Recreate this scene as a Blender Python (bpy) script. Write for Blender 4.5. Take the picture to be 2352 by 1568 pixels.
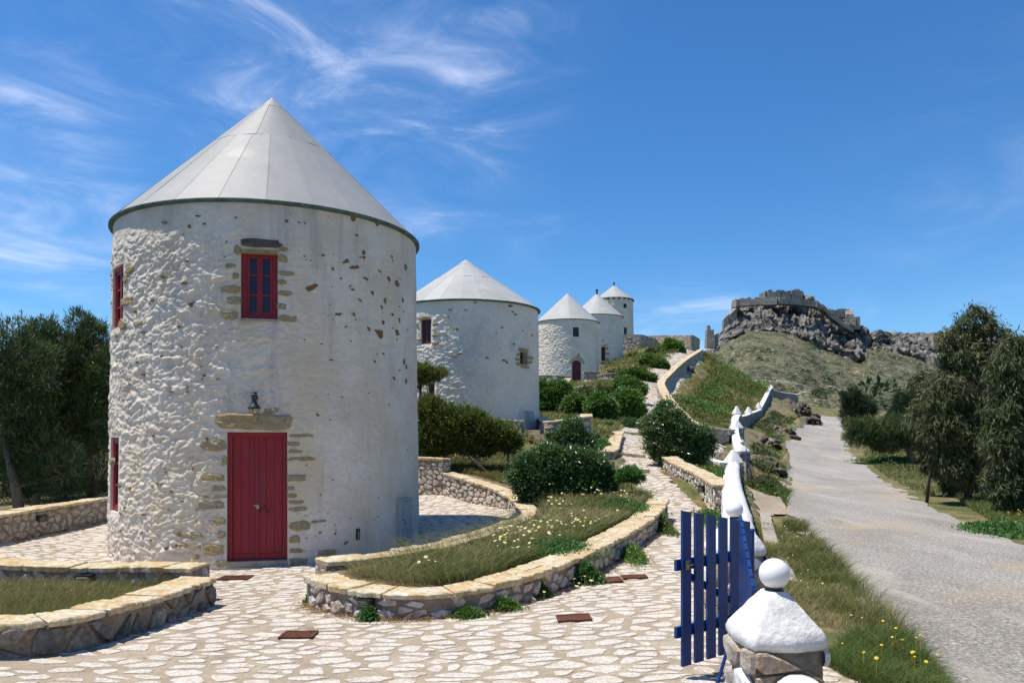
import bpy, math, random
import numpy as np
from mathutils import Vector

for o in list(bpy.data.objects): bpy.data.objects.remove(o, do_unlink=True)
scene = bpy.context.scene
COL = scene.collection
rng = np.random.default_rng(7)
random.seed(7)

# ------------------------------------------------------------------ camera
FPX, CU, HV = 1800.0, 1176.0, 1000.0        # focal length, axis and horizon of the photograph (2352 px wide)
cd = bpy.data.cameras.new('camera'); cam = bpy.data.objects.new('camera', cd); COL.objects.link(cam)
cam.location = (0, 0, 0); cam.rotation_euler = (math.radians(90), 0, 0)
cd.sensor_width = 36.0; cd.lens = 36.0 * FPX / 2352.0
cd.shift_y = (HV - 784.0) / 2352.0
cd.clip_start = 0.05; cd.clip_end = 12000
scene.camera = cam

# ------------------------------------------------------------------ sky
SUN_EL = math.radians(69)
SUN_AZ = (-0.995, -0.05)                     # horizontal direction towards the sun
world = bpy.data.worlds.new('World'); scene.world = world; world.use_nodes = True
nt = world.node_tree; nt.nodes.clear()
def wn(t, **k):
    n = nt.nodes.new(t)
    for a, b in k.items(): setattr(n, a, b)
    return n
def wl(a, b): nt.links.new(a, b)
out = wn('ShaderNodeOutputWorld'); bg = wn('ShaderNodeBackground'); bg.inputs['Strength'].default_value = 0.125
sky = wn('ShaderNodeTexSky', sky_type='NISHITA')
sky.sun_disc = False; sky.sun_elevation = SUN_EL; sky.sun_rotation = math.radians(-90)
sky.altitude = 100; sky.air_density = 1.0; sky.dust_density = 0.0; sky.ozone_density = 4.0
hs = wn('ShaderNodeHueSaturation'); hs.inputs['Saturation'].default_value = 1.18; hs.inputs['Value'].default_value = 0.93; hs.inputs['Hue'].default_value=0.496
wl(sky.outputs[0], hs.inputs['Color'])
tint = wn('ShaderNodeMix', data_type='RGBA', blend_type='MULTIPLY'); tint.inputs[0].default_value = 1; wl(hs.outputs[0], tint.inputs[6]); tint.inputs[7].default_value = (.63, .85, 1.04, 1)
tc = wn('ShaderNodeTexCoord')
def vmath(op, a, b=None):
    n = wn('ShaderNodeVectorMath', operation=op)
    for i, x in enumerate((a, b)):
        if x is None: continue
        if hasattr(x, 'links'): wl(x, n.inputs[i])
        else: n.inputs[i].default_value = x
    return n
def fmath(op, a, b=None, clamp=False):
    n = wn('ShaderNodeMath', operation=op); n.use_clamp = clamp
    for i, x in enumerate((a, b)):
        if x is None: continue
        if hasattr(x, 'links'): wl(x, n.inputs[i])
        else: n.inputs[i].default_value = x
    return n.outputs[0]
def smooth(x, a, b):
    n = wn('ShaderNodeMapRange', interpolation_type='SMOOTHSTEP'); wl(x, n.inputs[0])
    n.inputs[1].default_value = a; n.inputs[2].default_value = b
    return n.outputs[0]
D = tc.outputs['Generated']
# cirrus: streaky noise on the sky vault
mp = wn('ShaderNodeMapping'); mp.inputs['Rotation'].default_value = (0, math.radians(32), 0); mp.inputs['Scale'].default_value = (3.2, 3.0, 9.0)
wl(D, mp.inputs[0])
n1 = wn('ShaderNodeTexNoise'); n1.inputs['Scale'].default_value = 1.6; n1.inputs['Detail'].default_value = 9; n1.inputs['Roughness'].default_value = 0.62; n1.inputs['Distortion'].default_value = 0.9
wl(mp.outputs[0], n1.inputs[0])
n2 = wn('ShaderNodeTexNoise'); n2.inputs['Scale'].default_value = 2.3; n2.inputs['Detail'].default_value = 3; wl(D, n2.inputs[0])
def vdir(u, v):
    d = Vector(((u - CU) / FPX, 1.0, (HV - v) / FPX)); d.normalize(); return tuple(d)
def patch(u, v, r0, r1, amp):
    s = vmath('DISTANCE', D, vdir(u, v)).outputs['Value']
    return fmath('MULTIPLY', smooth(s, r1, r0), amp)
masks = None
for (u, v, r0, r1, amp) in ((620, 60, .03, .22, .8), (520, 20, .02, .14, .6), (850, 120, .03, .26, .95), (1010, 60, .03, .22, .7), (760, 220, .03, .22, .85), (900, 330, .03, .17, .85), (1040, 370, .0, .11, .6),
                            (50, 400, .02, .15, .7), (180, 400, .0, .13, .3), (20, 560, .02, .13, .8), (100, 690, .02, .14, .8), (240, 600, .0, .12, .4), (1180, 480, .02, .1, .3),
                            (1560, 745, .01, .085, 1.5), (1660, 770, .01, .07, 1.3), (1490, 720, .0, .05, 1.0), (1965, 715, .0, .035, .9), (1620,725,.0,.06,.9),
                            (-500, 300, .05, .4, .8), (-900, 700, .05, .5, .8), (3100, 500, .05, .5, .5), (3200, 880, .05, .3, 1.0)):
    p = patch(u, v, r0, r1, amp)
    masks = p if masks is None else fmath('ADD', masks, p)
# the half of the vault behind the camera has thin cirrus of its own
sp = wn('ShaderNodeSeparateXYZ'); wl(D, sp.inputs[0])
back = fmath('MULTIPLY', smooth(fmath('MULTIPLY', sp.outputs[1], -1), .2, .7), .5)
masks = fmath('ADD', masks, back)
wisp = smooth(n1.outputs[0], .48, .92)
soft = smooth(n1.outputs[0], .30, .85)
c = fmath('ADD', fmath('MULTIPLY', wisp, .30), fmath('MULTIPLY', soft, .12))
masks = fmath('MINIMUM', masks, 1.25)
c = fmath('MULTIPLY', c, fmath('MULTIPLY', masks, 1.45))
mx = wn('ShaderNodeMix', data_type='RGBA'); wl(c, mx.inputs[0]); wl(tint.outputs[2], mx.inputs[6]); mx.inputs[7].default_value = (6.6, 7.1, 8.6, 1)
wl(mx.outputs[2], bg.inputs['Color']); wl(bg.outputs[0], out.inputs[0])

# ------------------------------------------------------------------ sun and exposure
sl = bpy.data.lights.new('sun', 'SUN'); sl.energy = 4.8; sl.angle = math.radians(0.53); sl.color = (1.0, 0.93, 0.82)
so = bpy.data.objects.new('sun', sl); COL.objects.link(so); so.location = (-20, -5, 40)
sd = Vector((SUN_AZ[0] * math.cos(SUN_EL), SUN_AZ[1] * math.cos(SUN_EL), math.sin(SUN_EL)))
so.rotation_euler = (-sd).to_track_quat('-Z', 'Y').to_euler()
vs = scene.view_settings
vs.view_transform = 'Standard'; vs.look = 'None'; vs.gamma = 1; vs.use_curve_mapping = False; vs.exposure = 0.30

# ================================================================== helpers
def P(u, v, Z):
    return np.array([(u - CU) / FPX * Z, Z, (HV - v) / FPX * Z])
def px(p):
    return CU + FPX * p[0] / p[1], HV - FPX * p[2] / p[1]

ORG = {}
def tag(o, label=None, cat=None, group=None, kind=None):
    if label: o['label'] = label
    if cat: o['category'] = cat
    if group: o['group'] = group
    if kind: o['kind'] = kind
    return o
def empty(name, loc, label=None, cat=None, group=None, kind=None):
    o = bpy.data.objects.new(name, None); COL.objects.link(o); o.empty_display_size = .2
    if cat and not kind: kind = 'thing'
    o.location = tuple(float(x) for x in loc); ORG[o.name] = np.array(loc, float)
    return tag(o, label, cat, group, kind)
def build(name, verts, faces, mat, parent=None, smooth=False, rnd=None, **k):
    """one mesh object from world-space vertices; faces: list of tuples or an (n,3|4) array"""
    verts = np.asarray(verts, float).reshape(-1, 3)
    org = ORG[parent.name] if parent is not None else np.zeros(3)
    me = bpy.data.meshes.new(name)
    vv = verts - org
    if isinstance(faces, np.ndarray):
        n, m = faces.shape
        me.vertices.add(len(vv)); me.vertices.foreach_set('co', vv.astype(np.float32).ravel())
        me.loops.add(n * m); me.loops.foreach_set('vertex_index', faces.astype(np.int32).ravel())
        me.polygons.add(n); me.polygons.foreach_set('loop_start', np.arange(0, n * m, m, dtype=np.int32))
        me.polygons.foreach_set('loop_total', np.full(n, m, dtype=np.int32))
        me.update(calc_edges=True)
    else:
        me.from_pydata([tuple(x) for x in vv.tolist()], [], faces)
        me.update()
    if rnd is not None:
        a = me.attributes.new('rnd', 'FLOAT', 'POINT'); a.data.foreach_set('value', np.asarray(rnd, np.float32))
    if smooth: me.polygons.foreach_set('use_smooth', np.ones(len(me.polygons), bool))
    if mat: me.materials.append(mat)
    o = bpy.data.objects.new(name, me); COL.objects.link(o)
    if parent is not None: o.parent = parent
    ORG[o.name] = org
    return tag(o, k.get('label'), k.get('cat'), k.get('group'), k.get('kind'))

class MB:
    def __init__(s): s.v = []; s.f = []; s.r = []
    def add(s, v, f, r=0.0):
        n = len(s.v); s.v.extend([tuple(float(c) for c in x) for x in v]); s.f.extend([tuple(i + n for i in q) for q in f]); s.r.extend([r] * len(v))
    def box(s, c, e, ax=None, r=0.0, taper=1.0):
        """c centre, e half extents, ax 3 axes"""
        ax = np.eye(3) if ax is None else np.array(ax)
        c = np.array(c, float); v = []
        for sz in (-1, 1):
            t = taper if sz > 0 else 1
            for sx, sy in ((-1, -1), (1, -1), (1, 1), (-1, 1)):
                v.append(c + ax[0] * e[0] * sx * t + ax[1] * e[1] * sy * t + ax[2] * e[2] * sz)
        s.add(v, [(0, 3, 2, 1), (4, 5, 6, 7), (0, 1, 5, 4), (1, 2, 6, 5), (2, 3, 7, 6), (3, 0, 4, 7)], r)
    def tube(s, pts, rad, n=7, cap=True):
        pts = [np.array(p, float) for p in pts]; rings = []
        base = len(s.v)
        for i, p in enumerate(pts):
            d = pts[min(i + 1, len(pts) - 1)] - pts[max(i - 1, 0)]; d /= np.linalg.norm(d) + 1e-9
            a = np.cross(d, (0.03, 1, .1)) if abs(d[1]) < .9 else np.cross(d, (1, 0, .1)); a /= np.linalg.norm(a); b = np.cross(d, a)
            r = rad[i] if hasattr(rad, '__len__') else rad
            for k in range(n):
                t = 2 * math.pi * k / n; s.v.append(tuple(p + (a * math.cos(t) + b * math.sin(t)) * r)); s.r.append(0.0)
        for i in range(len(pts) - 1):
            for k in range(n):
                q = base + i * n; s.f.append((q + k, q + (k + 1) % n, q + n + (k + 1) % n, q + n + k))
        if cap:
            s.f.append(tuple(base + k for k in range(n))[::-1]); q = base + (len(pts) - 1) * n; s.f.append(tuple(q + k for k in range(n)))
    def lathe(s, c, prof, n=24, ax=None):
        """prof: (radius, height) list along the third axis"""
        ax = np.eye(3) if ax is None else np.array(ax); c = np.array(c, float); base = len(s.v)
        for (r, h) in prof:
            for k in range(n):
                t = 2 * math.pi * k / n; s.v.append(tuple(c + (ax[0] * math.cos(t) + ax[1] * math.sin(t)) * max(r, 1e-4) + ax[2] * h)); s.r.append(0.0)
        for i in range(len(prof) - 1):
            for k in range(n):
                q = base + i * n; s.f.append((q + k, q + (k + 1) % n, q + n + (k + 1) % n, q + n + k))
    def build(s, name, mat, parent=None, smooth=False, **k):
        return build(name, s.v, s.f, mat, parent, smooth=smooth, rnd=s.r, **k)

def _h(ix, iy, iz, s):
    n = (ix.astype(np.int64) * 374761393 + iy.astype(np.int64) * 668265263 + iz.astype(np.int64) * 2147483647 + s * 974634777) & 0xffffffff
    n = ((n ^ (n >> 13)) * 1274126177) & 0xffffffff
    return ((n ^ (n >> 16)) & 0xffffff) / float(0xffffff)
def vnoise(p, s=0):
    p = np.asarray(p, float); i = np.floor(p).astype(np.int64); f = p - i; f = f * f * (3 - 2 * f)
    x, y, z = i[..., 0], i[..., 1], i[..., 2]; fx, fy, fz = f[..., 0], f[..., 1], f[..., 2]
    def L(a, b, t): return a + (b - a) * t
    return L(L(L(_h(x, y, z, s), _h(x + 1, y, z, s), fx), L(_h(x, y + 1, z, s), _h(x + 1, y + 1, z, s), fx), fy),
             L(L(_h(x, y, z + 1, s), _h(x + 1, y, z + 1, s), fx), L(_h(x, y + 1, z + 1, s), _h(x + 1, y + 1, z + 1, s), fx), fy), fz)
def fbm(p, oct=4, s=0, gain=.5):
    p = np.asarray(p, float); a = 1.; t = 0; w = 0
    for o in range(oct):
        t = t + a * vnoise(p * (2 ** o) + o * 17.3, s + o); w += a; a *= gain
    return t / w
def worley(x, y, s=0, jit=.9):
    ix = np.floor(x).astype(np.int64); iy = np.floor(y).astype(np.int64)
    d1 = np.full(x.shape, 9.); d2 = np.full(x.shape, 9.); idv = np.zeros(x.shape)
    z = np.zeros_like(ix)
    for a in (-1, 0, 1):
        for b in (-1, 0, 1):
            cx = ix + a; cy = iy + b
            qx = cx + .5 + (_h(cx, cy, z, s) - .5) * jit; qy = cy + .5 + (_h(cx, cy, z + 1, s) - .5) * jit
            d = np.hypot(x - qx, y - qy); m = d < d1
            d2 = np.where(m, d1, np.minimum(d2, d)); idv = np.where(m, _h(cx, cy, z + 2, s), idv); d1 = np.where(m, d, d1)
    return d1, d2, idv
def sstep(x, a, b):
    t = np.clip((x - a) / (b - a), 0, 1); return t * t * (3 - 2 * t)
def inpoly(x, y, poly):
    x = np.asarray(x, float); y = np.asarray(y, float); r = np.zeros(x.shape, bool); n = len(poly)
    for i in range(n):
        x0, y0 = poly[i]; x1, y1 = poly[(i + 1) % n]
        c = ((y0 > y) != (y1 > y)) & (x < (x1 - x0) * (y - y0) / ((y1 - y0) or 1e-12) + x0); r ^= c
    return r
class RBF:
    def __init__(s, pts, tf=None, w=1e-3):
        pts = np.array(pts, float); s.tf = tf or (lambda x, y: (x, y))
        a, b = s.tf(pts[:, 0], pts[:, 1]); q = np.stack([a, b], 1); n = len(q); s.q = q
        K = np.sqrt(((q[:, None] - q[None]) ** 2).sum(-1)) + np.eye(n) * -w
        Q = np.concatenate([np.ones((n, 1)), q], 1)
        A = np.block([[K, Q], [Q.T, np.zeros((3, 3))]]); s.c = np.linalg.solve(A, np.concatenate([pts[:, 2], np.zeros(3)]))
    def __call__(s, x, y):
        x = np.asarray(x, float); y = np.asarray(y, float); sh = x.shape
        a, b = s.tf(x.ravel(), y.ravel()); q = np.stack([a, b], 1); n = len(s.q); o = np.zeros(len(q))
        for i in range(0, len(q), 20000):
            k = np.sqrt(((q[i:i + 20000, None] - s.q[None]) ** 2).sum(-1)); o[i:i + 20000] = k @ s.c[:n] + s.c[n] + q[i:i + 20000] @ s.c[n + 1:]
        return o.reshape(sh)

def clip_poly(poly, px_, py_, nx, ny):
    o = []; n = len(poly)
    for i in range(n):
        a = poly[i]; b = poly[(i + 1) % n]
        da = (a[0] - px_) * nx + (a[1] - py_) * ny; db = (b[0] - px_) * nx + (b[1] - py_) * ny
        if da <= 0: o.append(a)
        if (da < 0 < db) or (db < 0 < da):
            t = da / (da - db); o.append((a[0] + (b[0] - a[0]) * t, a[1] + (b[1] - a[1]) * t))
    return o
def voronoi(x0, y0, x1, y1, cw, ch, keep=None, jit=.85, seed=1, clip=True, drop=.16):
    """list of (centre, polygon) irregular cells of about cw x ch"""
    r = random.Random(seed); nx = max(1, int(round((x1 - x0) / cw))); ny = max(1, int(round((y1 - y0) / ch)))
    dx = (x1 - x0) / nx; dy = (y1 - y0) / ny
    S = {}
    for j in range(-2, ny + 2):
        for i in range(-2, nx + 2):
            S[i, j] = (x0 + (i + .5 + (r.random() - .5) * jit + (.5 if j % 2 else 0) - .25) * dx, y0 + (j + .5 + (r.random() - .5) * jit) * dy)
    for k_ in list(S):
        if r.random() < drop: del S[k_]
    out = []
    for j in range(ny):
        for i in range(nx):
            c = S.get((i, j))
            if c is None: continue
            if keep and not keep(c[0], c[1]): continue
            poly = [(c[0] - 2 * dx, c[1] - 2 * dy), (c[0] + 2 * dx, c[1] - 2 * dy), (c[0] + 2 * dx, c[1] + 2 * dy), (c[0] - 2 * dx, c[1] + 2 * dy)]
            if clip:
                for (a, b, p, q) in ((x0, 0, -1, 0), (x1, 0, 1, 0), (0, y0, 0, -1), (0, y1, 0, 1)): poly = clip_poly(poly, a, b, p, q)
            for b in range(-2, 3):
                for a in range(-2, 3):
                    if a == 0 and b == 0: continue
                    o = S.get((i + a, j + b))
                    if o is None: continue
                    # anisotropic metric keeps cells about cw x ch
                    mx_, my_ = (c[0] + o[0]) / 2, (c[1] + o[1]) / 2
                    poly = clip_poly(poly, mx_, my_, (o[0] - c[0]) / dx ** 2, (o[1] - c[1]) / dy ** 2)
                    if len(poly) < 3: break
                if len(poly) < 3: break
            if len(poly) >= 3: out.append((c, poly))
    return out
def roughen(poly, shrink, r, sub=2, amp=.12, gap=None):
    """shrink a cell towards its centre and give it an uneven outline"""
    cx = sum(p[0] for p in poly) / len(poly); cy = sum(p[1] for p in poly) / len(poly)
    size = math.sqrt(abs(sum(poly[i][0] * poly[(i + 1) % len(poly)][1] - poly[(i + 1) % len(poly)][0] * poly[i][1] for i in range(len(poly)))) / 2) + 1e-6
    o = []
    for i in range(len(poly)):
        a = poly[i]; b = poly[(i + 1) % len(poly)]
        if math.hypot(a[0] - b[0], a[1] - b[1]) < size * .18:
            o.append(((a[0] + b[0]) / 2, (a[1] + b[1]) / 2)); continue
        for k in range(sub):
            t = (k + .25 + r.random() * .3) / sub
            o.append((a[0] + (b[0] - a[0]) * t, a[1] + (b[1] - a[1]) * t))
    q = []
    for (x, y) in o:
        s = shrink * (1 + (r.random() - .5) * amp); q.append((cx + (x - cx) * s, cy + (y - cy) * s))
    return (cx, cy), q, size

# ================================================================== materials
MATS = {}
def M(name, stops, scale=4, detail=5, w=0.0, bump=0.0, bscale=20, rough=.9, dark=0.25, dscale=30, spec=.2, metal=0, stretch=None, transl=None, extra=None, bdist=.02):
    m = bpy.data.materials.new(name); m.use_nodes = True; t = m.node_tree; t.nodes.clear(); N = t.nodes.new; K = t.links.new
    o = N('ShaderNodeOutputMaterial'); b = N('ShaderNodeBsdfPrincipled'); b.inputs['Roughness'].default_value = rough
    b.inputs['Specular IOR Level'].default_value = spec; b.inputs['Metallic'].default_value = metal
    g = N('ShaderNodeNewGeometry'); pos = g.outputs['Position']
    if stretch:
        mp = N('ShaderNodeMapping'); mp.inputs['Scale'].default_value = stretch; K(pos, mp.inputs[0]); pos2 = mp.outputs[0]
    else: pos2 = pos
    n = N('ShaderNodeTexNoise'); n.inputs['Scale'].default_value = scale; n.inputs['Detail'].default_value = detail; n.inputs['Roughness'].default_value = .6; K(pos2, n.inputs[0])
    mr = N('ShaderNodeMapRange'); mr.inputs[1].default_value = .3; mr.inputs[2].default_value = .7; K(n.outputs[0], mr.inputs[0]); fac = mr.outputs[0]
    if w > 0:
        at = N('ShaderNodeAttribute'); at.attribute_name = 'rnd'; oi = N('ShaderNodeObjectInfo')
        ad = N('ShaderNodeMath'); ad.operation = 'ADD'; K(at.outputs['Fac'], ad.inputs[0]); K(oi.outputs['Random'], ad.inputs[1])
        fr = N('ShaderNodeMath'); fr.operation = 'FRACT'; K(ad.outputs[0], fr.inputs[0])
        mm = N('ShaderNodeMix'); mm.data_type = 'FLOAT'; mm.inputs[0].default_value = w; K(fac, mm.inputs[2]); K(fr.outputs[0], mm.inputs[3]); fac = mm.outputs[0]
    r = N('ShaderNodeValToRGB'); K(fac, r.inputs[0]); el = r.color_ramp.elements
    while len(el) < len(stops): el.new(.5)
    for e, (p, c) in zip(el, stops): e.position = p; e.color = (*c, 1)
    n2 = N('ShaderNodeTexNoise'); n2.inputs['Scale'].default_value = dscale; n2.inputs['Detail'].default_value = 4; n2.inputs['Roughness'].default_value = .7; K(pos, n2.inputs[0])
    m2 = N('ShaderNodeMapRange'); m2.inputs[1].default_value = .35; m2.inputs[2].default_value = .65; m2.inputs[3].default_value = 1 - dark; m2.inputs[4].default_value = 1 + dark * .25; K(n2.outputs[0], m2.inputs[0])
    mc = N('ShaderNodeMix'); mc.data_type = 'RGBA'; mc.blend_type = 'MULTIPLY'; mc.inputs[0].default_value = 1; K(r.outputs[0], mc.inputs[6])
    cc = N('ShaderNodeCombineXYZ'); [K(m2.outputs[0], cc.inputs[i]) for i in range(3)]; K(cc.outputs[0], mc.inputs[7]); colr = mc.outputs[2]
    if extra: colr = extra(t, colr, pos)
    K(colr, b.inputs['Base Color'])
    if bump:
        nb = N('ShaderNodeTexNoise'); nb.inputs['Scale'].default_value = bscale; nb.inputs['Detail'].default_value = 6; nb.inputs['Roughness'].default_value = .65; K(pos, nb.inputs[0])
        bp = N('ShaderNodeBump'); bp.inputs['Strength'].default_value = bump; bp.inputs['Distance'].default_value = bdist; K(nb.outputs[0], bp.inputs['Height']); K(bp.outputs[0], b.inputs['Normal'])
    if transl:
        tr = N('ShaderNodeBsdfTranslucent'); K(colr, tr.inputs[0]); ms = N('ShaderNodeMixShader'); ms.inputs[0].default_value = transl
        K(b.outputs[0], ms.inputs[1]); K(tr.outputs[0], ms.inputs[2]); K(ms.outputs[0], o.inputs[0])
    else: K(b.outputs[0], o.inputs[0])
    MATS[name] = m; return m
def layer(col, lo, hi, scale, amt=1.0, stretch=None, seed=0.0, detail=5):
    """a patchy colour over the base: stains, lichen, wear"""
    def f(t, base, pos):
        N = t.nodes.new; K = t.links.new
        mp = N('ShaderNodeMapping'); mp.inputs['Location'].default_value = (seed, seed * 1.7, -seed); mp.inputs['Scale'].default_value = stretch or (1, 1, 1); K(pos, mp.inputs[0])
        n = N('ShaderNodeTexNoise'); n.inputs['Scale'].default_value = scale; n.inputs['Detail'].default_value = detail; n.inputs['Roughness'].default_value = .62; K(mp.outputs[0], n.inputs[0])
        m = N('ShaderNodeMapRange'); m.interpolation_type = 'SMOOTHSTEP'; m.inputs[1].default_value = lo; m.inputs[2].default_value = hi; m.inputs[4].default_value = amt; K(n.outputs[0], m.inputs[0])
        x = N('ShaderNodeMix'); x.data_type = 'RGBA'; K(m.outputs[0], x.inputs[0]); K(base, x.inputs[6]); x.inputs[7].default_value = (*col, 1); return x.outputs[2]
    return f
def stack(*fs):
    def f(t, b, p):
        for g in fs: b = g(t, b, p)
        return b
    return f

plaster = M('plaster', [(0, (.61, .525, .43)), (.5, (.69, .605, .505)), (1, (.75, .675, .575))], scale=1.3, dark=.10, dscale=14, bump=.35, bscale=22, rough=.95,
            extra=stack(layer((.58, .47, .30), .46, .72, 1.0, .62, (1, 1, .4), 3), layer((.36, .35, .34), .54, .70, 1.6, .55, (1.4, 1.4, .16), 9), layer((.56, .58, .62), .60, .75, 2.1, .5, (1, 1, .8), 21), layer((.42, .40, .37), .66, .72, 7, .45, (1, 1, 1.6), 5)))
plaster_b = M('plaster_far', [(0, (.63, .56, .475)), (.5, (.70, .63, .54)), (1, (.76, .695, .61))], scale=.8, dark=.10, dscale=9, bump=.4, bscale=12, rough=.95, bdist=.04,
            extra=stack(layer((.46, .47, .48), .56, .68, 1.3, .6, (1, 1, .6), 4), layer((.58, .46, .30), .66, .72, 3.5, .7, (1, 1, 1.5), 8)))
roofmat = M('roof_metal', [(0, (.29, .29, .28)), (.5, (.31, .31, .30)), (1, (.34, .34, .33))], scale=.9, w=.10, dark=.06, dscale=3, rough=.55, spec=.35, bump=.12, bscale=5, bdist=.03,
            extra=stack(layer((.52, .48, .40), .60, .74, .9, .45, None, 2), layer((.30, .30, .30), .68, .71, 26, .5, None, 6)))
roof_far = M('roof_metal_far', [(0, (.33, .33, .32)), (.5, (.39, .39, .38)), (1, (.45, .45, .44))], scale=.7, w=.45, dark=.05, dscale=2, rough=.6, spec=.3, bump=.1, bscale=3,
            extra=layer((.60, .52, .40), .58, .72, .8, .5, None, 12))
edge_green = M('weathered_green_edge', [(0, (.05, .08, .075)), (1, (.13, .20, .18))], scale=6, rough=.7)
redp = M('red_paint', [(0, (.25, .014, .022)), (1, (.32, .024, .034))], scale=3, stretch=(6, 6, .5), dark=.25, dscale=25, rough=.55, spec=.35, bump=.15, bscale=60, bdist=.004,
            extra=layer((.17, .035, .055), .50, .70, 2.0, .6, (3, 3, .5), 1))
redp_far = M('faded_red_paint', [(0, (.09, .028, .040)), (1, (.15, .05, .065))], scale=3, stretch=(6, 6, .5), rough=.7)
blue = M('blue_paint', [(0, (.006, .034, .165)), (1, (.009, .050, .21))], scale=3, dark=.12, dscale=20, rough=.4, spec=.4)
white = M('whitewash', [(0, (.68, .68, .67)), (1, (.80, .795, .78))], scale=5, dark=.14, dscale=20, bump=.8, bscale=16, rough=.9, bdist=.02,
            extra=stack(layer((.34, .31, .27), .63, .70, 7, .6, None, 3), layer((.55, .54, .52), .55, .70, 3, .6, None, 6)))
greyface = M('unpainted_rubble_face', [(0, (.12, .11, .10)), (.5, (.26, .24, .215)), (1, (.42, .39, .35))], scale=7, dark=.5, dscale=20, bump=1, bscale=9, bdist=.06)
globe_m = M('opal_globe', [(0, (.80, .80, .80)), (1, (.83, .83, .83))], scale=2, dark=.02, rough=.3, spec=.5)
blackm = M('black_metal', [(0, (.012, .013, .014)), (1, (.03, .03, .03))], scale=8, rough=.45, spec=.5)
glassd = M('dark_window_glass', [(0, (.012, .014, .03)), (1, (.02, .022, .05))], scale=2, dark=.1, rough=.08, spec=.35)
lampglass = M('lamp_glass', [(0, (.36, .33, .24)), (1, (.45, .42, .32))], scale=20, rough=.2, spec=.5)
bronze = M('brass', [(0, (.35, .26, .12)), (1, (.55, .45, .25))], scale=30, rough=.4, spec=.5, metal=.6)
greybox = M('grey_cabinet_paint', [(0, (.33, .37, .36)), (1, (.38, .42, .41))], scale=2, dark=.12, dscale=10, rough=.5)
rustgrate = M('rusty_grate', [(0, (.10, .035, .022)), (1, (.17, .07, .045))], scale=12, rough=.8, bump=.2, bscale=90)
concrete = M('old_concrete', [(0, (.30, .27, .23)), (1, (.42, .39, .34))], scale=3, dark=.3, dscale=14, bump=.3, bscale=30)
mortar = M('mortar', [(0, (.29, .235, .165)), (.5, (.37, .305, .225)), (1, (.44, .37, .28))], scale=1.6, dark=.22, dscale=26, bump=.5, bscale=35, bdist=.02,
            extra=layer((.17, .14, .10), .60, .70, 2.6, .5, None, 4))
wallmortar = M('wall_mortar', [(0, (.22, .175, .13)), (1, (.36, .30, .23))], scale=3, dark=.35, dscale=22, bump=.7, bscale=22, bdist=.03)
pavest = M('paving_stone', [(0, (.40, .33, .26)), (.2, (.57, .48, .39)), (.45, (.69, .64, .57)), (.75, (.60, .54, .46)), (1, (.78, .74, .68))], scale=7, w=.45, dark=.38, dscale=34, bump=.9, bscale=26, bdist=.02,
            extra=stack(layer((.40, .25, .15), .63, .72, 6, .6, None, 2), layer((.25, .23, .21), .65, .70, 16, .7, None, 7)))
rubble = M('rubble_stone', [(0, (.17, .165, .16)), (.22, (.33, .31, .29)), (.42, (.52, .48, .44)), (.62, (.46, .34, .23)), (.8, (.50, .47, .45)), (1, (.64, .61, .57))], scale=5, w=.6, dark=.45, dscale=18, bump=.9, bscale=20, bdist=.03,
            extra=layer((.13, .12, .11), .58, .70, 9, .6, None, 2))
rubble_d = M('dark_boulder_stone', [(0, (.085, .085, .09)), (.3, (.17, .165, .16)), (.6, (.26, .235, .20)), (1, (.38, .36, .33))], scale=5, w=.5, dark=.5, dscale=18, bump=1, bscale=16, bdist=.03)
rubble_l = M('pale_rubble_stone', [(0, (.36, .34, .31)), (.3, (.54, .49, .44)), (.55, (.62, .50, .40)), (.8, (.62, .60, .57)), (1, (.72, .70, .67))], scale=5, w=.6, dark=.4, dscale=18, bump=.9, bscale=20, bdist=.03,
            extra=layer((.20, .18, .16), .60, .70, 9, .6, None, 2))
capm = M('capstone', [(0, (.46, .32, .16)), (.35, (.57, .44, .25)), (.6, (.63, .54, .38)), (1, (.69, .63, .51))], scale=4.5, w=.2, dark=.35, dscale=18, bump=.6, bscale=18, bdist=.03,
            extra=stack(layer((.52, .31, .10), .50, .68, 5.0, .6, None, 11), layer((.23, .20, .16), .64, .70, 14, .55, None, 3)))
quoin = M('exposed_ochre_stone', [(0, (.30, .22, .11)), (.35, (.42, .32, .165)), (.7, (.36, .30, .20)), (1, (.48, .38, .20))], scale=9, w=.5, dark=.3, dscale=26, bump=.9, bscale=30, bdist=.02,
            extra=layer((.10, .085, .07), .60, .70, 12, .6, None, 2))
quoin_dark = M('dark_lintel_stone', [(0, (.09, .078, .07)), (1, (.17, .15, .13))], scale=9, dark=.4, dscale=26, bump=.9, bscale=30)
hole_m = M('bare_patch', [(0, (.22, .12, .045)), (1, (.34, .21, .09))], scale=14, w=.5, dark=.5, dscale=40, bump=1, bscale=50)
soilm = M('soil', [(0, (.14, .10, .06)), (.5, (.22, .16, .09)), (1, (.30, .23, .14))], scale=3, dark=.4, dscale=18, bump=.8, bscale=12)
roadm = M('gravel_road', [(0, (.30, .275, .235)), (.5, (.385, .36, .32)), (1, (.45, .425, .385))], scale=.5, dark=.55, dscale=24, bump=1.0, bscale=30, bdist=.035, stretch=(1, .4, 1),
            extra=stack(layer((.40, .32, .22), .52, .70, .35, .75, None, 14), layer((.66, .64, .60), .56, .64, 30, .8, None, 4), layer((.13, .12, .11), .60, .66, 24, .7, None, 9), layer((.25, .22, .18), .62, .66, 1.1, .5, None, 19), layer((.48, .44, .38), .55, .7, .8, .6, (1.3, .25, 1), 29)))
bark = M('bark', [(0, (.06, .045, .035)), (1, (.15, .11, .08))], scale=9, stretch=(1, 1, .2), dark=.4, bump=1, bscale=25, bdist=.03)
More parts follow.
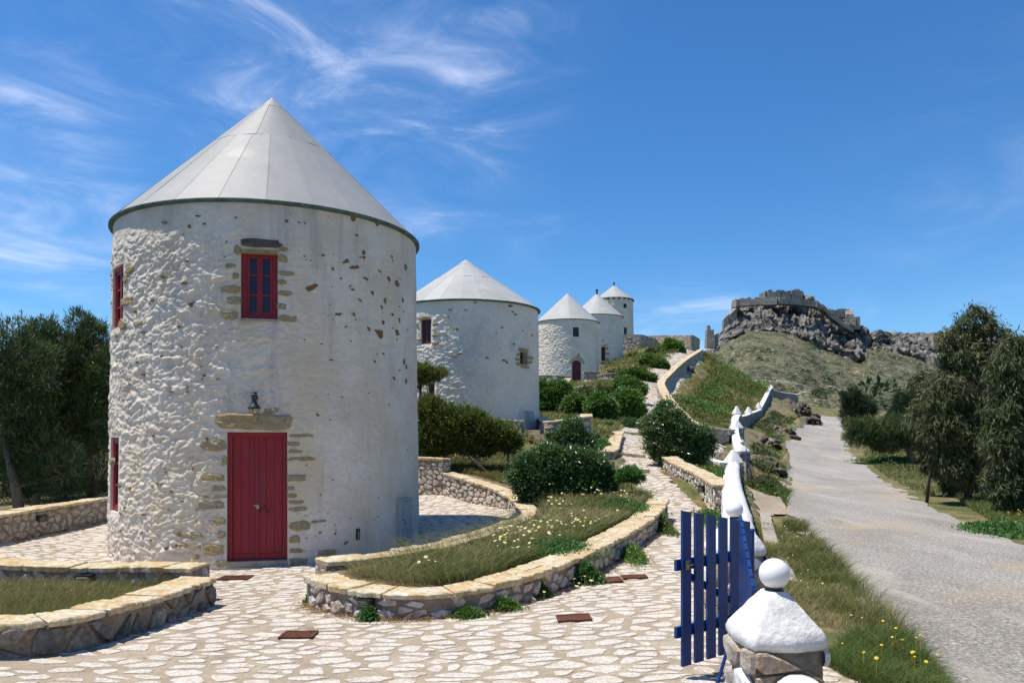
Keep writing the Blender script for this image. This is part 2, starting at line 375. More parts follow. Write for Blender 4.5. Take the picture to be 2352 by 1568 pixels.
bark_l = M('pale_bark', [(0, (.16, .12, .09)), (1, (.28, .22, .17))], scale=9, stretch=(1, 1, .2), dark=.4, bump=1, bscale=25)
def LM(name, a, b, c, tr=.25, rough=.55, spec=.3): return M(name, [(0, a), (.6, b), (1, c)], scale=.9, w=.65, dark=.1, rough=rough, spec=spec, transl=tr)
lf_pine = LM('pine_needles', (.035, .065, .022), (.08, .125, .04), (.19, .22, .07), .15, .6)
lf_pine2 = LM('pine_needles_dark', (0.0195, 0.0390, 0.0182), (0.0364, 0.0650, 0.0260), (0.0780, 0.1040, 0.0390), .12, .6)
lf_tam = LM('juniper_needles', (.06, .09, .02), (.14, .18, .035), (.27, .28, .07), .3, .6)
lf_euc = LM('eucalyptus_leaves', (.032, .054, .018), (.075, .105, .038), (.30, .22, .12), .2, .55, .25)
lf_lent = LM('glossy_leaves', (.035, .085, .025), (.08, .16, .045), (.22, .29, .11), .28, .34, .6)
lf_green = LM('bright_leaves', (.05, .12, .022), (.10, .20, .035), (.21, .32, .07), .3, .45)
lf_ol = LM('olive_scrub', (0.0650, 0.0845, 0.0364), (0.1040, 0.1235, 0.0455), (0.1820, 0.1820, 0.0650), .15, .7)
lf_sc = LM('hill_scrub', (.07, .10, .025), (.15, .165, .04), (.30, .25, .09), .2, .75)
lf_sc2 = LM('yellow_scrub', (.13, .12, .04), (.20, .19, .05), (.34, .28, .09), .15, .75)
lf_herb = LM('herb_leaves', (.05, .13, .03), (.08, .19, .045), (.13, .26, .07), .3, .5)
lf_grass = LM('grass_blades', (.08, .13, .03), (.19, .19, .07), (.48, .42, .22), .35, .7, .1)
lf_ggrass = LM('green_grass_blades', (.06, .11, .03), (.11, .16, .045), (.24, .24, .09), .35, .7, .1)
lf_straw = LM('straw_stalks', (.30, .26, .12), (.46, .40, .22), (.62, .56, .36), .35, .7, .1)
lf_dry = LM('dry_litter', (.16, .09, .04), (.26, .15, .07), (.36, .24, .13), .2, .8, .1)
petal = M('pale_yellow_petals', [(0, (.75, .68, .22)), (1, (.80, .76, .45))], scale=5, w=.6, dark=.05, rough=.7, transl=.3)
petal_y = M('yellow_petals', [(0, (.75, .55, .03)), (1, (.80, .62, .06))], scale=5, w=.6, dark=.05, rough=.7, transl=.3)
ground_m = M('ground_cover', [(0, (.10, .12, .035)), (.35, (.16, .16, .06)), (.6, (.25, .19, .10)), (1, (.33, .25, .15))], scale=.45, detail=8, dark=.4, dscale=7, bump=1, bscale=8, bdist=.08,
            extra=stack(layer((.075, .105, .03), .50, .62, 1.3, .8, None, 3), layer((.20, .22, .06), .60, .70, 2.2, .6, None, 8)))

# ================================================================== terrain
def tf(x, y):
    yy = np.maximum(y, 2.0); return (x / yy) * 1.6, np.log(yy)
G = [(0, 2.2, -1.8), (-3, 3, -1.85), (3, 3, -1.85), (1.3, 6, -1.85), (0, 6, -1.93), (-2, 6.5, -1.98), (-4, 7.1, -2.0), (-7, 7, -2.02), (-3.86, 9.7, -2.1), (-2.4, 9.7, -2.08), (-1.46, 8.9, -2.05),
     (.73, 10.6, -2.0), (1.96, 13.4, -1.93), (3.3, 17, -1.8), (-4.6, 13, -2.23), (-7.5, 13, -2.22), (-8, 16, -2.2), (-10, 12, -2.15), (-10, 15.4, -2.1), (-10.1, 19.4, -2.1), (-5, 19.5, -2.0), (-1.5, 16, -2.0), (-.5, 18, -1.85),
     (-1, 20.6, -1.75), (-2.8, 21.6, -1.7), (-6, 21.5, -1.9), (-14, 18, -2.1), (-14, 26, -2.0), (-20, 22, -2.3), (-8, 27, -1.2),
     (-1.5, 23.6, -.9), (0, 23.4, -1.0), (0, 26, -.5), (-2.5, 26.5, -.1), (-6, 27, -.2), (-3, 29, .2), (0, 33, .26), (1.4, 31, .15), (1.6, 27, -.4), (2, 23.2, -1.2), (3, 20, -1.6), (-6, 34, .2), (-2, 38, .4),
     (3.88, 17.5, -1.75), (3.96, 22, -1.35), (3.84, 24.5, -1.09), (4.5, 29, -.64), (5.39, 35, 0), (7.07, 43, .95), (9.24, 52, 2.3), (10.6, 60, 4.0), (13, 68, 5.7), (15.9, 76, 7.2), (19.1, 86, 9.1), (21.4, 92, 10.2),
     (2.2, 35, .5), (2.5, 45, 1.4), (5, 55, 2.5), (4.5, 66, 4.4), (2, 74, 4.9), (8, 74, 5.0), (5, 82, 6.0), (9.8, 84, 7.6), (12, 92, 8.4), (7, 100, 9.5), (14, 105, 11.5), (20, 105, 12.6), (16, 122, 15.1), (26, 110, 12.0),
     (12.6, 62, 3.3), (16.6, 74, 5.3), (22.0, 90, 7.9), (24.5, 96, 8.6), (27, 93, 7.2), (25.5, 78, 4.3), (14.5, 60, 2.3), (13.2, 50, 1.3), (11.8, 43, .35), (10.9, 46, .95), (11.6, 55, 2.0), (15.5, 66, 4.0), (19, 76, 5.6), (9.3, 38, -.05), (8.0, 33, -.55), (6.9, 28, -.9), (6.2, 24, -1.1), (5.6, 21, -1.25),
     (4.0, 14, -1.75), (2.6, 9.5, -1.9), (3.3, 12, -1.9), (2.7, 6.2, -1.93), (2.4, 4.4, -1.9),
     (3.4, 6.1, -1.93), (5, 5, -1.93), (4.2, 9.2, -1.96), (3.6, 11, -2.1), (4.6, 14.5, -2.15), (6.2, 19, -2.1), (5.4, 13.7, -1.95), (6.8, 18.5, -1.95), (8.9, 25.5, -1.88), (8.2, 25.5, -1.9), (9.7, 29.6, -1.85), (11.6, 33, -1.78), (14.3, 41, -1.52), (20, 57, -.35), (27, 72, .95), (33, 85, 2.05), (34, 98, 2.8),
     (12.0, 36.5, -1.3), (14.0, 45, -.7), (16.6, 52, .0), (19.6, 60, .5), (22.8, 68, 1.2), (30, 85, 2.6), (29, 95, 4.0),
     (8.8, 14, -1.95), (8, 7, -1.95), (10.6, 19, -1.96), (14, 27.5, -1.9), (18.8, 41, -1.55), (24.6, 57, -.4), (30.8, 72, .9), (37, 84, 2.0), (36, 100, 2.9),
     (14, 16, -1.9), (20, 22, -2.0), (26, 34, -2.0), (30, 50, -1.2), (40, 70, .3), (50, 90, 1.6), (20, 10, -1.95), (45, 45, -2.2), (60, 60, -2),
     (30, 130, 5.0), (50, 130, 4.5), (90, 120, 2), (0, 150, 12), (-30, 60, -1), (-60, 90, -4), (-20, 120, 0), (-80, 300, -15), (0, 350, -10), (100, 300, 5), (300, 350, 5), (-600, 2500, -40), (600, 2500, -40), (2500, 2500, -30), (-2500, 2500, -40)]
H = RBF(G, tf, .01)

# outlines of the walled places (plan, metres)
outer = [(-2.40, 9.75, -1.72), (-2.0, 9.2, -1.73), (-1.46, 8.85, -1.73), (-.86, 8.8, -1.74), (-.13, 9.25, -1.70), (.73, 10.6, -1.63), (1.27, 11.8, -1.60), (1.96, 13.4, -1.57), (2.65, 15.2, -1.50), (3.2, 17.0, -1.37)]
inner = [(-2.50, 10.25, -1.62), (-1.7, 10.9, -1.64), (-.95, 12.0, -1.63), (-.25, 13.6, -1.60), (.20, 15.2, -1.58), (.36, 17.0, -1.55), (.10, 18.8, -1.42), (-.75, 20.3, -1.2), (-1.75, 21.4, -1.0)]
court = [(-9.95, 2.4), (1.3, 2.4), (1.42, 4.3), (2.2, 8), (2.75, 10.5), (3.55, 13.5), (4.45, 17), (4.4, 20), (4.6, 24.5), (3.25, 24.5), (3.25, 21), (3.2, 17.0)] + [(a, b) for a, b, c in outer[::-1]] + [(a, b) for a, b, c in inner] + [(-2.9, 22), (-6, 22.3), (-9.95, 21.5)]
lp_front = [(-6.6, 7.0, -1.63), (-5.2, 6.95, -1.64), (-4.25, 7.15, -1.66), (-4.08, 8.0, -1.71), (-3.95, 8.9, -1.74), (-3.88, 9.75, -1.75)]
lp_back = [(-3.95, 10.0, -1.64), (-4.9, 10.15, -1.66), (-5.9, 10.1, -1.66), (-6.9, 10.3, -1.62), (-7.9, 11.2, -1.58)]
lplanter = [(a, b) for a, b, c in lp_front] + [(a, b) for a, b, c in lp_back] + [(-9.5, 11.5), (-9.5, 7)]
pathL = [(3.25, 24.3), (3.75, 26), (4.0, 30), (4.9, 35), (6.5, 43), (8.2, 52), (9.5, 60), (10.6, 66), (13.9, 76), (17.2, 86), (19.8, 93)]
pathR = [(4.7, 24.3), (4.85, 26), (5.05, 30), (6.1, 35), (8.6, 43), (10.2, 52), (12.2, 60), (14.9, 68), (17.5, 76), (20.6, 86), (22.2, 93)]
path_poly = pathL + pathR[::-1]
apron = [(1.7, 4.6), (2.0, 6.2), (2.45, 7.3), (3.4, 6.3), (2.9, 5.0), (2.6, 3.6), (1.75, 3.6)]
court2 = [(6.9, 27.6), (9.2, 34.4), (11.6, 42.6), (8.6, 38.5), (7.0, 33), (6.2, 29)]
apron2 = [(6.1, 19.3), (7.1, 24.5), (8.4, 24.3), (7.3, 19.8)]
TC = [-4.88, 15.96]
def in_paving(x, y):
    x = np.asarray(x, float); y = np.asarray(y, float)
    a = inpoly(x, y, court) & ~inpoly(x, y, lplanter) & (np.hypot(x - TC[0], y - TC[1]) > 2.9)
    return a | inpoly(x, y, path_poly) | inpoly(x, y, apron) | inpoly(x, y, court2) | inpoly(x, y, apron2)
road_rows = [((2.9, 2.0), (7.4, 2.0)), ((3.25, 6.1), (7.7, 6.3)), ((4.05, 9.3), (8.2, 9.6)), ((5.25, 13.7), (9.0, 13.7)), ((6.65, 18.5), (10.4, 18.5)), ((8.8, 25.5), (13.0, 25.5)), ((11.4, 33), (15.7, 33)),
             ((14.1, 41), (18.5, 41)), ((17, 49.5), (21.4, 49.5)), ((19.9, 57), (24.3, 57)), ((23.2, 64.5), (27.5, 64.5)), ((26.7, 72), (30.9, 72)), ((30.3, 80), (34.0, 79)), ((32.6, 87), (36.4, 85.5)), ((33.2, 94), (37.2, 93)), ((31.8, 101), (35.6, 102.5)), ((27, 108), (30, 111))]
road_poly = [a for a, b in road_rows] + [b for a, b in road_rows[::-1]]

road_in = [(a[0] + .35, a[1]) for a, b in road_rows] + [(b[0] - .35, b[1]) for a, b in road_rows[::-1]]
def terrain():
    ys = np.concatenate([np.linspace(-12, 2.0, 15)[:-1], np.geomspace(2.0, 150, 330), np.geomspace(155, 5000, 40)])
    ts = np.concatenate([np.linspace(-1.6, -.75, 60)[:-1], np.linspace(-.75, .9, 380), np.linspace(.9, 1.8, 50)[1:]])
    Y, T = np.meshgrid(ys, ts, indexing='ij'); X = T * np.maximum(Y, 4.0 + (2 - np.minimum(Y, 2)) * .6)
    Z = H(X, Y)
    pav = in_paving(X, Y) | inpoly(X, Y, road_in)
    amp = np.clip(Y * .004, .02, .5)
    n = fbm(np.stack([X * .9, Y * .9, X * 0], -1), 5, 3) - .5
    # rocky bank between the white wall and the road
    rk = np.exp(-((X - (.39 * Y - 1.0)) / (.025 * Y + .5)) ** 2) * sstep(Y, 26, 36) * (1 - sstep(Y, 88, 96))
    d1, d2, idv = worley(X * .9 + Y * .25, Y * .5, 5); rock = (d2 - d1) * .9 + idv * .7
    Z = Z + np.where(pav, -.07, n * amp * 2) + np.where(pav, 0, rk * (rock - .5) * 1.3)
    Z = np.where(Y > 150, Z + (fbm(np.stack([X * .01, Y * .01, X * 0], -1), 4, 8) - .5) * 14, Z)
    nr, nc = Y.shape; idx = np.arange(nr * nc).reshape(nr, nc)
    F = np.stack([idx[:-1, :-1], idx[:-1, 1:], idx[1:, 1:], idx[1:, :-1]], -1).reshape(-1, 4)
    build('ground', np.stack([X, Y, Z], -1), F, ground_m, smooth=True, rnd=rk.ravel(), kind='structure')
terrain()
# rock shows where the bank is steep: slope driven layer
def slope_rock(m, col, lo=.80, hi=.93):
    t = m.node_tree; b = next(n for n in t.nodes if n.type == 'BSDF_PRINCIPLED'); src = b.inputs['Base Color'].links[0].from_socket
    g = t.nodes.new('ShaderNodeNewGeometry'); s = t.nodes.new('ShaderNodeSeparateXYZ'); t.links.new(g.outputs['Normal'], s.inputs[0])
    nn = t.nodes.new('ShaderNodeTexNoise'); nn.inputs['Scale'].default_value = 1.4; nn.inputs['Detail'].default_value = 8; t.links.new(g.outputs['Position'], nn.inputs[0])
    a = t.nodes.new('ShaderNodeMath'); a.operation = 'MULTIPLY_ADD'; t.links.new(nn.outputs[0], a.inputs[0]); a.inputs[1].default_value = .3; t.links.new(s.outputs[2], a.inputs[2])
    mr = t.nodes.new('ShaderNodeMapRange'); mr.inputs[1].default_value = lo + .15; mr.inputs[2].default_value = hi + .15; mr.inputs[3].default_value = 1; mr.inputs[4].default_value = 0; t.links.new(a.outputs[0], mr.inputs[0])
    rp = t.nodes.new('ShaderNodeValToRGB'); rp.color_ramp.elements[0].color = (col[0] * .45, col[1] * .45, col[2] * .45, 1); rp.color_ramp.elements[1].color = (*col, 1); rp.color_ramp.elements[0].position = .35; rp.color_ramp.elements[1].position = .62
    n3 = t.nodes.new('ShaderNodeTexNoise'); n3.inputs['Scale'].default_value = 1.1; n3.inputs['Detail'].default_value = 9; n3.inputs['Roughness'].default_value = .7; t.links.new(g.outputs['Position'], n3.inputs[0]); t.links.new(n3.outputs[0], rp.inputs[0])
    x = t.nodes.new('ShaderNodeMix'); x.data_type = 'RGBA'; t.links.new(mr.outputs[0], x.inputs[0]); t.links.new(src, x.inputs[6]); t.links.new(rp.outputs[0], x.inputs[7]); t.links.new(x.outputs[2], b.inputs['Base Color'])
slope_rock(ground_m, (.36, .33, .30), .72, .86)

def ribbon(name, rows, dz, mat, nsub=8, ncross=9, crown=0.0, rag=0.0, **k):
    A = np.array([r[0] for r in rows], float); B = np.array([r[1] for r in rows], float)
    def cat(Pn, t):
        i = int(min(max(math.floor(t), 0), len(Pn) - 2)); f = t - i
        p0 = Pn[max(i - 1, 0)]; p1 = Pn[i]; p2 = Pn[i + 1]; p3 = Pn[min(i + 2, len(Pn) - 1)]
        return .5 * ((2 * p1) + (-p0 + p2) * f + (2 * p0 - 5 * p1 + 4 * p2 - p3) * f * f + (-p0 + 3 * p1 - 3 * p2 + p3) * f ** 3)
    T = np.linspace(0, len(rows) - 1, (len(rows) - 1) * nsub + 1); a = np.array([cat(A, t) for t in T]); b = np.array([cat(B, t) for t in T])
    s = np.linspace(0, 1, ncross)[None, :, None]; Pn = a[:, None] * (1 - s) + b[:, None] * s
    if rag:
        e = (vnoise(np.stack([a[:, 1] * 1.7, a[:, 0], a[:, 0] * 0], -1), 4) - .5) * rag; Pn[:, 0, 0] += e
        e = (vnoise(np.stack([a[:, 1] * 1.7, a[:, 0], a[:, 0] * 0 + 9], -1), 4) - .5) * rag; Pn[:, -1, 0] += e
    X, Y = Pn[..., 0], Pn[..., 1]; Z = H(X, Y)
    lin = Z[:, :1] * (1 - s[..., 0]) + Z[:, -1:] * s[..., 0]
    Z = Z + dz + crown * (1 - (2 * s[..., 0] - 1) ** 2)
    nr, nc = X.shape; idx = np.arange(nr * nc).reshape(nr, nc); F = np.stack([idx[:-1, :-1], idx[:-1, 1:], idx[1:, 1:], idx[1:, :-1]], -1).reshape(-1, 4)
    return build(name, np.stack([X, Y, Z], -1), F, mat, smooth=True, **k)
ribbon('road', road_rows, .022, roadm, nsub=26, ncross=25, crown=.04, rag=.25, kind='structure')

# ------------------------------------------------------------------ paving: mortar bed and stones
def paving():
    V = []; F = []
    def grid(x0, y0, x1, y1, d, poly=None, ymax=1e9):
        xs = np.arange(x0, x1, d); ys = np.arange(y0, y1, d); X, Y = np.meshgrid(xs, ys); m = in_paving(X + d / 2, Y + d / 2) if poly is None else inpoly(X + d / 2, Y + d / 2, poly)
        Zs = H(X, Y); Z2 = Zs + .0
        ok = m[:-1, :-1]; base = sum(len(v) for v in V); n = X.size; idx = np.arange(n).reshape(X.shape) + base
        V.append(np.stack([X, Y, Z2], -1).reshape(-1, 3)); q = np.stack([idx[:-1, :-1], idx[:-1, 1:], idx[1:, 1:], idx[1:, :-1]], -1)[ok]; F.append(q.reshape(-1, 4))
    grid(-10, 2.4, 9.2, 44, .13)
    grid(6, 42, 23, 94, .3, path_poly)
    V = np.concatenate(V); F = np.concatenate(F); used = np.unique(F); mp = np.zeros(len(V), int); mp[used] = np.arange(len(used))
    bed = build('paving', V[used], mp[F], mortar, smooth=True, kind='structure')
    r = random.Random(5); cells = []
    for (x0, y0, x1, y1, cw, ch, sd) in ((-10, 3.2, 3.6, 13.9, .25, .165, 1), (-10, 13.9, 5.2, 24.5, .27, .19, 2), (3, 24.5, 14, 60, .32, .25, 3), (10, 60, 23, 93, .62, .50, 4)):
        for c, poly in voronoi(x0, y0, x1, y1, cw, ch, keep=None, jit=1.25, seed=sd, clip=False, drop=.30): cells.append((c, poly))
    C = np.array([c for c, p in cells]); ok = in_paving(C[:, 0], C[:, 1])
    cells = [cells[i] for i in np.nonzero(ok)[0]]; outl = []
    for c, poly in cells:
        if r.random() < .04: continue
        cc, q, size = roughen(poly, .62 + r.random() * .24, r, 2, .24)
        outl.append((cc, q, size))
    allp = np.array([p for cc, q, s in outl for p in q]); hz = H(allp[:, 0], allp[:, 1]); k = 0; recs = []
    for cc, q, size in outl:
        n = len(q); z = hz[k:k + n]; k += n
        th = .003 + r.random() * .005; tx = (r.random() - .5) * .02; ty = (r.random() - .5) * .02; v = []
        for (x, y), zz in zip(q, z): v.append((x, y, zz - .01))
        for (x, y), zz in zip(q, z): v.append((cc[0] + (x - cc[0]) * .985, cc[1] + (y - cc[1]) * .985, zz + th * .8 + (x - cc[0]) * tx + (y - cc[1]) * ty))
        for (x, y), zz in zip(q, z): v.append((cc[0] + (x - cc[0]) * .94, cc[1] + (y - cc[1]) * .94, zz + th + (x - cc[0]) * tx + (y - cc[1]) * ty + (r.random() - .5) * .006))
        # make the outline anticlockwise
        ar = sum(q[i][0] * q[(i + 1) % n][1] - q[(i + 1) % n][0] * q[i][1] for i in range(n))
        f = [(i, (i + 1) % n, n + (i + 1) % n, n + i) for i in range(n)] + [(n + i, n + (i + 1) % n, 2 * n + (i + 1) % n, 2 * n + i) for i in range(n)] + [tuple(range(2 * n, 3 * n))]
        if ar < 0: f = [t[::-1] for t in f]
        u, vv = px((cc[0], cc[1], z[0])); vis = cc[1] > 3 and -40 < u < 2400 and vv < 1600
        recs.append((-(size ** 2 / cc[1] ** 3) if vis else 1, v, f))
    recs.sort(key=lambda t: t[0]); mb = MB()
    for i, (a, v, f) in enumerate(recs):
        if i < 300: build('paving_stone', v, f, pavest, bed)
        else: mb.add(v, f, r.random())
    o = mb.build('paving_stones', pavest, bed, kind='stuff')
paving()

# ------------------------------------------------------------------ rubble walls
def resample(pts, d):
    pts = np.array(pts, float); seg = np.linalg.norm(np.diff(pts[:, :2], axis=0), axis=1); s = np.concatenate([[0], np.cumsum(seg)]); L = s[-1]; n = max(2, int(L / d) + 1); t = np.linspace(0, L, n)
    return np.stack([np.interp(t, s, pts[:, i]) for i in range(pts.shape[1])], 1), t, L
def smooth_path(pts, it=2):
    pts = [tuple(p) for p in pts]
    for _ in range(it):
        q = [pts[0]]
        for a, b in zip(pts[:-1], pts[1:]):
            a = np.array(a); b = np.array(b); q += [tuple(a * .75 + b * .25), tuple(a * .25 + b * .75)]
        q.append(pts[-1]); pts = q
    return pts
def rubble_wall(name, label, pts, th=.34, size=(.20, .14), cap=True, capw=.06, caph=.055, n_obj=120, mat=None, sides=(-1, 1), seed=1, cat='stone wall', smoothit=2, capobj=True, caplen=.5, proud=.035, endcaps=True, group=None, capmat=None, foot=.12):
    """pts: (x, y, z_bottom or None, z_top)"""
    r = random.Random(seed); mat = mat or rubble
    P4 = [(p[0], p[1], (p[2] if p[2] is not None else float(H(np.array([p[0]]), np.array([p[1]]))[0])), p[3]) for p in pts]
    if smoothit: P4 = smooth_path(P4, smoothit)
    R, s, L = resample(P4, .15 if L_small(P4) else .4)
    tg = np.gradient(R[:, :2], axis=0); tg /= np.linalg.norm(tg, axis=1)[:, None] + 1e-9; nr = np.stack([-tg[:, 1], tg[:, 0]], 1)
    root = empty(name, (R[len(R) // 2, 0], R[len(R) // 2, 1], R[len(R) // 2, 2]), label, cat, group)
    hc = caph if cap else 0
    # core
    n = len(R); V = []
    for side in (-1, 1):
        for lev in (0, 1):
            V.append(np.stack([R[:, 0] + nr[:, 0] * side * th / 2, R[:, 1] + nr[:, 1] * side * th / 2, (R[:, 2] - foot if lev == 0 else R[:, 3] - hc)], 1))
    V = np.concatenate(V); F = []
    for i in range(n - 1):
        a, b, c, d = i, n + i, 2 * n + i, 3 * n + i
        F += [(a, a + 1, b + 1, b), (c, d, d + 1, c + 1), (b, b + 1, d + 1, d)]
    F += [(0, n, 3 * n, 2 * n), (n - 1, 3 * n - 1, 4 * n - 1, 2 * n - 1)]
    build('mortar_core', V, F, wallmortar, root)
    # stones
    recs = []
    def fx(sv, col): return np.interp(sv, s, col)
    for side in list(sides) + ([0, 2] if endcaps else []):
        if side in (-1, 1): W = L
        else: W = th
        hmax = float((R[:, 3] - hc - R[:, 2]).max()) + foot
        for c, poly in voronoi(0, 0, W, hmax, size[0], size[1], jit=.9, seed=seed * 7 + side + 3, drop=.22):
            cc, q, sz = roughen(poly, .80 + r.random() * .16, r, 1 if len(poly) > 4 else 2, .26)
            def pos(a, b, o):
                if side in (-1, 1):
                    x = fx(a, R[:, 0]); y = fx(a, R[:, 1]); nx = fx(a, nr[:, 0]); ny = fx(a, nr[:, 1]); zb = fx(a, R[:, 2]) - foot; zt = fx(a, R[:, 3]) - hc
                    return (x + nx * side * (th / 2 + o), y + ny * side * (th / 2 + o), min(zb + b, zt))
                e = 0 if side == 0 else -1; sg = -1 if side == 0 else 1
                zb = R[e, 2] - foot; zt = R[e, 3] - hc; w = (a - th / 2) 
                return (R[e, 0] + nr[e, 0] * w + tg[e, 0] * sg * o, R[e, 1] + nr[e, 1] * w + tg[e, 1] * sg * o, min(zb + b, zt))
            loc = pos(cc[0], cc[1], 0)
            if side in (-1, 1): htop = fx(cc[0], R[:, 3]) - hc - (fx(cc[0], R[:, 2]) - foot)
            else: htop = (R[0 if side == 0 else -1, 3] - hc) - (R[0 if side == 0 else -1, 2] - foot)
            if cc[1] > htop - size[1] * .22: continue
            d = proud * (.4 + r.random() * .9); tq = (r.random() - .5) * .25; m = len(q); v = [pos(a, b, -.01) for a, b in q]
            v += [pos(cc[0] + (a - cc[0]) * .93, cc[1] + (b - cc[1]) * .93, d * (.55 + r.random() * .2)) for a, b in q]
            v += [pos(cc[0] + (a - cc[0]) * .62, cc[1] + (b - cc[1]) * .80, d * (.85 + r.random() * .3) + (a - cc[0]) * tq) for a, b in q]
            f = [(i, (i + 1) % m, m + (i + 1) % m, m + i) for i in range(m)] + [(m + i, m + (i + 1) % m, 2 * m + (i + 1) % m, 2 * m + i) for i in range(m)] + [tuple(range(2 * m, 3 * m))]
            # visible if it faces the camera
            if side in (-1, 1): fn = np.array([fx(cc[0], nr[:, 0]) * side, fx(cc[0], nr[:, 1]) * side])
            else: fn = np.array(tg[0 if side == 0 else -1]) * (-1 if side == 0 else 1)
            facing = -(fn[0] * loc[0] + fn[1] * loc[1]) / math.hypot(loc[0], loc[1]); u = px(loc)[0] if loc[1] > .5 else 9999
            recs.append((-sz * sz * max(facing, .0) / loc[1] ** 2 if facing > 0.05 and -30 < u < 2390 else 1, v, f))
    recs.sort(key=lambda t: t[0]); mb = MB()
    for i, (a, v, f) in enumerate(recs):
        if i < n_obj and a < 0: build('stone', v, f, mat, root)
        else: mb.add(v, f, r.random())
    if mb.v: mb.build('rubble_stones', mat, root, kind='stuff')
    # capping slabs
    if cap:
        a = 0.0; mc = MB(); capl = []
        while a < L - .05:
            ln = min(caplen * (.6 + r.random() * .9), L - a)
            if L - a - ln < caplen * .3: ln = L - a
            split = r.random() < .35
            ks = (r.random() - .5) * .5
            for (w0, w1) in (((-1.0, 1.0),) if not split else ((-1.0, ks - .02), (ks + .02, 1.0))):
                W = th / 2 + capw; m = 9; top = []; g = .007
                A0 = a + g; A1 = a + ln - g; outl = []
                for k in range(m): outl.append((A0 + (A1 - A0) * k / (m - 1), w0 * W + (r.random() - .5) * .055 * (1 if abs(w0) > .9 else .3)))
                for k in range(m): outl.append((A1 - (A1 - A0) * k / (m - 1), w1 * W + (r.random() - .5) * .055 * (1 if abs(w1) > .9 else .3)))
                dz = (r.random() - .5) * .02; tl = (r.random() - .5) * .05
                ca = (A0 + A1) / 2; cw_ = (w0 + w1) / 2 * W; v = []
                for lev, sc, hh in ((0, .97, -caph - .01), (1, 1.0, -.012), (2, .94, 0.0)):
                    for (p, q) in outl:
                        aa = min(max(ca + (p - ca) * sc, 0), L); ww = cw_ + (q - cw_) * sc
                        x = fx(aa, R[:, 0]) + fx(aa, nr[:, 0]) * ww; y = fx(aa, R[:, 1]) + fx(aa, nr[:, 1]) * ww; z = fx(aa, R[:, 3]) + hh + dz * (lev > 0) + tl * ww * (lev > 0) + (r.random() - .5) * .008 * (lev > 0)
                        v.append((x, y, z))
                m2 = len(outl); f = [(i, (i + 1) % m2, m2 + (i + 1) % m2, m2 + i) for i in range(m2)] + [(m2 + i, m2 + (i + 1) % m2, 2 * m2 + (i + 1) % m2, 2 * m2 + i) for i in range(m2)] + [tuple(range(2 * m2, 3 * m2)), tuple(range(m2))[::-1]]
                capl.append((v, f))
            a += ln
        for v, f in capl:
            if capobj: build('capstone', v, f, capmat or capm, root)
            else: mc.add(v, f, r.random())
        if mc.v: mc.build('capstones', capmat or capm, root, kind='stuff')
    return root
def L_small(P4):
    a = np.array(P4); return np.linalg.norm(np.diff(a[:, :2], axis=0), axis=1).sum() < 25 and a[:, 1].min() < 30

rubble_wall('planter_wall', 'low curved rubble wall with ochre capstones along the front of the grassy bed', [(a, b, None, z) for a, b, z in outer], th=.32, size=(.20, .13), n_obj=260, seed=3, mat=rubble_l)
rubble_wall('planter_wall', 'curved inner wall of the grassy bed beside the windmill with the red door', [(a, b, None, z) for a, b, z in inner], th=.32, size=(.21, .14), n_obj=90, seed=4, mat=rubble_l)
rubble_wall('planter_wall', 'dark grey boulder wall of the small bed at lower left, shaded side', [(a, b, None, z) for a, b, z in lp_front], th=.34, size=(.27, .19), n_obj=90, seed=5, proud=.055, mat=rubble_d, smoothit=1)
rubble_wall('planter_wall', 'back wall of the small bed at lower left, in front of the big windmill', [(a, b, None, z) for a, b, z in lp_back], th=.34, size=(.26, .17), n_obj=60, seed=6)
rubble_wall('boundary_wall', 'low rubble wall under the pines left of the big windmill', [(-9.9, 11.0, None, -1.52), (-10.1, 14, None, -1.52), (-10.2, 17, None, -1.53), (-10.1, 20, None, -1.52), (-9.4, 22.5, None, -1.48)], th=.34, size=(.26, .17), n_obj=80, seed=8, caplen=.6)
rubble_wall('retaining_wall', 'tall pale rubble wall end just behind the big windmill on the right', [(-1.78, 21.5, -1.72, -.62), (-2.9, 22.0, -1.72, -.58), (-4.2, 22.4, -1.75, -.55)], th=.4, size=(.19, .13), n_obj=110, seed=9, mat=rubble_l, smoothit=0)
rubble_wall('path_wall', 'low rubble wall right of the path, meeting the white wall', [(4.75, 17.6, None, -1.10), (5.0, 20.0, None, -1.02), (5.0, 22.0, None, -.88), (4.95, 23.4, None, -.78), (5.0, 24.6, None, -.68), (5.1, 26.2, None, -.55), (5.3, 30, None, -.08), (6.1, 34.5, None, .32)], th=.36, size=(.20, .14), n_obj=150, seed=10, mat=rubble_l, smoothit=1)
rubble_wall('path_wall', 'curved rubble wall left of the path near the steps of the second windmill', [(4.55, 33.5, None, .2), (3.75, 29.0, None, -.30), (3.35, 26.4, None, -.50), (2.9, 25.7, None, -.52), (2.45, 26.2, None, -.46), (2.2, 27.6, None, -.30)], th=.36, size=(.22, .15), n_obj=110, seed=11, mat=rubble_l)

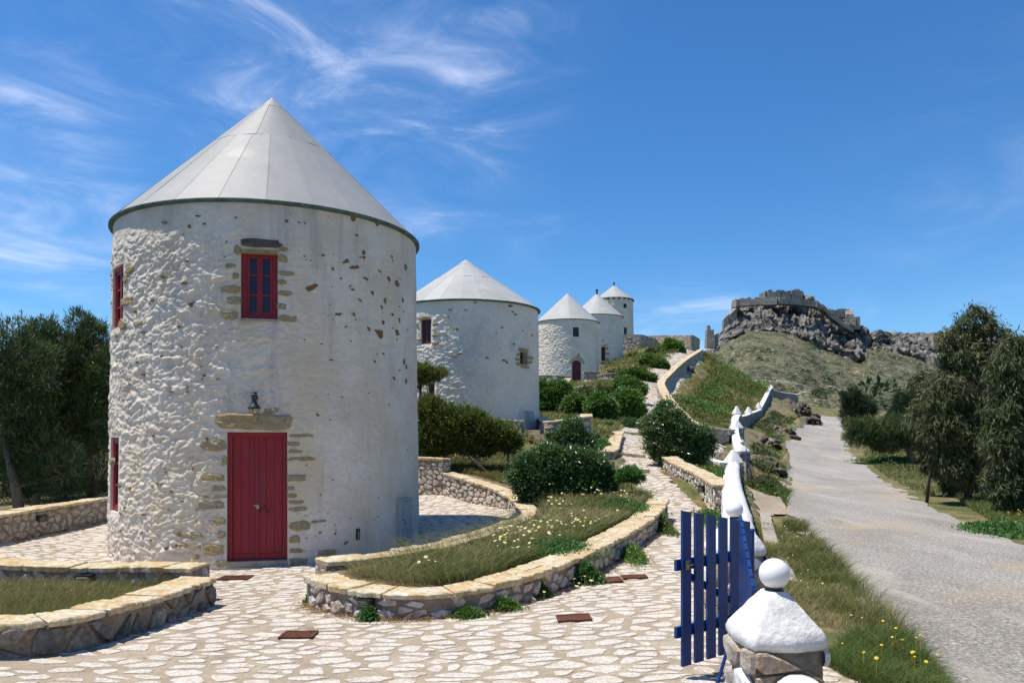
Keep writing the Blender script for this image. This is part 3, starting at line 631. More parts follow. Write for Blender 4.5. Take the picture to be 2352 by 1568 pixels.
# soil in the beds
def soil(name, poly, ctrl, d=.15, mat=None, sub=0.0, **k):
    f = RBF(ctrl, None, .01); p = np.array(poly); x0, y0 = p.min(0) - d; x1, y1 = p.max(0) + d
    xs = np.arange(x0, x1, d); ys = np.arange(y0, y1, d); X, Y = np.meshgrid(xs, ys); m = inpoly(X + d / 2, Y + d / 2, poly)[:-1, :-1]
    Z = f(X, Y) + (fbm(np.stack([X * 2, Y * 2, X * 0], -1), 4, 5) - .5) * .10; idx = np.arange(X.size).reshape(X.shape)
    F = np.stack([idx[:-1, :-1], idx[:-1, 1:], idx[1:, 1:], idx[1:, :-1]], -1)[m].reshape(-1, 4)
    used = np.unique(F); mp = np.zeros(X.size, int); mp[used] = np.arange(len(used))
    build(name, np.stack([X, Y, Z], -1).reshape(-1, 3)[used], mp[F], mat or soilm, smooth=True, **k); return f
bed_poly = [(a, b) for a, b, c in outer] + [(3.3, 21), (3.25, 24.6), (2.9, 25.5), (0, 26), (-2.2, 25.4), (-2.0, 22.2)] + [(a, b) for a, b, c in inner[::-1]]
bedH = soil('bed_soil', bed_poly, [(a, b, c - .07) for a, b, c in outer] + [(a, b, c - .10) for a, b, c in inner] + [(2, 20, -1.42), (1.5, 17, -1.48), (3.2, 21, -1.47), (3.1, 24.6, -1.12), (0, 23, -.98), (2, 23, -1.1), (-1.8, 23, -.9), (0, 25.6, -.55), (2.4, 25.4, -.75), (-2.2, 25.4, -.35)], kind='structure')
lbedH = soil('bed_soil', lplanter, [(a, b, c - .16) for a, b, c in lp_front] + [(a, b, c - .22) for a, b, c in lp_back] + [(-9.5, 7, -1.75), (-9.5, 11.5, -1.8)], kind='structure')

# ================================================================== windmills
def hit(u, v, cx, cy, R, R1=None, z0=0, z1=1):
    """where the sight line through (u, v) meets the tower: angle and height"""
    d = np.array([(u - CU) / FPX, 1.0, (HV - v) / FPX]); Rr = R
    for _ in range(4):
        a = d[0] ** 2 + d[1] ** 2; b = -2 * (d[0] * cx + d[1] * cy); c = cx * cx + cy * cy - Rr * Rr; q = b * b - 4 * a * c
        t = (-b - math.sqrt(max(q, 0))) / (2 * a); z = d[2] * t
        if R1: Rr = R + (R1 - R) * min(max((z - z0) / (z1 - z0), 0), 1)
    return math.atan2(d[1] * t - cy, d[0] * t - cx), z
class Tower: pass
def windmill(label, cx, cy, z0, z1, R0, R1, apexz, openings, pm, rm, res=(300, 200), amp=(.05, .012), cell=(.26, .16), nsheet=24, rings=(0, .52, .93, 1), overhang=.07, seed=1, roofobj=True, finial=False):
    """openings: (theta0, theta1, zb, zt, depth)"""
    T = Tower(); root = empty('windmill', (cx, cy, z0), label, 'windmill', 'round windmills with conical metal roofs'); T.root = root
    def Rz(z): return R0 + (R1 - R0) * np.clip((z - z0) / (z1 - z0), 0, 1)
    cam_a = math.atan2(-cy, -cx)
    th = np.concatenate([np.linspace(cam_a - 1.75, cam_a + 1.75, res[0]), np.linspace(cam_a + 1.75, cam_a + 2 * math.pi - 1.75, 40)[1:-1]])
    zz = np.linspace(z0 - .15, z1, res[1])
    th = list(th); zz = list(zz)
    dth = 3.5 / res[0]; dz = (z1 - z0) / res[1]
    lo = cam_a - 1.75
    def wrap(a):
        while a < lo: a += 2 * math.pi
        while a >= lo + 2 * math.pi: a -= 2 * math.pi
        return a
    O = []
    for (a0, a1, b0, b1, dp) in openings:
        a0 = wrap(a0); a1 = wrap(a1); a0, a1 = min(a0, a1), max(a0, a1); O.append((a0, a1, b0, b1, dp))
        for a in (a0, a1):
            th = [t for t in th if abs(t - a) > dth * .4] + [a]
        for b in (b0, b1):
            zz = [t for t in zz if abs(t - b) > dz * .4] + [b]
    th = np.array(sorted(th)); zz = np.array(sorted(zz)); A, Z = np.meshgrid(th, zz)
    R = Rz(Z); s = A * R0
    # uneven rendered rubble: domed stones under the whitewash
    wx = fbm(np.stack([s * 2.6, Z * 2.6, s * 0], -1), 4, seed) - .5; wz = fbm(np.stack([s * 2.6, Z * 2.6, s * 0 + 7], -1), 4, seed + 3) - .5
    d1, d2, idv = worley(s / cell[0] + wx * 2.2, Z / cell[1] + wz * 2.2, seed); e1, e2, _ = worley(s / cell[0] * 2.3 + wx * 3, Z / cell[1] * 2.3 + wz * 3, seed + 9)
    r1 = fbm(np.stack([s * 7 + wx * 5, Z * 10 + wz * 5, s * 0], -1), 5, seed + 5, .66); ridge = 1 - np.abs(2 * fbm(np.stack([s * 6 + wz * 4 - Z * 2.5, Z * 11 + wx * 4, s * 0 + 3], -1), 4, seed + 15, .6) - 1) * 3
    rough = np.clip((d2 - d1) * 1.3, 0, .6) * (.2 + .8 * idv) * .55 + np.clip((e2 - e1) * 1.5, 0, .7) * .12 + (r1 - .5) * 1.1 + .3 + np.clip(ridge, 0, 1) * .22
    big = fbm(np.stack([np.cos(A) * 1.6, np.sin(A) * 1.6, Z * .5], -1), 3, seed + 21) - .5
    # rough towards the weather side, smoother render elsewhere
    edge = -math.pi / 2 + .30 + (fbm(np.stack([Z * 1.1, Z * 0, Z * 0], -1), 3, seed + 30) - .5) * .5
    side = sstep(-(((A - edge + math.pi) % (2 * math.pi)) - math.pi), -.18, .12)
    w = amp[1] + (amp[0] - amp[1]) * side
    top = 1 - .75 * sstep(Z, z1 - .75, z1 - .35)
    disp = (rough - .35) * w * top + big * .05
    mask = np.ones_like(A)
    for (a0, a1, b0, b1, dp) in O:
        ds = np.maximum(np.maximum(a0 - A, A - a1) * R0, np.maximum(b0 - Z, Z - b1)); mask = np.minimum(mask, sstep(ds, 0, .12))
    disp = disp * mask; disp = disp * (1 - sstep(Z, z1 - .12, z1)) 
    Rr = R + disp
    V = np.stack([cx + np.cos(A) * Rr, cy + np.sin(A) * Rr, Z], -1).reshape(-1, 3)
    nz, nt_ = A.shape; idx = np.arange(nz * nt_).reshape(nz, nt_); nxt = np.roll(idx, -1, axis=1)
    F = np.stack([idx[:-1], nxt[:-1], nxt[1:], idx[1:]], -1); Am = (A + np.roll(A, -1, axis=1)) / 2; Zm = (Z[:-1] + Z[1:]) / 2; keep = np.ones(Zm.shape, bool)
    for (a0, a1, b0, b1, dp) in O: keep &= ~((Am[:-1] > a0) & (Am[:-1] < a1) & (Zm > b0) & (Zm < b1))
    T.wall = build('wall', V, F[keep].reshape(-1, 4), pm, root, smooth=True)
    T.fr = []
    for (a0, a1, b0, b1, dp) in O:
        am = (a0 + a1) / 2; n = np.array([math.cos(am), math.sin(am), 0.]); rt = np.array([-math.sin(am), math.cos(am), 0.]); mb = MB()
        ts = th[(th >= a0 - 1e-9) & (th <= a1 + 1e-9)]; zs = zz[(zz >= b0 - 1e-9) & (zz <= b1 + 1e-9)]
        def pt(a, z): r = float(Rz(np.array(z))); return np.array([cx + math.cos(a) * r, cy + math.sin(a) * r, z])
        loop = [pt(a, b0) for a in ts] + [pt(a1, z) for z in zs[1:]] + [pt(a, b1) for a in ts[::-1][1:]] + [pt(a0, z) for z in zs[::-1][1:-1]]
        rc = float(Rz(np.array((b0 + b1) / 2))) * math.cos((a1 - a0) / 2) - dp; pc = np.array([cx, cy, 0]) + n * rc; inn = [p - n * (np.dot(p - pc, n)) for p in loop]; m = len(loop)
        mb.add(loop + inn, [(i, (i + 1) % m, m + (i + 1) % m, m + i)[::-1] for i in range(m)])
        mb.add(inn, [tuple(range(m))]); rv = mb.build('reveal', pm, root)
        hw = math.sin((a1 - a0) / 2) * float(Rz(np.array((b0 + b1) / 2)))
        T.fr.append(dict(c=pc + np.array([0, 0, 1.]) * (b0 + b1) / 2, n=n, r=rt, hw=hw, hh=(b1 - b0) / 2, b0=b0, b1=b1, dp=dp))
    # roof: sheet metal sectors
    Ro = R1 + overhang; zr = z1 - .02; rr = random.Random(seed)
    def cone_pt(a, t, off=0.0): return (cx + math.cos(a) * (Ro * (1 - t) + off * .7), cy + math.sin(a) * (Ro * (1 - t) + off * .7), zr + (apexz - zr) * t + off * .7)
    joint = MB()
    for ri in range(len(rings) - 1):
        t0, t1 = rings[ri], rings[ri + 1]; ns = nsheet if ri == 0 else max(nsheet // 2, 8)
        if ri == len(rings) - 2 and len(rings) > 3: ns = 1
        sub = max(1, int(round(nsheet * (3 if nsheet < 30 else 2) / ns))) if ns > 1 else 32
        offs = .004 * ri
        for k in range(ns):
            a0 = 2 * math.pi * k / ns + .05 * ri; a1 = 2 * math.pi * (k + 1) / ns + .05 * ri; v = []; f = []; nt2 = 5
            bow = (rr.random() - .5) * .006; lift = rr.random() * .006
            for j in range(nt2):
                t = t0 - (.012 if ri and j == 0 else 0) + (t1 - t0) * j / (nt2 - 1)
                for i in range(sub + 1):
                    a = a0 + (a1 - a0) * i / sub; b = math.sin(math.pi * i / sub) if ns > 1 else 0
                    dent = (vnoise(np.array([[a * 6, t * 5, ri]]), seed)[0] - .5) * .025
                    v.append(cone_pt(a, t, offs + lift + (b * -.005 + dent * .6) * (1 - t) + (bow * b if ns > 1 else 0)))
            for j in range(nt2 - 1):
                for i in range(sub): q = j * (sub + 1) + i; f.append((q, q + 1, q + sub + 2, q + sub + 1))
            build('roof_sheet', v, f, rm, root, smooth=True) if roofobj else joint.add(v, f, rr.random())
            if ns > 1 and nsheet >= 24:   # standing lap over the joint
                mb = MB(); w2 = .006 / max(.25, 1)
                p0 = [np.array(cone_pt(a0, t0 + (t1 - t0) * j / 3, .008 + offs)) for j in range(4)]; tv = np.array([-math.sin(a0), math.cos(a0), 0])
                vv = [];
                for p in p0: vv += [p - tv * .009, p + tv * .009]
                dn = np.array([math.cos(a0) * .7, math.sin(a0) * .7, .7]) * .012
                T_ = vv + [q - dn for q in vv]
                ff = []
                for j in range(3): ff += [(2 * j, 2 * j + 1, 2 * j + 3, 2 * j + 2), (2 * j, 2 * j + 2, 8 + 2 * j + 2, 8 + 2 * j), (2 * j + 1, 8 + 2 * j + 1, 8 + 2 * j + 3, 2 * j + 3)]
                joint.add(T_, ff, rr.random())
    if joint.v: joint.build('roof_seams' if roofobj else 'roof', rm, root, kind='stuff' if roofobj else None)
    # drip edge and soffit
    e = MB(); e.lathe((cx, cy, zr), [(R1 - .12, -.07), (R1 - .02, -.055), (Ro - .03, -.045), (Ro + .010, -.034), (Ro + .012, .0), (Ro - .03, .02)], n=96); e.build('roof_edge', edge_green, root, smooth=True)
    if finial:
        f_ = MB(); f_.lathe((cx, cy, apexz - .25), [(.16, 0), (.17, .18), (.10, .22), (.09, .45), (.17, .5), (.15, .62), (.02, .74)], n=10); f_.build('finial', blackm, root)
    T.Rz = Rz; T.c = (cx, cy); T.z = (z0, z1); T.R = (R0, R1)
    def P2(u, v): return hit(u, v, cx, cy, R0, R1, z0, z1)
    T.hit = P2
    return T
def th_of(cx, cy, R0, R1, z0, z1):
    return lambda u, v: hit(u, v, cx, cy, R0, R1, z0, z1)

def patch_stone(T, u, v, w, h, mat, r, lift=.02, name='exposed_stone', joined=None, ang=0.0, n=10, z=None, depth=.0):
    """a stone showing through the render, w x h in photo pixels (2352 wide), lying on the curved wall"""
    a, zc = T.hit(u, v); cx, cy = T.c; dist = cy
    Z = (cy + math.sin(a) * T.Rz(zc)); sx = w / FPX * Z / 2; sz = h / FPX * Z / 2
    # pixels across the curved wall cover more arc where the wall turns away
    los = np.array([cx + math.cos(a) * float(T.Rz(zc)), cy + math.sin(a) * float(T.Rz(zc))]); los /= np.linalg.norm(los)
    cosf = max(abs(math.cos(a) * los[0] + math.sin(a) * los[1]), .35); sx /= cosf
    out_ = []; 
    for i in range(n):
        t = 2 * math.pi * i / n + (r.random() - .5) * .3; ca, sa = math.cos(t), math.sin(t); p = 5.5 if w > 1.1 * h and name != 'bare_stone' else 2.2
        k = (abs(ca) ** p + abs(sa) ** p) ** (-1 / p) * ((.80 + r.random() * .30) if name != 'bare_stone' and joined is None else (.50 + r.random() * .75)); x, y = ca * k * sx, sa * k * sz
        if ang: x, y = x * math.cos(ang) - y * math.sin(ang), x * math.sin(ang) + y * math.cos(ang)
        out_.append((x, y))
    def pos(x, y, o):
        zz = zc + y; rr_ = float(T.Rz(zz)) + o; aa = a + x / rr_; return (cx + math.cos(aa) * rr_, cy + math.sin(aa) * rr_, zz)
    v_ = [pos(x, y, -.05) for x, y in out_] + [pos(x * .97, y * .97, lift * .7) for x, y in out_] + [pos(x * .72, y * .72, lift * (.9 + r.random() * .4)) for x, y in out_] + [pos(0, 0, lift * 1.1)]
    f_ = [(i, (i + 1) % n, n + (i + 1) % n, n + i) for i in range(n)] + [(n + i, n + (i + 1) % n, 2 * n + (i + 1) % n, 2 * n + i) for i in range(n)] + [(2 * n + i, 2 * n + (i + 1) % n, 3 * n) for i in range(n)]
    if joined is not None: joined.add(v_, f_, r.random())
    else: return build(name, v_, f_, mat, T.root)

def frame_axes(fr): return [fr['r'], fr['n'], np.array([0, 0, 1.])]
def make_window(T, fr, mat, panes=(2, 3), fw=.07, sash=.04):
    ax = frame_axes(fr); c = fr['c'] + fr['n'] * .03; hw, hh = fr['hw'] - .004, fr['hh'] - .004
    f = MB()
    for s in (-1, 1): f.box(c + ax[0] * s * (hw - fw / 2), (fw / 2, .03, hh), ax); f.box(c + ax[2] * s * (hh - fw / 2), (hw - fw - .001, .03, fw / 2), ax)
    W = f.build('window', mat, T.root)
    iw, ih = hw - fw, hh - fw; nx_, nz_ = panes; cw = 2 * iw / nx_
    for i in range(nx_):
        cc = c + ax[0] * (-iw + cw * (i + .5)) - fr['n'] * .006; g = MB()
        for s in (-1, 1): g.box(cc + ax[0] * s * (cw / 2 - sash / 2 - .003), (sash / 2, .022, ih - .003), ax); g.box(cc + ax[2] * s * (ih - sash / 2 - .003), (cw / 2 - sash - .004, .022, sash / 2), ax)
        for k in range(1, nz_): g.box(cc + ax[2] * (-ih + 2 * ih * k / nz_), (cw / 2 - sash - .004, .018, .014), ax)
        g.build('sash', mat, W)
        for k in range(nz_):
            p = MB(); p.box(cc + ax[2] * (-ih + 2 * ih * (k + .5) / nz_) - fr['n'] * .012, (cw / 2 - sash, .003, ih / nz_ - .008), ax); p.build('pane', glassd, W)
    return W

# ---- windmill 1 (large, foreground)
cx, cy = -4.88, 15.96; z0, z1 = -2.27, 3.96; R0, R1 = 2.965, 2.89
q = th_of(cx, cy, R0, R1, z0, z1)
def op(u0, u1, v0, v1, um=None, dp=.16):
    um = um or (u0 + u1) / 2; return (q(u0, (v0 + v1) / 2)[0], q(u1, (v0 + v1) / 2)[0], q(um, v1)[1], q(um, v0)[1], dp)
aL1 = q(283, 675)[0]; aL2 = q(272, 1090)[0]
ops = [op(521, 660, 992, 1303, dp=.14), op(553, 638, 573, 733, dp=.13), (aL1, aL1 - .27, q(283, 748)[1], q(283, 604)[1], .10), (aL2, aL2 - .22, q(272, 1178)[1], q(272, 1004)[1], .10)]
T1 = windmill('nearest and largest windmill with red double door and peeling white walls', cx, cy, z0, z1, R0, R1, 6.87, ops, plaster, roofmat, res=(620, 420), amp=(.062, .026), cell=(.24, .15), nsheet=24, rings=(0, .60, .92, 1), overhang=.075, seed=2)
# red double door
fr = T1.fr[0]; ax = frame_axes(fr); c = fr['c'] + fr['n'] * .03; hw, hh = fr['hw'] - .004, fr['hh'] - .004; sillh = .10
f = MB(); fw = .075
for s in (-1, 1): f.box(c + ax[0] * s * (hw - fw / 2), (fw / 2, .035, hh), ax)
f.box(c + ax[2] * (hh - .035), (hw - fw - .001, .035, .034), ax)
door = f.build('door', redp, T1.root)
st = MB(); st.box(c - ax[2] * (hh - sillh / 2) + fr['n'] * .04, (hw - .002, .09, sillh / 2), ax); st.build('threshold', concrete, T1.root)
iw = hw - fw; lo = -hh + sillh + .004; hi = hh - .07
for s in (-1, 1):
    lc = c + ax[0] * s * iw / 2 + ax[2] * (lo + hi) / 2 - fr['n'] * .012; lf = MB(); lf.box(lc - fr['n'] * .008, (iw / 2 - .003, .010, (hi - lo) / 2), ax)
    lf.box(lc - ax[2] * ((hi - lo) / 2 - .055) + fr['n'] * .012, (iw / 2 - .003, .012, .05), ax)
    L = lf.build('door_leaf', redp, T1.root)
    for k in range(3):
        w3 = (iw - .012) / 3; mb = MB(); mb.box(lc + ax[0] * (-iw / 2 + .006 + w3 * (k + .5)) + fr['n'] * .008 + ax[2] * .055, (w3 / 2 - .0035, .007, (hi - lo) / 2 - .058), ax); mb.build('plank', redp, L)
mb = MB(); mb.box(c + ax[2] * (lo + hi) / 2 + fr['n'] * .013 - ax[0] * .012, (.022, .014, (hi - lo) / 2), ax); mb.build('cover_strip', redp, door)
lk = MB(); zc = -.10
lk.box(c + ax[2] * zc + fr['n'] * .04 - ax[0] * .02, (.04, .008, .010), ax); lk.box(c + ax[2] * (zc - .035) + fr['n'] * .045, (.022, .010, .024), ax); lk.tube([c + ax[2] * (zc - .01) + fr['n'] * .045 + ax[0] * d + ax[2] * h for d, h in ((-.015, 0), (-.015, .02), (0, .03), (.015, .02), (.015, 0))], .004)
lk.build('padlock', bronze, door)
lk = MB(); lk.lathe(c + ax[2] * (zc - .09) + ax[0] * .045 + fr['n'] * .022, [(.022, 0), (.022, .012), (.012, .016), (.0, .016)], n=14, ax=[ax[0], ax[2], fr['n']]); lk.build('keyhole', blackm, door)
lk = MB(); lk.tube([c + ax[0] * .11 + ax[2] * (zc - .02) + fr['n'] * .02, c + ax[0] * .11 + ax[2] * (zc - .02) + fr['n'] * .05, c + ax[0] * .17 + ax[2] * (zc - .13) + fr['n'] * .05, c + ax[0] * .17 + ax[2] * (zc - .13) + fr['n'] * .02], .009); lk.build('handle', blackm, door)
make_window(T1, T1.fr[1], redp, (2, 3), fw=.085)
make_window(T1, T1.fr[2], redp, (2, 3), fw=.07); make_window(T1, T1.fr[3], redp, (1, 3), fw=.07)
# exposed stones round the door and the windows, read off the photograph
r = random.Random(3)
Q = [  # u, v, w, h (display px)
 (545,574,16,26,1),(529,610,24,12,1),(542,634,17,17,1),(531,665,45,18,1),(538,690,32,20,1),(528,724,42,24,1),
 (651,573,22,10,1),(649,594,22,18,1),(659,628,38,12,1),(648,648,20,12,1),(656,673,34,14,1),(647,704,24,15,1),(662,732,42,18,1),
 (490,1022,56,30,1),(515,1058,14,26,1),(489,1097,55,20,1),(503,1121,32,15,1),(473,1139,17,11,1),(503,1140,34,9,1),(486,1159,62,20,1),(502,1197,37,20,1),(508,1228,22,20,1),(490,1262,46,30,1),(508,1294,28,16,1),
 (433,1228,62,13,1),(420,1253,24,12,1),(447,1256,30,10,1),(450,1280,14,10,1),
 (692,1000,58,8,1),(674,1019,28,11,1),(678,1036,34,9,1),(693,1053,64,10,1),(682,1097,42,17,1),(668,1121,16,10,1),(671,1138,22,9,1),(680,1153,34,9,1),(684,1169,42,12,1),(689,1206,48,24,1),(677,1238,24,19,1),(680,1264,32,12,1),(685,1290,42,20,1),(750,1268,44,14,1),
 (722,1198,18,8,1),(740,1196,18,6,1),(624,942,36,14,1)]
for (u, v, w, h, k) in Q: patch_stone(T1, u, v, w, h, quoin, r, .022)
patch_stone(T1, 600, 559, 100, 22, quoin_dark, r, .035, name='lintel', n=16)
for (u, v, w, h) in ((548, 966, 100, 40), (628, 970, 92, 42)): patch_stone(T1, u, v, w, h, quoin, r, .05, name='lintel', n=14)
# reveal-side lintel under the window head, sill
mb = MB(); fr = T1.fr[1]; ax = frame_axes(fr); mb.box(fr['c'] + ax[2] * (fr['hh'] - .035) + fr['n'] * .10, (fr['hw'] - .002, .05, .034), ax); mb.build('lintel', quoin, T1.root)
mb = MB(); mb.box(fr['c'] - ax[2] * (fr['hh'] + .012) + fr['n'] * .155, (fr['hw'] + .01, .035, .016), ax); mb.build('sill', concrete, T1.root)
for (u, v, w, h) in ((291,692,26,20),(318,743,20,12),(281,745,14,26),(290,640,12,22),(300,620,16,14),(254,630,8,14),(268,770,10,12),(256,1060,9,20)): patch_stone(T1, u, v, w, h, quoin, r, .03)
holes = [(812,501,15,22,.9),(865,513,10,12,.3),(658,508,9,8,0),(714,660,32,16,-.5),(795,601,16,11,-.4),(815,614,24,9,-.25),(836,580,8,10,.6),(836,592,9,7,0),(742,586,10,5,0),(765,617,8,8,.5),
 (777,722,20,8,-.2),(872,765,22,20,.6),(795,752,10,10,.4),(812,722,10,8,.3),(885,692,9,10,.8),(876,704,7,8,0),(752,828,26,6,-.1),(912,650,10,16,.7),(930,614,8,14,1.1),(893,640,8,10,.5),(913,762,10,12,.6),(928,830,6,14,1.3),(932,875,6,18,1.4),(933,842,5,12,1.4),
 (820,540,7,5,0),(840,640,12,7,.3),(855,672,9,8,.6),(828,690,8,5,.2),(847,756,8,7,.5),(880,740,7,10,.8),(902,722,7,8,.5),(925,690,6,10,1.2),(918,735,6,9,1.0),(810,665,10,6,.3),(783,640,6,5,.2),(871,622,10,6,.4),(900,590,6,9,1.0),
 (729,952,8,14,-.8),(766,963,16,6,.1),(757,963,8,6,.4),(740,790,8,4,0),(700,780,6,4,.2),(860,830,8,5,.3),(880,812,7,4,.2),(830,870,9,6,.3),(846,902,7,5,.2),(905,868,6,7,.5),(785,912,7,5,.1),(893,928,5,7,.7),
 (795,1245,6,16,1.2),(770,1225,5,5,0),(735,1222,6,5,0),(642,468,24,5,-.1),(620,462,12,6,0),(745,478,22,4,-.2),(455,497,14,5,.1),(436,520,9,8,.2),(380,512,8,5,0),(470,515,10,4,0),
 (542,500,8,5,0),(522,555,7,10,.6),(515,590,9,5,.2),(430,600,10,6,.3),(425,650,18,8,-.2),(440,700,14,12,.2),(412,750,10,6,.1),(352,690,9,7,.2),(375,635,9,6,0),(330,860,8,6,.1),(395,900,14,5,.2),(500,870,12,4,.1),(355,1000,9,7,.3),(470,862,8,6,0),
 (365,1110,14,8,.1),(420,1150,10,5,.1),(395,1128,9,5,.1),(330,1180,12,8,.2),(350,1240,10,8,.2),(300,1120,8,6,.2),(412,1222,12,5,.1),(385,1258,12,7,.1),(300,880,8,5,.2),(345,790,7,5,.2)]
for (u, v, w, h, a) in holes:
    if max(w, h) > 10: patch_stone(T1, u, v, w, h, hole_m, r, .010 if u > 510 else .03, name='bare_stone', ang=-a, n=9)
hj = MB()
for (u, v, w, h, a) in holes:
    if max(w, h) <= 10: patch_stone(T1, u, v, w, h, hole_m, r, .010 if u > 510 else .03, joined=hj, ang=-a, n=7)
for _ in range(130):
    u = r.choice([r.uniform(690, 940), r.uniform(560, 940), r.uniform(270, 520)]); v = r.uniform(490, 1290)
    if 500 < u < 700 and v > 930: continue
    if 500 < u < 690 and 540 < v < 750: continue
    patch_stone(T1, u, v, r.uniform(2.5, 7), r.uniform(2, 4.5), hole_m, r, .008 if u > 510 else .035, joined=hj, ang=r.uniform(-.6, .6), n=6)
hj.build('bare_specks', hole_m, T1.root, kind='stuff')
# hatch slot and the meter cabinet
a, z = T1.hit(821, 1226); n_ = np.array([math.cos(a), math.sin(a), 0]); rt_ = np.array([-math.sin(a), math.cos(a), 0]); pc = np.array([cx, cy, z]) + n_ * (2.965)
mb = MB(); mb.box(pc + n_ * .008, (.035, .01, .10), [rt_, n_, np.array([0, 0, 1.])]); sl_ = mb.build('wall_slot', blackm, T1.root)
mb = MB(); mb.box(pc + n_ * .022 - np.array([0, 0, .02]), (.010, .006, .06), [rt_, n_, np.array([0, 0, 1.])]); mb.build('slot_plate', concrete, sl_)
def cabinet(T, u, v0, v1, w, label):
    a, zt = T.hit(u, v0); _, zb = T.hit(u, v1); n_ = np.array([math.cos(a), math.sin(a), 0]); rt_ = np.array([-math.sin(a), math.cos(a), 0]); up = np.array([0, 0, 1.])
    pc = np.array([T.c[0], T.c[1], (zt + zb) / 2]) + n_ * (float(T.Rz(np.array(zb))) + .02); hh_ = (zt - zb) / 2
    o = empty('meter_cabinet', pc - up * hh_, label, 'cabinet'); axx = [rt_, n_, up]
    m = MB(); m.box(pc, (w, .09, hh_), axx); m.box(pc + up * (hh_ + .012) + n_ * .01, (w + .015, .11, .010), axx); m.build('cabinet_body', greybox, o)
    m = MB(); m.box(pc + n_ * .101, (w - .03, .009, hh_ - .03), axx); d = m.build('cabinet_door', greybox, o)
    m = MB(); m.box(pc + n_ * .118 - rt_ * (w - .05), (.02, .008, .012), axx); m.box(pc + n_ * .113 - rt_ * (w - .11) - up * .06, (.008, .004, .025), axx); m.build('latch', blackm, d)
    for s in (-1, 1):
        m = MB(); m.box(pc + n_ * .095 + rt_ * (w - .012) + up * s * hh_ * .6, (.008, .022, .03), axx); m.build('hinge', greybox, d)
cabinet(T1, 922, 1146, 1238, .21, 'grey metal meter cabinet on the right flank of the nearest windmill')
# lamp above the door
a, z = T1.hit(586, 925); n_ = np.array([math.cos(a), math.sin(a), 0]); up = np.array([0, 0, 1.]); pc = np.array([cx, cy, z]) + n_ * 2.93
o = empty('wall_lamp', pc, 'black bell shaped wall lamp above the red double door', 'wall lamp')
m = MB(); m.tube([pc + up * .12, pc + up * .12 + n_ * .05, pc + up * .14 + n_ * .13], .018, 8); m.box(pc + up * .12 + n_ * .005, (.045, .012, .06), [np.cross(up, n_), n_, up]); m.build('bracket', blackm, o)
lc = pc + n_ * .14 + up * -.02; m = MB(); m.lathe(lc, [(.0, .17), (.045, .165), (.05, .14), (.042, .10), (.040, .04), (.055, .0), (.085, -.04), (.105, -.075), (.10, -.085), (.07, -.08)], n=24); m.build('shade', blackm, o, smooth=True)
m = MB(); m.lathe(lc, [(.072, -.08), (.074, -.11), (.060, -.145), (.03, -.165), (0, -.17)], n=20); g = m.build('lamp_bulb', lampglass, o, smooth=True)
m = MB()
for k in range(4):
    t = k * math.pi / 2; m.tube([lc + np.array([math.cos(t) * rr_, math.sin(t) * rr_, h]) for rr_, h in ((.078, -.08), (.080, -.115), (.064, -.152), (.0, -.178))], .004, 5)
m.build('guard', blackm, o)

# ---- the others
def simple_opening(T, fr, mat, arch=False, panes=(2, 2)): make_window(T, fr, mat, panes, fw=.06, sash=.03)
def wooden_door(T, fr, mat):
    ax = frame_axes(fr); c = fr['c'] + fr['n'] * .03; hw, hh = fr['hw'] - .004, fr['hh'] - .004; m = MB()
    for s in (-1, 1): m.box(c + ax[0] * s * (hw - .03), (.03, .03, hh), ax)
    m.box(c + ax[2] * (hh - .03), (hw - .061, .03, .03), ax); d = m.build('door', mat, T.root); n = 6; w = (2 * hw - .12) / n
    for k in range(n): m = MB(); m.box(c + ax[0] * (-hw + .06 + w * (k + .5)) - ax[2] * .03, (w / 2 - .003, .012, hh - .032), ax); m.build('plank', mat, d)
    return d
def small_lamp(T, u, v, label):
    a, z = T.hit(u, v); n_ = np.array([math.cos(a), math.sin(a), 0]); pc = np.array([T.c[0], T.c[1], z]) + n_ * (T.R[0])
    o = empty('wall_lamp', pc, label, 'wall lamp'); m = MB(); m.box(pc + up * .1 + n_ * .05, (.03, .07, .03), [np.cross(up, n_), n_, up]); m.build('bracket', blackm, o)
    m = MB(); m.lathe(pc + n_ * .14, [(.0, .17), (.05, .16), (.045, .05), (.12, -.07), (.08, -.08)], n=12); m.build('shade', blackm, o)

cx, cy = -1.88, 31.9; z0, z1 = .05, 5.06; R0, R1 = 3.0, 2.93; q = th_of(cx, cy, R0, R1, z0, z1)
ops2 = [op(966, 990, 733, 790, dp=.16), op(1194, 1212, 808, 838, dp=.3), op(984, 998, 880, 918, dp=.2)]
T2 = windmill('second windmill, wide and low, with one red window and a small square stone framed hole', cx, cy, z0, z1, R0, R1, 7.15, ops2, plaster_b, roof_far, res=(420, 240), amp=(.085, .028), cell=(.27, .17), nsheet=24, rings=(0, .58, .9, 1), overhang=.10, seed=12)
make_window(T2, T2.fr[0], redp_far, (2, 2), fw=.06); simple_opening(T2, T2.fr[1], redp_far, panes=(1, 1)); wooden_door(T2, T2.fr[2], redp_far)
for (u, v, w, h) in ((974,729,30,7),(958,745,10,7),(1000,744,14,7),(1000,758,10,5),(1001,770,18,7),(958,782,18,6),(1000,788,16,7),(1012,792,8,4),
                     (1203,804,26,8),(1190,814,8,6),(1189,825,12,6),(1218,822,16,7),(1216,832,12,6),(1192,836,14,6),(1206,843,20,5)): patch_stone(T2, u, v, w, h, quoin, r, .05)
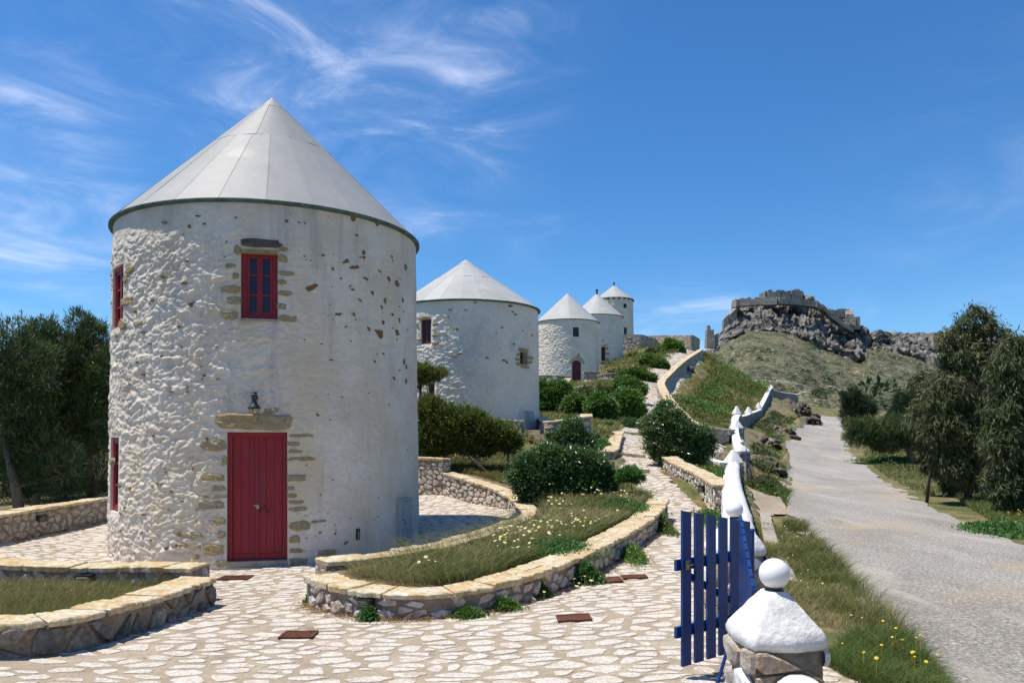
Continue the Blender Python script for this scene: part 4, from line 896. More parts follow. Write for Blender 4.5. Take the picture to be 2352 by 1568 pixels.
for (u, v, w, h) in ((1172,702,12,7),(1178,716,9,5),(1184,722,8,5),(1153,752,10,6),(1094,783,12,7),(1107,795,8,4),(1118,822,12,5),(1158,828,10,6),(1165,832,7,5),(1070,712,9,3),(1031,728,8,4),(1035,712,10,3),(1092,695,6,4),(1180,790,6,4),(1140,765,5,4),(1200,760,6,6),(1222,770,4,7),(1215,745,5,5),(1050,755,8,6),(1025,770,6,5),(1055,812,12,5),(1045,818,12,4)):
    patch_stone(T2, u, v, w, h, hole_m, r, .012 if u > 1065 else .06, name='bare_stone', n=8)
for (u, v, w, h) in ((1022, 945, 20, 12), (1027, 958, 24, 7)): patch_stone(T2, u, v, w, h, rubble, r, .04)
cabinet(T2, 1213, 946, 986, .22, 'grey metal meter cabinet at the foot of the second windmill')

cx, cy = 5.22, 74.0; z0, z1 = 4.75, 10.62; R0, R1 = 3.02, 2.92; q = th_of(cx, cy, R0, R1, z0, z1)
ops3 = [op(1316, 1330, 751, 773, dp=.25), op(1314, 1335, 827, 876, dp=.25)]
T3 = windmill('third windmill with arched brown wooden door above a short flight of steps', cx, cy, z0, z1, R0, R1, 13.42, ops3, plaster_b, roof_far, res=(260, 150), amp=(.10, .025), cell=(.30, .18), nsheet=20, rings=(0, 1), overhang=.12, seed=22)
simple_opening(T3, T3.fr[0], blackm); wooden_door(T3, T3.fr[1], redp_far)
# arch head over the door: white filler with voussoirs
fr = T3.fr[1]; ax = frame_axes(fr); m = MB(); N_ = 9; hw = fr['hw']; cc = fr['c'] + fr['n'] * (fr['dp'] - .02) + ax[2] * (fr['hh'] - hw * .8)
v = []; f = []
for k in range(N_ + 1):
    t = math.pi * k / N_; v += [cc + ax[0] * math.cos(t) * hw + ax[2] * math.sin(t) * hw * .8, cc + ax[0] * math.cos(t) * hw * 1.02 + ax[2] * hw * .82]
for k in range(N_): f.append((2 * k, 2 * k + 1, 2 * k + 3, 2 * k + 2))
m.add(v + [p - fr['n'] * .15 for p in v], f + [tuple(i + 2 * N_ + 2 for i in q_)[::-1] for q_ in f] + [(2 * k, 2 * k + 2, 2 * N_ + 4 + 2 * k, 2 * N_ + 2 + 2 * k) for k in range(N_)]); m.build('arch', plaster_b, T3.root)
for k in range(11):
    t = math.pi * (k + .5) / 11; p_ = cc + ax[0] * math.cos(t) * (hw + .18) + ax[2] * math.sin(t) * (hw * .8 + .20) + fr['n'] * .06; er = ax[0] * math.cos(t) + ax[2] * math.sin(t); et = -ax[0] * math.sin(t) + ax[2] * math.cos(t)
    m = MB(); m.box(p_, (.14, .035, .03), [er, fr['n'], et]); m.build('arch_stone', quoin, T3.root)
small_lamp(T3, 1327, 817, 'small black lamp over the arched brown door')
cx, cy = 9.75, 90.0; z0, z1 = 7.3, 13.55; R0, R1 = 3.0, 2.92; q = th_of(cx, cy, R0, R1, z0, z1)
T4 = windmill('fourth windmill, half hidden behind the third, with grey stained foot', cx, cy, z0, z1, R0, R1, 16.35, [op(1381, 1391, 796, 833, dp=.3)], plaster_b, roof_far, res=(220, 120), amp=(.12, .03), cell=(.3, .18), nsheet=20, rings=(0, 1), overhang=.12, seed=32, finial=True)
wooden_door(T4, T4.fr[0], redp_far); small_lamp(T4, 1384, 783, 'tiny black lamp over the brown door of the windmill half hidden by another')
for (u, v, w, h) in ((1386, 792, 18, 4), (1394, 800, 8, 8), (1395, 812, 9, 6), (1395, 824, 8, 7)): patch_stone(T4, u, v, w, h, quoin, r, .08)
cx, cy = 15.75, 121.0; z0, z1 = 14.9, 20.9; R0, R1 = 2.98, 2.9; q = th_of(cx, cy, R0, R1, z0, z1)
T5 = windmill('farthest and highest windmill with dark corbels under its eaves', cx, cy, z0, z1, R0, R1, 23.2, [op(1432, 1440, 697, 707, dp=.3), op(1433, 1441, 752, 772, dp=.3)], plaster_b, roof_far, res=(200, 110), amp=(.12, .04), cell=(.3, .18), nsheet=20, rings=(0, 1), overhang=.10, seed=42, finial=True)
simple_opening(T5, T5.fr[0], blackm, panes=(1, 1)); wooden_door(T5, T5.fr[1], blackm)
for k in range(22):
    t = 2 * math.pi * k / 22; n_ = np.array([math.cos(t), math.sin(t), 0]); m = MB(); m.box(np.array([cx, cy, z1 - .2]) + n_ * 2.93, (.14, .14, .12), [np.cross(up, n_), n_, up]); m.build('corbel', bark, T5.root)

# ================================================================== terraces, steps and walls up the hill
def hz(x, y): return float(H(np.array([float(x)]), np.array([float(y)]))[0])
def wall_px(name, label, pts, **k):
    """pts: (u, v_top, Z, z_bottom offset)"""
    L = []
    for (u, v, Z, h) in pts: p = P(u, v, Z); L.append((p[0], p[1], p[2] - h, p[2]))
    return rubble_wall(name, label, L, **k)
wall_px('terrace_wall', 'square pale rubble wall beside the steps up to the second windmill', [(1236, 954, 33, .8), (1262, 968, 29.0, 1.0), (1346, 955, 29.5, 1.2), (1347, 950, 32, .9)], th=.34, size=(.30, .2), n_obj=110, seed=21, smoothit=0, mat=rubble_l, caplen=.7)
wall_px('terrace_wall', 'short low wall end at the foot of the second windmill behind the juniper', [(1110, 962, 28.2, .7), (1204, 965, 28.0, .9)], th=.34, size=(.26, .18), n_obj=40, seed=22, smoothit=0, mat=rubble_l, caplen=.7)
def steps(name, label, u0, u1, v_top, Ztop, n, rise, tread, mat=rubble_l, du=0):
    a = P(u0, v_top, Ztop); b = P(u1, v_top, Ztop); w = (b - a)[:2]; L = np.linalg.norm(w); w = w / L; dn = np.array([w[1], -w[0]]) * 1.0
    if dn[1] > 0: dn = -dn
    o = empty(name, (*(a[:2] + b[:2]) / 2, a[2]), label, 'steps'); rr = random.Random(n * 7)
    for k in range(n):
        c = (a[:2] + b[:2]) / 2 + dn * tread * (k + .5) + w * du * k; z = a[2] - rise * k; mb = MB(); sp_ = rr.uniform(-.25, .25); 
        for (q0, q1) in ((-1, sp_), (sp_ + .02, 1)):
            cc = c + w * (q0 + q1) / 2 * L / 2; m = MB(); m.box((cc[0], cc[1], z - rise / 2 - .02 + rr.uniform(-.006, .006)), ((q1 - q0) * L / 4, tread / 2 + .02, rise / 2 + .02), [np.array([w[0], w[1], 0]), np.array([-dn[0], -dn[1], 0]), np.array([0, 0, 1.])]); m.build('tread_stone', capm, o)
steps('stone_steps', 'four ochre edged stone steps climbing to the second windmill', 1204, 1240, 987, 28.2, 5, .16, .34, du=.16)
steps('stone_steps', 'stone steps in front of the arched brown door', 1313, 1350, 876, 66.5, 5, .20, .38)
steps('stone_steps', 'steps between two low walls near the windmill half hidden by the third', 1372, 1392, 838, 82, 5, .20, .38, du=.15)
wall_px('terrace_wall', 'long rubble terrace wall under the third windmill, left of its door', [(1228, 862, 69, 1.3), (1265, 861, 68.5, 1.3), (1311, 864, 68, 1.2)], th=.4, size=(.5, .32), n_obj=40, seed=23, smoothit=1, caplen=1.2, capobj=False, mat=rubble_l)
wall_px('step_parapet', 'sloping parapet left of the steps to the arched door', [(1305, 868, 67, .9), (1286, 893, 61, .9)], th=.45, size=(.4, .3), n_obj=20, seed=24, smoothit=0, caplen=1.5)
wall_px('step_parapet', 'sloping parapet right of the steps to the arched door', [(1350, 873, 66, .9), (1352, 892, 62, .9), (1318, 908, 59, .8)], th=.45, size=(.4, .3), n_obj=20, seed=25, smoothit=0, caplen=1.5)
wall_px('terrace_wall', 'block of rubble terrace wall right of the arched brown door', [(1340, 853, 69, 1.5), (1378, 853, 69, 1.8)], th=.5, size=(.45, .3), n_obj=30, seed=26, smoothit=0, capobj=False, mat=rubble)
wall_px('terrace_wall', 'low pale wall between the third windmill and the path', [(1378, 862, 67, 1.0), (1400, 857, 66, 1.3), (1442, 857, 67, 1.3)], th=.5, size=(.5, .32), n_obj=30, seed=27, smoothit=0, capobj=False, mat=rubble_l)
wall_px('terrace_wall', 'rubble terrace wall left of the fourth windmill', [(1370, 829, 84, 2.2), (1385, 829, 83.5, 2.2)], th=.5, size=(.5, .34), n_obj=16, seed=28, smoothit=0, capobj=False)
wall_px('terrace_wall', 'curved rubble terrace wall right of the fourth windmill', [(1428, 830, 83, 1.6), (1455, 829, 82, 2.0), (1482, 830, 84, 1.8), (1486, 829, 88, 1.5)], th=.5, size=(.5, .34), n_obj=30, seed=29, smoothit=1, capobj=False)
wall_px('retaining_wall', 'high dark retaining wall on the crest under the farthest windmill', [(1428, 768, 100, 3.2), (1472, 769, 99, 3.4), (1500, 778, 99.5, 4.2), (1508, 790, 101, 4.6)], th=.8, size=(.6, .4), n_obj=0, seed=30, smoothit=0, cap=False, mat=rubble)
wall_px('retaining_wall', 'long brown crest wall at the top end of the path', [(1492, 771, 112, 4.0), (1530, 770, 108, 3.8), (1587, 770, 100, 3.9), (1601, 778, 108, 3.9)], th=.7, size=(.6, .4), n_obj=40, seed=31, smoothit=0, cap=False, mat=rubble)
wall_px('parapet_wall', 'tall parapet wall on the right of the upper path, its outer face in shade', [(1609, 802, 95, 3.2), (1600, 808, 88, 3.3), (1583, 818, 80, 3.4), (1560, 834, 72, 3.2), (1536, 857, 65, 2.8), (1516, 876, 60.0, 2.4), (1522, 894, 54.5, 1.9), (1545, 928, 46.5, .9), (1567, 950, 42, .75), (1590, 972, 38, .7), (1640, 984, 37.2, .7), (1676, 986, 40, 1.2)],
        th=.5, size=(.42, .26), n_obj=200, seed=32, smoothit=1, caplen=1.1, capw=.04, mat=rubble)
wall_px('low_ruin_wall', 'dark low wall on the slope right of the parapet end', [(1612, 808, 112, 2.6), (1640, 812, 108, 3.6), (1644, 820, 112, 3.2)], th=.6, size=(.6, .4), n_obj=0, seed=33, smoothit=0, cap=False)
# risers across the path
rr = random.Random(9)
for (u0, u1, v, Z, lab) in ((1410, 1492, 1086, 24.0, 'lowest stone step edge across the path'), (1420, 1482, 1052, 27.4, 'stone step edge across the path below the big green bush'), (1432, 1476, 1000, 35.2, 'pale step edge across the narrow part of the path'), (1446, 1474, 983, 38.3, 'short step edge across the path by the leaning shrub'),
                            (1466, 1488, 902, 54, 'brown step edge high on the path'), (1466, 1484, 886, 57.5, 'uppermost brown step edge on the path')):
    a = P(u0, v, Z); b = P(u1, v, Z); o = empty('path_step', (a + b) / 2, lab, 'step'); n = 4
    for k in range(n):
        p0 = a + (b - a) * k / n; p1 = a + (b - a) * (k + .96) / n; c = (p0 + p1) / 2; c[2] = hz(c[0], c[1]) + .03; m = MB(); m.box(c, (np.linalg.norm(p1 - p0) / 2, .13, .07), [(b - a) / np.linalg.norm(b - a) * np.array([1, 1, 0]), np.array([0, 1., 0]), np.array([0, 0, 1.])]); m.build('edge_stone', capm, o)

# ================================================================== whitewashed wall, gate pillars and gates
def round_wall(name, label, pts, th=.5, mat=white, cat='whitewashed wall', seed=1, rad=.6, foot=.3, parent_mat=None):
    """wall with a rounded whitewashed top; pts x, y, z_bottom_left, z_top"""
    R, s, L = resample(smooth_path(pts, 1), .18 if L_small(pts) else .5); tg = np.gradient(R[:, :2], axis=0); tg /= np.linalg.norm(tg, axis=1)[:, None]; nr = np.stack([-tg[:, 1], tg[:, 0]], 1)
    prof = []; h = th / 2
    for t in np.linspace(0, 1, 6): prof.append((1.0 + .12 * (1 - t), t, 0))
    for k in range(1, 12):
        a = math.pi * k / 12; prof.append((math.cos(a), 1, math.sin(a)))
    for t in np.linspace(1, 0, 6): prof.append((-1.0 - .12 * (1 - t), t, 0))
    V = []; m = len(prof)
    for i in range(len(R)):
        zb, zt = R[i, 2] - foot, R[i, 3] - h * rad
        for (a, t, up_) in prof: V.append((R[i, 0] + nr[i, 0] * a * h, R[i, 1] + nr[i, 1] * a * h, zb + (zt - zb) * t + up_ * h * rad))
    V = np.array(V); N = (fbm(V * 6, 4, seed) - .5) * .06; N2 = (fbm(V * 1.3, 2, seed + 4) - .5) * .03
    nx = np.array([[nr[i, 0] * a, nr[i, 1] * a, up_] for i in range(len(R)) for (a, t, up_) in prof]); V = V + nx * (N + N2)[:, None]
    F = [(i * m + k, (i + 1) * m + k, (i + 1) * m + k + 1, i * m + k + 1) for i in range(len(R) - 1) for k in range(m - 1)]
    F += [tuple(range(m))[::-1], tuple((len(R) - 1) * m + k for k in range(m))]
    root = empty(name, (R[0, 0], R[0, 1], R[0, 2]), label, cat)
    fo = build('whitewashed_face', V, F, mat, root, smooth=True)
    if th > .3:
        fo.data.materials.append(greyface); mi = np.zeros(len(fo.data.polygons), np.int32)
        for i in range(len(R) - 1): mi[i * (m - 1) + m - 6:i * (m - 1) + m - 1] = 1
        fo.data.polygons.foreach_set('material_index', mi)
    return root
def pillar(label, x, y, zb, z_base, z_apex, w, ang, globe=None, mat=white, under=rubble, seed=1, neck=.10, glabel=None):
    """square rubble gate pillar with a whitewashed pyramid cap"""
    root = empty('gate_pillar', (x, y, zb), label, 'gate pillar'); ca, sa = math.cos(ang), math.sin(ang); ax = [np.array([ca, sa, 0.]), np.array([-sa, ca, 0.]), np.array([0, 0, 1.])]
    def blob(rows, n=10, seed=0, amp=.02):
        V = []; 
        for (hw, z) in rows:
            for side in range(4):
                for k in range(n):
                    t = -1 + 2 * k / n; a, b = [(t, -1), (1, t), (-t, 1), (-1, -t)][side]; q = max(abs(a), abs(b)); l = math.hypot(a, b); s = 1 - .10 * (l / q - 1) / .414
                    V.append(np.array([x, y, z]) + ax[0] * a * hw * s + ax[1] * b * hw * s)
        V = np.array(V); N = (fbm(V * 7, 4, seed) - .5) * amp * 2; c = V - np.array([x, y, 0]); c[:, 2] = 0; l = np.linalg.norm(c, axis=1)[:, None] + 1e-6; V = V + c / l * N[:, None]; V[:, 2] += (fbm(V * 6 + 9, 3, seed) - .5) * amp
        m = 4 * n; F = [(i * m + k, i * m + (k + 1) % m, (i + 1) * m + (k + 1) % m, (i + 1) * m + k) for i in range(len(rows) - 1) for k in range(m)] + [tuple((len(rows) - 1) * m + k for k in range(m)), tuple(range(m))[::-1]]
        return V, F
    hw = w / 2; V, F = blob([(hw * .93, zb - .2), (hw * .93, zb + (z_base - zb) * .4), (hw * .93, zb + (z_base - zb) * .8), (hw * .93, z_base - .02)], seed=seed); build('pillar_core', V, F, wallmortar, root, smooth=True)
    rows = [(hw * .96, z_base - .055), (hw * 1.03, z_base - .03), (hw * 1.04, z_base), (hw * .99, z_base + .03)]
    for k in range(1, 9): t = k / 8; rows.append((hw * .99 + (neck / 2 - hw * .99) * t, z_base + .03 + (z_apex - z_base - .03) * (t ** .95)))
    V, F = blob(rows, n=14, seed=seed + 5, amp=.022 if y < 12 else .010); build('cap', V, F, mat, root, smooth=True)
    # stones of the four faces
    r = random.Random(seed)
    for fi, (u_, n_) in enumerate(((ax[0], -ax[1]), (ax[1], -ax[0]), (ax[0], ax[1]), (ax[1], ax[0]))):
        H_ = z_base - .05 - zb; cw = .24 * w / .5; mb = MB()
        for c, poly in voronoi(0, 0, w * .96, H_, cw, cw * .62, seed=seed + fi, jit=.8):
            cc, q, sz = roughen(poly, .92, r, 2, .08); m = len(q); o = w * .465
            def pos(a, b, e): return np.array([x, y, zb + b]) + u_ * (a - w * .48) + n_ * (o + e)
            d = .02 + r.random() * .02; v = [pos(a, b, -.01) for a, b in q] + [pos(cc[0] + (a - cc[0]) * .94, cc[1] + (b - cc[1]) * .94, d * .7) for a, b in q] + [pos(cc[0] + (a - cc[0]) * .7, cc[1] + (b - cc[1]) * .7, d) for a, b in q]
            f = [(i, (i + 1) % m, m + (i + 1) % m, m + i) for i in range(m)] + [(m + i, m + (i + 1) % m, 2 * m + (i + 1) % m, 2 * m + i) for i in range(m)] + [tuple(range(2 * m, 3 * m))]
            if y < 12: build('stone', v, f, quoin if (fi == 0 and cc[0] > w * .7 and b_top(poly, H_)) else (rubble if r.random() < .75 else white), root)
            else: mb.add(v, f, r.random())
        if mb.v: mb.build('face_stones', under, root, kind='stuff')
    if globe:
        o = empty('globe_lamp', (x, y, z_apex), glabel, 'globe lamp'); m = MB(); m.lathe((x, y, z_apex - .012), [(.052 * globe / .086, 0), (.052 * globe / .086, .014), (.045 * globe / .086, .02), (.045 * globe / .086, .03)], n=20); m.build('collar', blackm, o)
        m = MB(); m.lathe((x, y, z_apex + .012 + globe * .93), [(globe * math.sin(t), -globe * math.cos(t)) for t in np.linspace(.45, math.pi, 26)], n=40); m.build('globe', globe_m, o, smooth=True)
    return root
def b_top(poly, Hh): return sum(p[1] for p in poly) / len(poly) > Hh * .72
gx, gy = 1.44, 4.30
pillar('nearest gate pillar with chipped whitewashed pyramid cap at lower right', gx, gy, -1.95, -1.075, -.845, .425, .10, .083, seed=3, glabel='white globe lamp on the nearest pillar cap at lower right', neck=.11)
pillar('second gate pillar behind the open blue gate', 2.30, 8.1, -1.95, -1.16, -.855, .50, .26, .087, seed=5, glabel='white globe lamp behind the blue gate on the second pillar', neck=.13)
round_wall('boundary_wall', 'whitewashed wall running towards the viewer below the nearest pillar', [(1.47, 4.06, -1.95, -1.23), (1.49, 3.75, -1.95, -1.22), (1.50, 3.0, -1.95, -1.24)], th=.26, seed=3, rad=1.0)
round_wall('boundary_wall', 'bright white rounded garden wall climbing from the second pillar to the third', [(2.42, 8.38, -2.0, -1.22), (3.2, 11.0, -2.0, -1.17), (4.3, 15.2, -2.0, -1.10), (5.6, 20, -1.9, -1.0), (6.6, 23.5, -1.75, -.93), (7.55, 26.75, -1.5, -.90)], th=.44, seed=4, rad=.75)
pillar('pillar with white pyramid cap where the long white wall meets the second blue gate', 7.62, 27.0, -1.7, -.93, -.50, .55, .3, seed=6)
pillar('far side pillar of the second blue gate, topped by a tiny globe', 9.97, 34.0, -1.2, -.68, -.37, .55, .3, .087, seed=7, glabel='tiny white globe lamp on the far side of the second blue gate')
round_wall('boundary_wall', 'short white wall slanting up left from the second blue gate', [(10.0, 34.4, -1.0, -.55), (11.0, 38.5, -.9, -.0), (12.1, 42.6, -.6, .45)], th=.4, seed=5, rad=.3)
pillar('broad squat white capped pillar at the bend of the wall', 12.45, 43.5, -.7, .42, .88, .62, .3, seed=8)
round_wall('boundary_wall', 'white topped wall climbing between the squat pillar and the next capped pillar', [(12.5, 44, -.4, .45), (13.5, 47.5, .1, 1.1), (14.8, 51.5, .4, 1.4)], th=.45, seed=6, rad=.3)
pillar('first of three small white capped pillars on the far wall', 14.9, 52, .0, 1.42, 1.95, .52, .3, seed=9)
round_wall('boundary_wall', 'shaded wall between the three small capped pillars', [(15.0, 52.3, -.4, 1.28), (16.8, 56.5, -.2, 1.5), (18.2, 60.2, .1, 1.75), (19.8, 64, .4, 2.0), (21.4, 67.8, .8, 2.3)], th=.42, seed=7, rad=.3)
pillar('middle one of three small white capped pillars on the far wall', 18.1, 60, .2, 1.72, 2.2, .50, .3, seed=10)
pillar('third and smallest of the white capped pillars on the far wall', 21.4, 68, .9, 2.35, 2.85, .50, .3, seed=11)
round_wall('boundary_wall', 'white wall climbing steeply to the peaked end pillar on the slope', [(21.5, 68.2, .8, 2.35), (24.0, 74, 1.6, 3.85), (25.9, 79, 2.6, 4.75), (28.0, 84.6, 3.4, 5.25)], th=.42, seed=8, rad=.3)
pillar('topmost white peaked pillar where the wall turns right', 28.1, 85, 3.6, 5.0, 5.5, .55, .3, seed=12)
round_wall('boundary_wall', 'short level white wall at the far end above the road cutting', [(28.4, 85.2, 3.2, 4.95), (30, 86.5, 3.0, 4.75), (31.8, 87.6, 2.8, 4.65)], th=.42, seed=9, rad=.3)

def picket_gate(label, p0, p1, z0_, zt0, zt1, n, sw, mat=blue, side=1, rails=(.22, .70), brace=True, latch=False, name='picket_gate', curve=0.0):
    """p0 -> p1 ground line, slat tops from zt0 to zt1"""
    p0 = np.array(p0, float); p1 = np.array(p1, float); d = p1 - p0; L = np.linalg.norm(d); d /= L; n_ = np.array([d[1], -d[0]]) * side; ax = [np.array([d[0], d[1], 0]), np.array([n_[0], n_[1], 0]), np.array([0, 0, 1.])]
    root = empty(name, (p0[0], p0[1], z0_), label, 'gate')
    for k in range(n):
        t = (k + .5) / n; tt = t; zt = zt0 + (zt1 - zt0) * tt + curve * math.sin(math.pi * t); c = p0 + d * L * t; m = MB(); slope = (zt1 - zt0) / L * sw / 2
        hh_ = (zt - z0_) / 2; v = []
        for sz, e in ((z0_, 0), (None, 1)):
            for sx, sy in ((-1, -1), (1, -1), (1, 1), (-1, 1)):
                z = z0_ if sz is not None else zt + slope * sx
                q = np.array([c[0], c[1], z]) + ax[0] * sx * sw / 2 + ax[1] * (sy * .010 + .024); v.append(q)
        m.add(v, [(0, 3, 2, 1), (4, 5, 6, 7), (0, 1, 5, 4), (1, 2, 6, 5), (2, 3, 7, 6), (3, 0, 4, 7)]); m.build('slat', mat, root)
    ht = (zt0 + zt1) / 2 - z0_
    for h in rails: m = MB(); c = p0 + d * L / 2; m.box((c[0], c[1], z0_ + h), (L / 2 + .02, .012, .042), ax); m.build('rail', mat, root)
    if brace:
        a = np.array([*(p0 + d * .05), z0_ + rails[-1] - .05]); b = np.array([*(p1 - d * .05), z0_ + rails[0] + .05]); dd = (b - a); l = np.linalg.norm(dd); dd /= l; m = MB(); m.box((a + b) / 2 - ax[1] * .001, (l / 2 - .03, .010, .028), [dd, ax[1], np.cross(dd, ax[1])]); m.build('brace', mat, root)
    if latch:
        c = np.array([*(p0 + d * sw * .7), z0_ + rails[-1] + .0]) + ax[1] * .040; m = MB(); m.box(c, (.018, .004, .036), ax); lt = m.build('latch_plate', bronze, root); m = MB(); m.tube([c + ax[1] * .012 - ax[0] * .02, c + ax[1] * .012 + ax[0] * .055], .007, 8); m.build('bolt', bronze, lt)
    return root
# open leaf: slats face the viewer
picket_gate('open blue picket gate leaf with brass latch, facing the viewer', (1.255, 5.96), (1.98, 6.56), -1.755, -.565, -.72, 6, .104, side=1, rails=(.26, .77), latch=True)
picket_gate('closed blue picket gate leaf seen edge on beside the nearest pillar', (1.765, 5.97), (1.46, 4.66), -1.75, -.60, -.90, 9, .118, side=1, rails=(.26, .77), brace=True)
for (x, y, lab, cat) in ((2.02, 6.60, 'thin blue post the open gate leaf hangs on', 'gate post'),):
    o = empty('gate_post', (x, y, -1.93), lab, cat); m = MB(); m.tube([(x, y, -1.95), (x, y, -.80)], .022, 10); m.build('post', blue, o); m = MB(); m.lathe((x, y, -.80), [(.026, 0), (.026, .01), (.01, .02), (0, .02)], n=10); m.build('post_cap', blue, o)
m = MB(); m.tube([(1.33, 4.72, -1.17), (1.30, 4.70, -1.25), (1.20, 4.62, -1.50), (1.10, 4.45, -1.90)], .011, 8); tag(m.build('gate_prop', blue, None, smooth=True), 'slanting blue rod leaning beside the nearest pillar', 'rod')
picket_gate('second blue picket gate far along the white wall', (8.16, 27.1), (9.98, 33.35), -1.78, -.66, -.46, 26, .13, side=-1, rails=(.2, .75))
# old branches beside the second gate
m = MB(); rr = random.Random(4)
for k in range(34):
    a = P(1745 + rr.uniform(-28, 26), 1118 + rr.uniform(-16, 14), 22.5); a[2] = hz(a[0], a[1]) + rr.uniform(.02, .35); dd = np.array([rr.uniform(-.5, .5), rr.uniform(-.5, .5), rr.uniform(-.1, .35)]); m.tube([a, a + dd * .5 + np.array([0, 0, .06]), a + dd], [.014, .010, .004], 5)
tag(m.build('brush_heap', bark, None), 'heap of dark dead branches below the second blue gate', 'branches', kind='stuff')

# floor lamps (bulkheads) in the walls
def bulkhead(label, p, n_, w=.10, h=.055, tilt=None):
    n_ = np.array(n_, float); n_ /= np.linalg.norm(n_); rt_ = np.array([-n_[1], n_[0], 0]); p = np.array(p, float); o = empty('bulkhead_lamp', p, label, 'wall lamp'); ax = [rt_, n_, np.array([0, 0, 1.])]
    m = MB(); m.box(p + n_ * .02, (w + .015, .03, h + .012), ax); m.box(p + n_ * .055 + np.array([0, 0, h * .9]), (w + .01, .035, .010), ax); m.build('housing', blackm, o)
    m = MB(); m.lathe(p + n_ * .05, [(1.0, 0), (.95, .015), (.7, .03), (0, .035)], n=18, ax=[rt_ * w * .9, np.array([0, 0, 1.]) * h * .85, n_]); m.build('lens', lampglass, o, smooth=True)
    for k in (-1, 0, 1):
        z = k * h * .45; m = MB(); m.tube([p + n_ * .05 + rt_ * w + np.array([0, 0, z]), p + n_ * .092 + rt_ * w * .7 + np.array([0, 0, z]), p + n_ * .092 - rt_ * w * .7 + np.array([0, 0, z]), p + n_ * .05 - rt_ * w + np.array([0, 0, z])], .007, 6); m.build('guard_bar', blackm, o)
bulkhead('black caged lamp set low in the front planter wall, nearest the red door', (-1.62, 8.78, -1.87), (-.45, -.9, 0), .085, .05)
bulkhead('black caged lamp at the bend of the front planter wall', (1.13, 11.25, -1.74), (.75, -.66, 0), .085, .055)
bulkhead('small black lamp near the far end of the front planter wall', (3.19, 16.55, -1.58), (1, -.25, 0), .09, .06)
bulkhead('dark caged lamp inside the lower left bed on its back wall', (-5.4, 9.93, -1.81), (0, -1, 0), .10, .05)
bulkhead('black lamp in the boundary wall left of the big windmill', (-9.98, 16.6, -1.75), (1, -.1, 0), .12, .06)
bulkhead('small dark lamp in the path wall on the right', (4.66, 19.2, -1.30), (-1, -.3, 0), .10, .07)
o = empty('bulkhead_lamp', (1.20, 4.2, -1.42), 'dark round hooded lamp on the left side of the nearest pillar', 'wall lamp')
m = MB(); m.lathe((1.13, 4.12, -1.40), [(.0, .06), (.05, .055), (.065, .03), (.068, .0), (.06, -.03), (.05, -.035)], n=16); m.box((1.18, 4.15, -1.39), (.04, .02, .035)); m.build('hood', blackm, o, smooth=False)
m = MB(); m.lathe((1.13, 4.12, -1.43), [(.05, 0), (.052, -.03), (.04, -.06), (0, -.07)], n=16); m.build('lens', lampglass, o, smooth=True)

# drain grates in the paving
def grate(label, u, v, w, h, Z, ang=0.0):
    c = P(u, v, Z); c[2] = hz(c[0], c[1]) + .018; ca, sa = math.cos(ang), math.sin(ang); ax = [np.array([ca, sa, 0]), np.array([-sa, ca, 0]), np.array([0, 0, 1.])]
    gxx, gyy = (hz(c[0] + .3, c[1]) - hz(c[0] - .3, c[1])) / .6, (hz(c[0], c[1] + .3) - hz(c[0], c[1] - .3)) / .6
    ax = [a + np.array([0, 0, a[0] * gxx + a[1] * gyy]) for a in ax[:2]] + [ax[2]]
    o = empty('drain_grate', c, label, 'grate'); m = MB()
    for s in (-1, 1): m.box(c + ax[0] * s * (w - .012), (.012, h, .010), ax); m.box(c + ax[1] * s * (h - .012), (w - .025, .012, .010), ax)
    m.build('frame', rustgrate, o); m = MB(); m.box(c - np.array([0, 0, .006]), (w - .02, h - .02, .004), ax); m.build('plate', rustgrate, o)
    n = 16; mb = MB()
    for k in range(n): mb.box(c + ax[0] * (-w + .03 + (2 * w - .06) * (k + .5) / n) + np.array([0, 0, .001]), (.006, h - .026, .006), ax)
    mb.build('bars', rustgrate, o, kind='stuff')
grate('rusty drain grate just outside the red door', 541, 1331, .23, .19, 12.05, .05)
grate('rusty drain grate in the middle of the lower paving', 686, 1447, .17, .15, 7.95, .02)
grate('largest rusty drain grate at the lower centre right', 1318, 1412, .18, .16, 8.35, .02)
grate('left one of two small drain grates by the wall lamp', 1407, 1330, .12, .17, 10.6, .02)
grate('right one of two small drain grates by the wall lamp', 1457, 1325, .17, .12, 10.75, .02)

# concrete channel edge beside the road
def strip(name, label, pts, w, h, mat, cat):
    R, s, L = resample(smooth_path([(a, b, c, 0) for a, b, c in pts], 2), .35); tg = np.gradient(R[:, :2], axis=0); tg /= np.linalg.norm(tg, axis=1)[:, None]; nr = np.stack([-tg[:, 1], tg[:, 0]], 1); V = []
    for i in range(len(R)):
        for a, b in ((-1, -.25), (-1, 0), (-.3, .004), (.4, .004), (1, 0), (1, -.25)):
            x = R[i, 0] + nr[i, 0] * a * w / 2; y = R[i, 1] + nr[i, 1] * a * w / 2; V.append((x, y, R[i, 2] + h + b + (fbm(np.array([[x * 3, y * 3, 0]]), 3, 2)[0] - .5) * .04))
    F = [(i * 6 + k, i * 6 + k + 1, (i + 1) * 6 + k + 1, (i + 1) * 6 + k) for i in range(len(R) - 1) for k in range(5)] + [tuple(range(6)), tuple((len(R) - 1) * 6 + k for k in range(6))[::-1]]
    return tag(build(name, V, F, mat, None), label, cat)
strip('channel_kerb', 'old concrete kerb of the ditch beside the road near the gate', [(3.75, 10.6, -2.02), (4.35, 13.0, -1.98), (5.4, 16.6, -1.97), (6.2, 19.2, -1.93)], .24, .06, concrete, 'kerb')
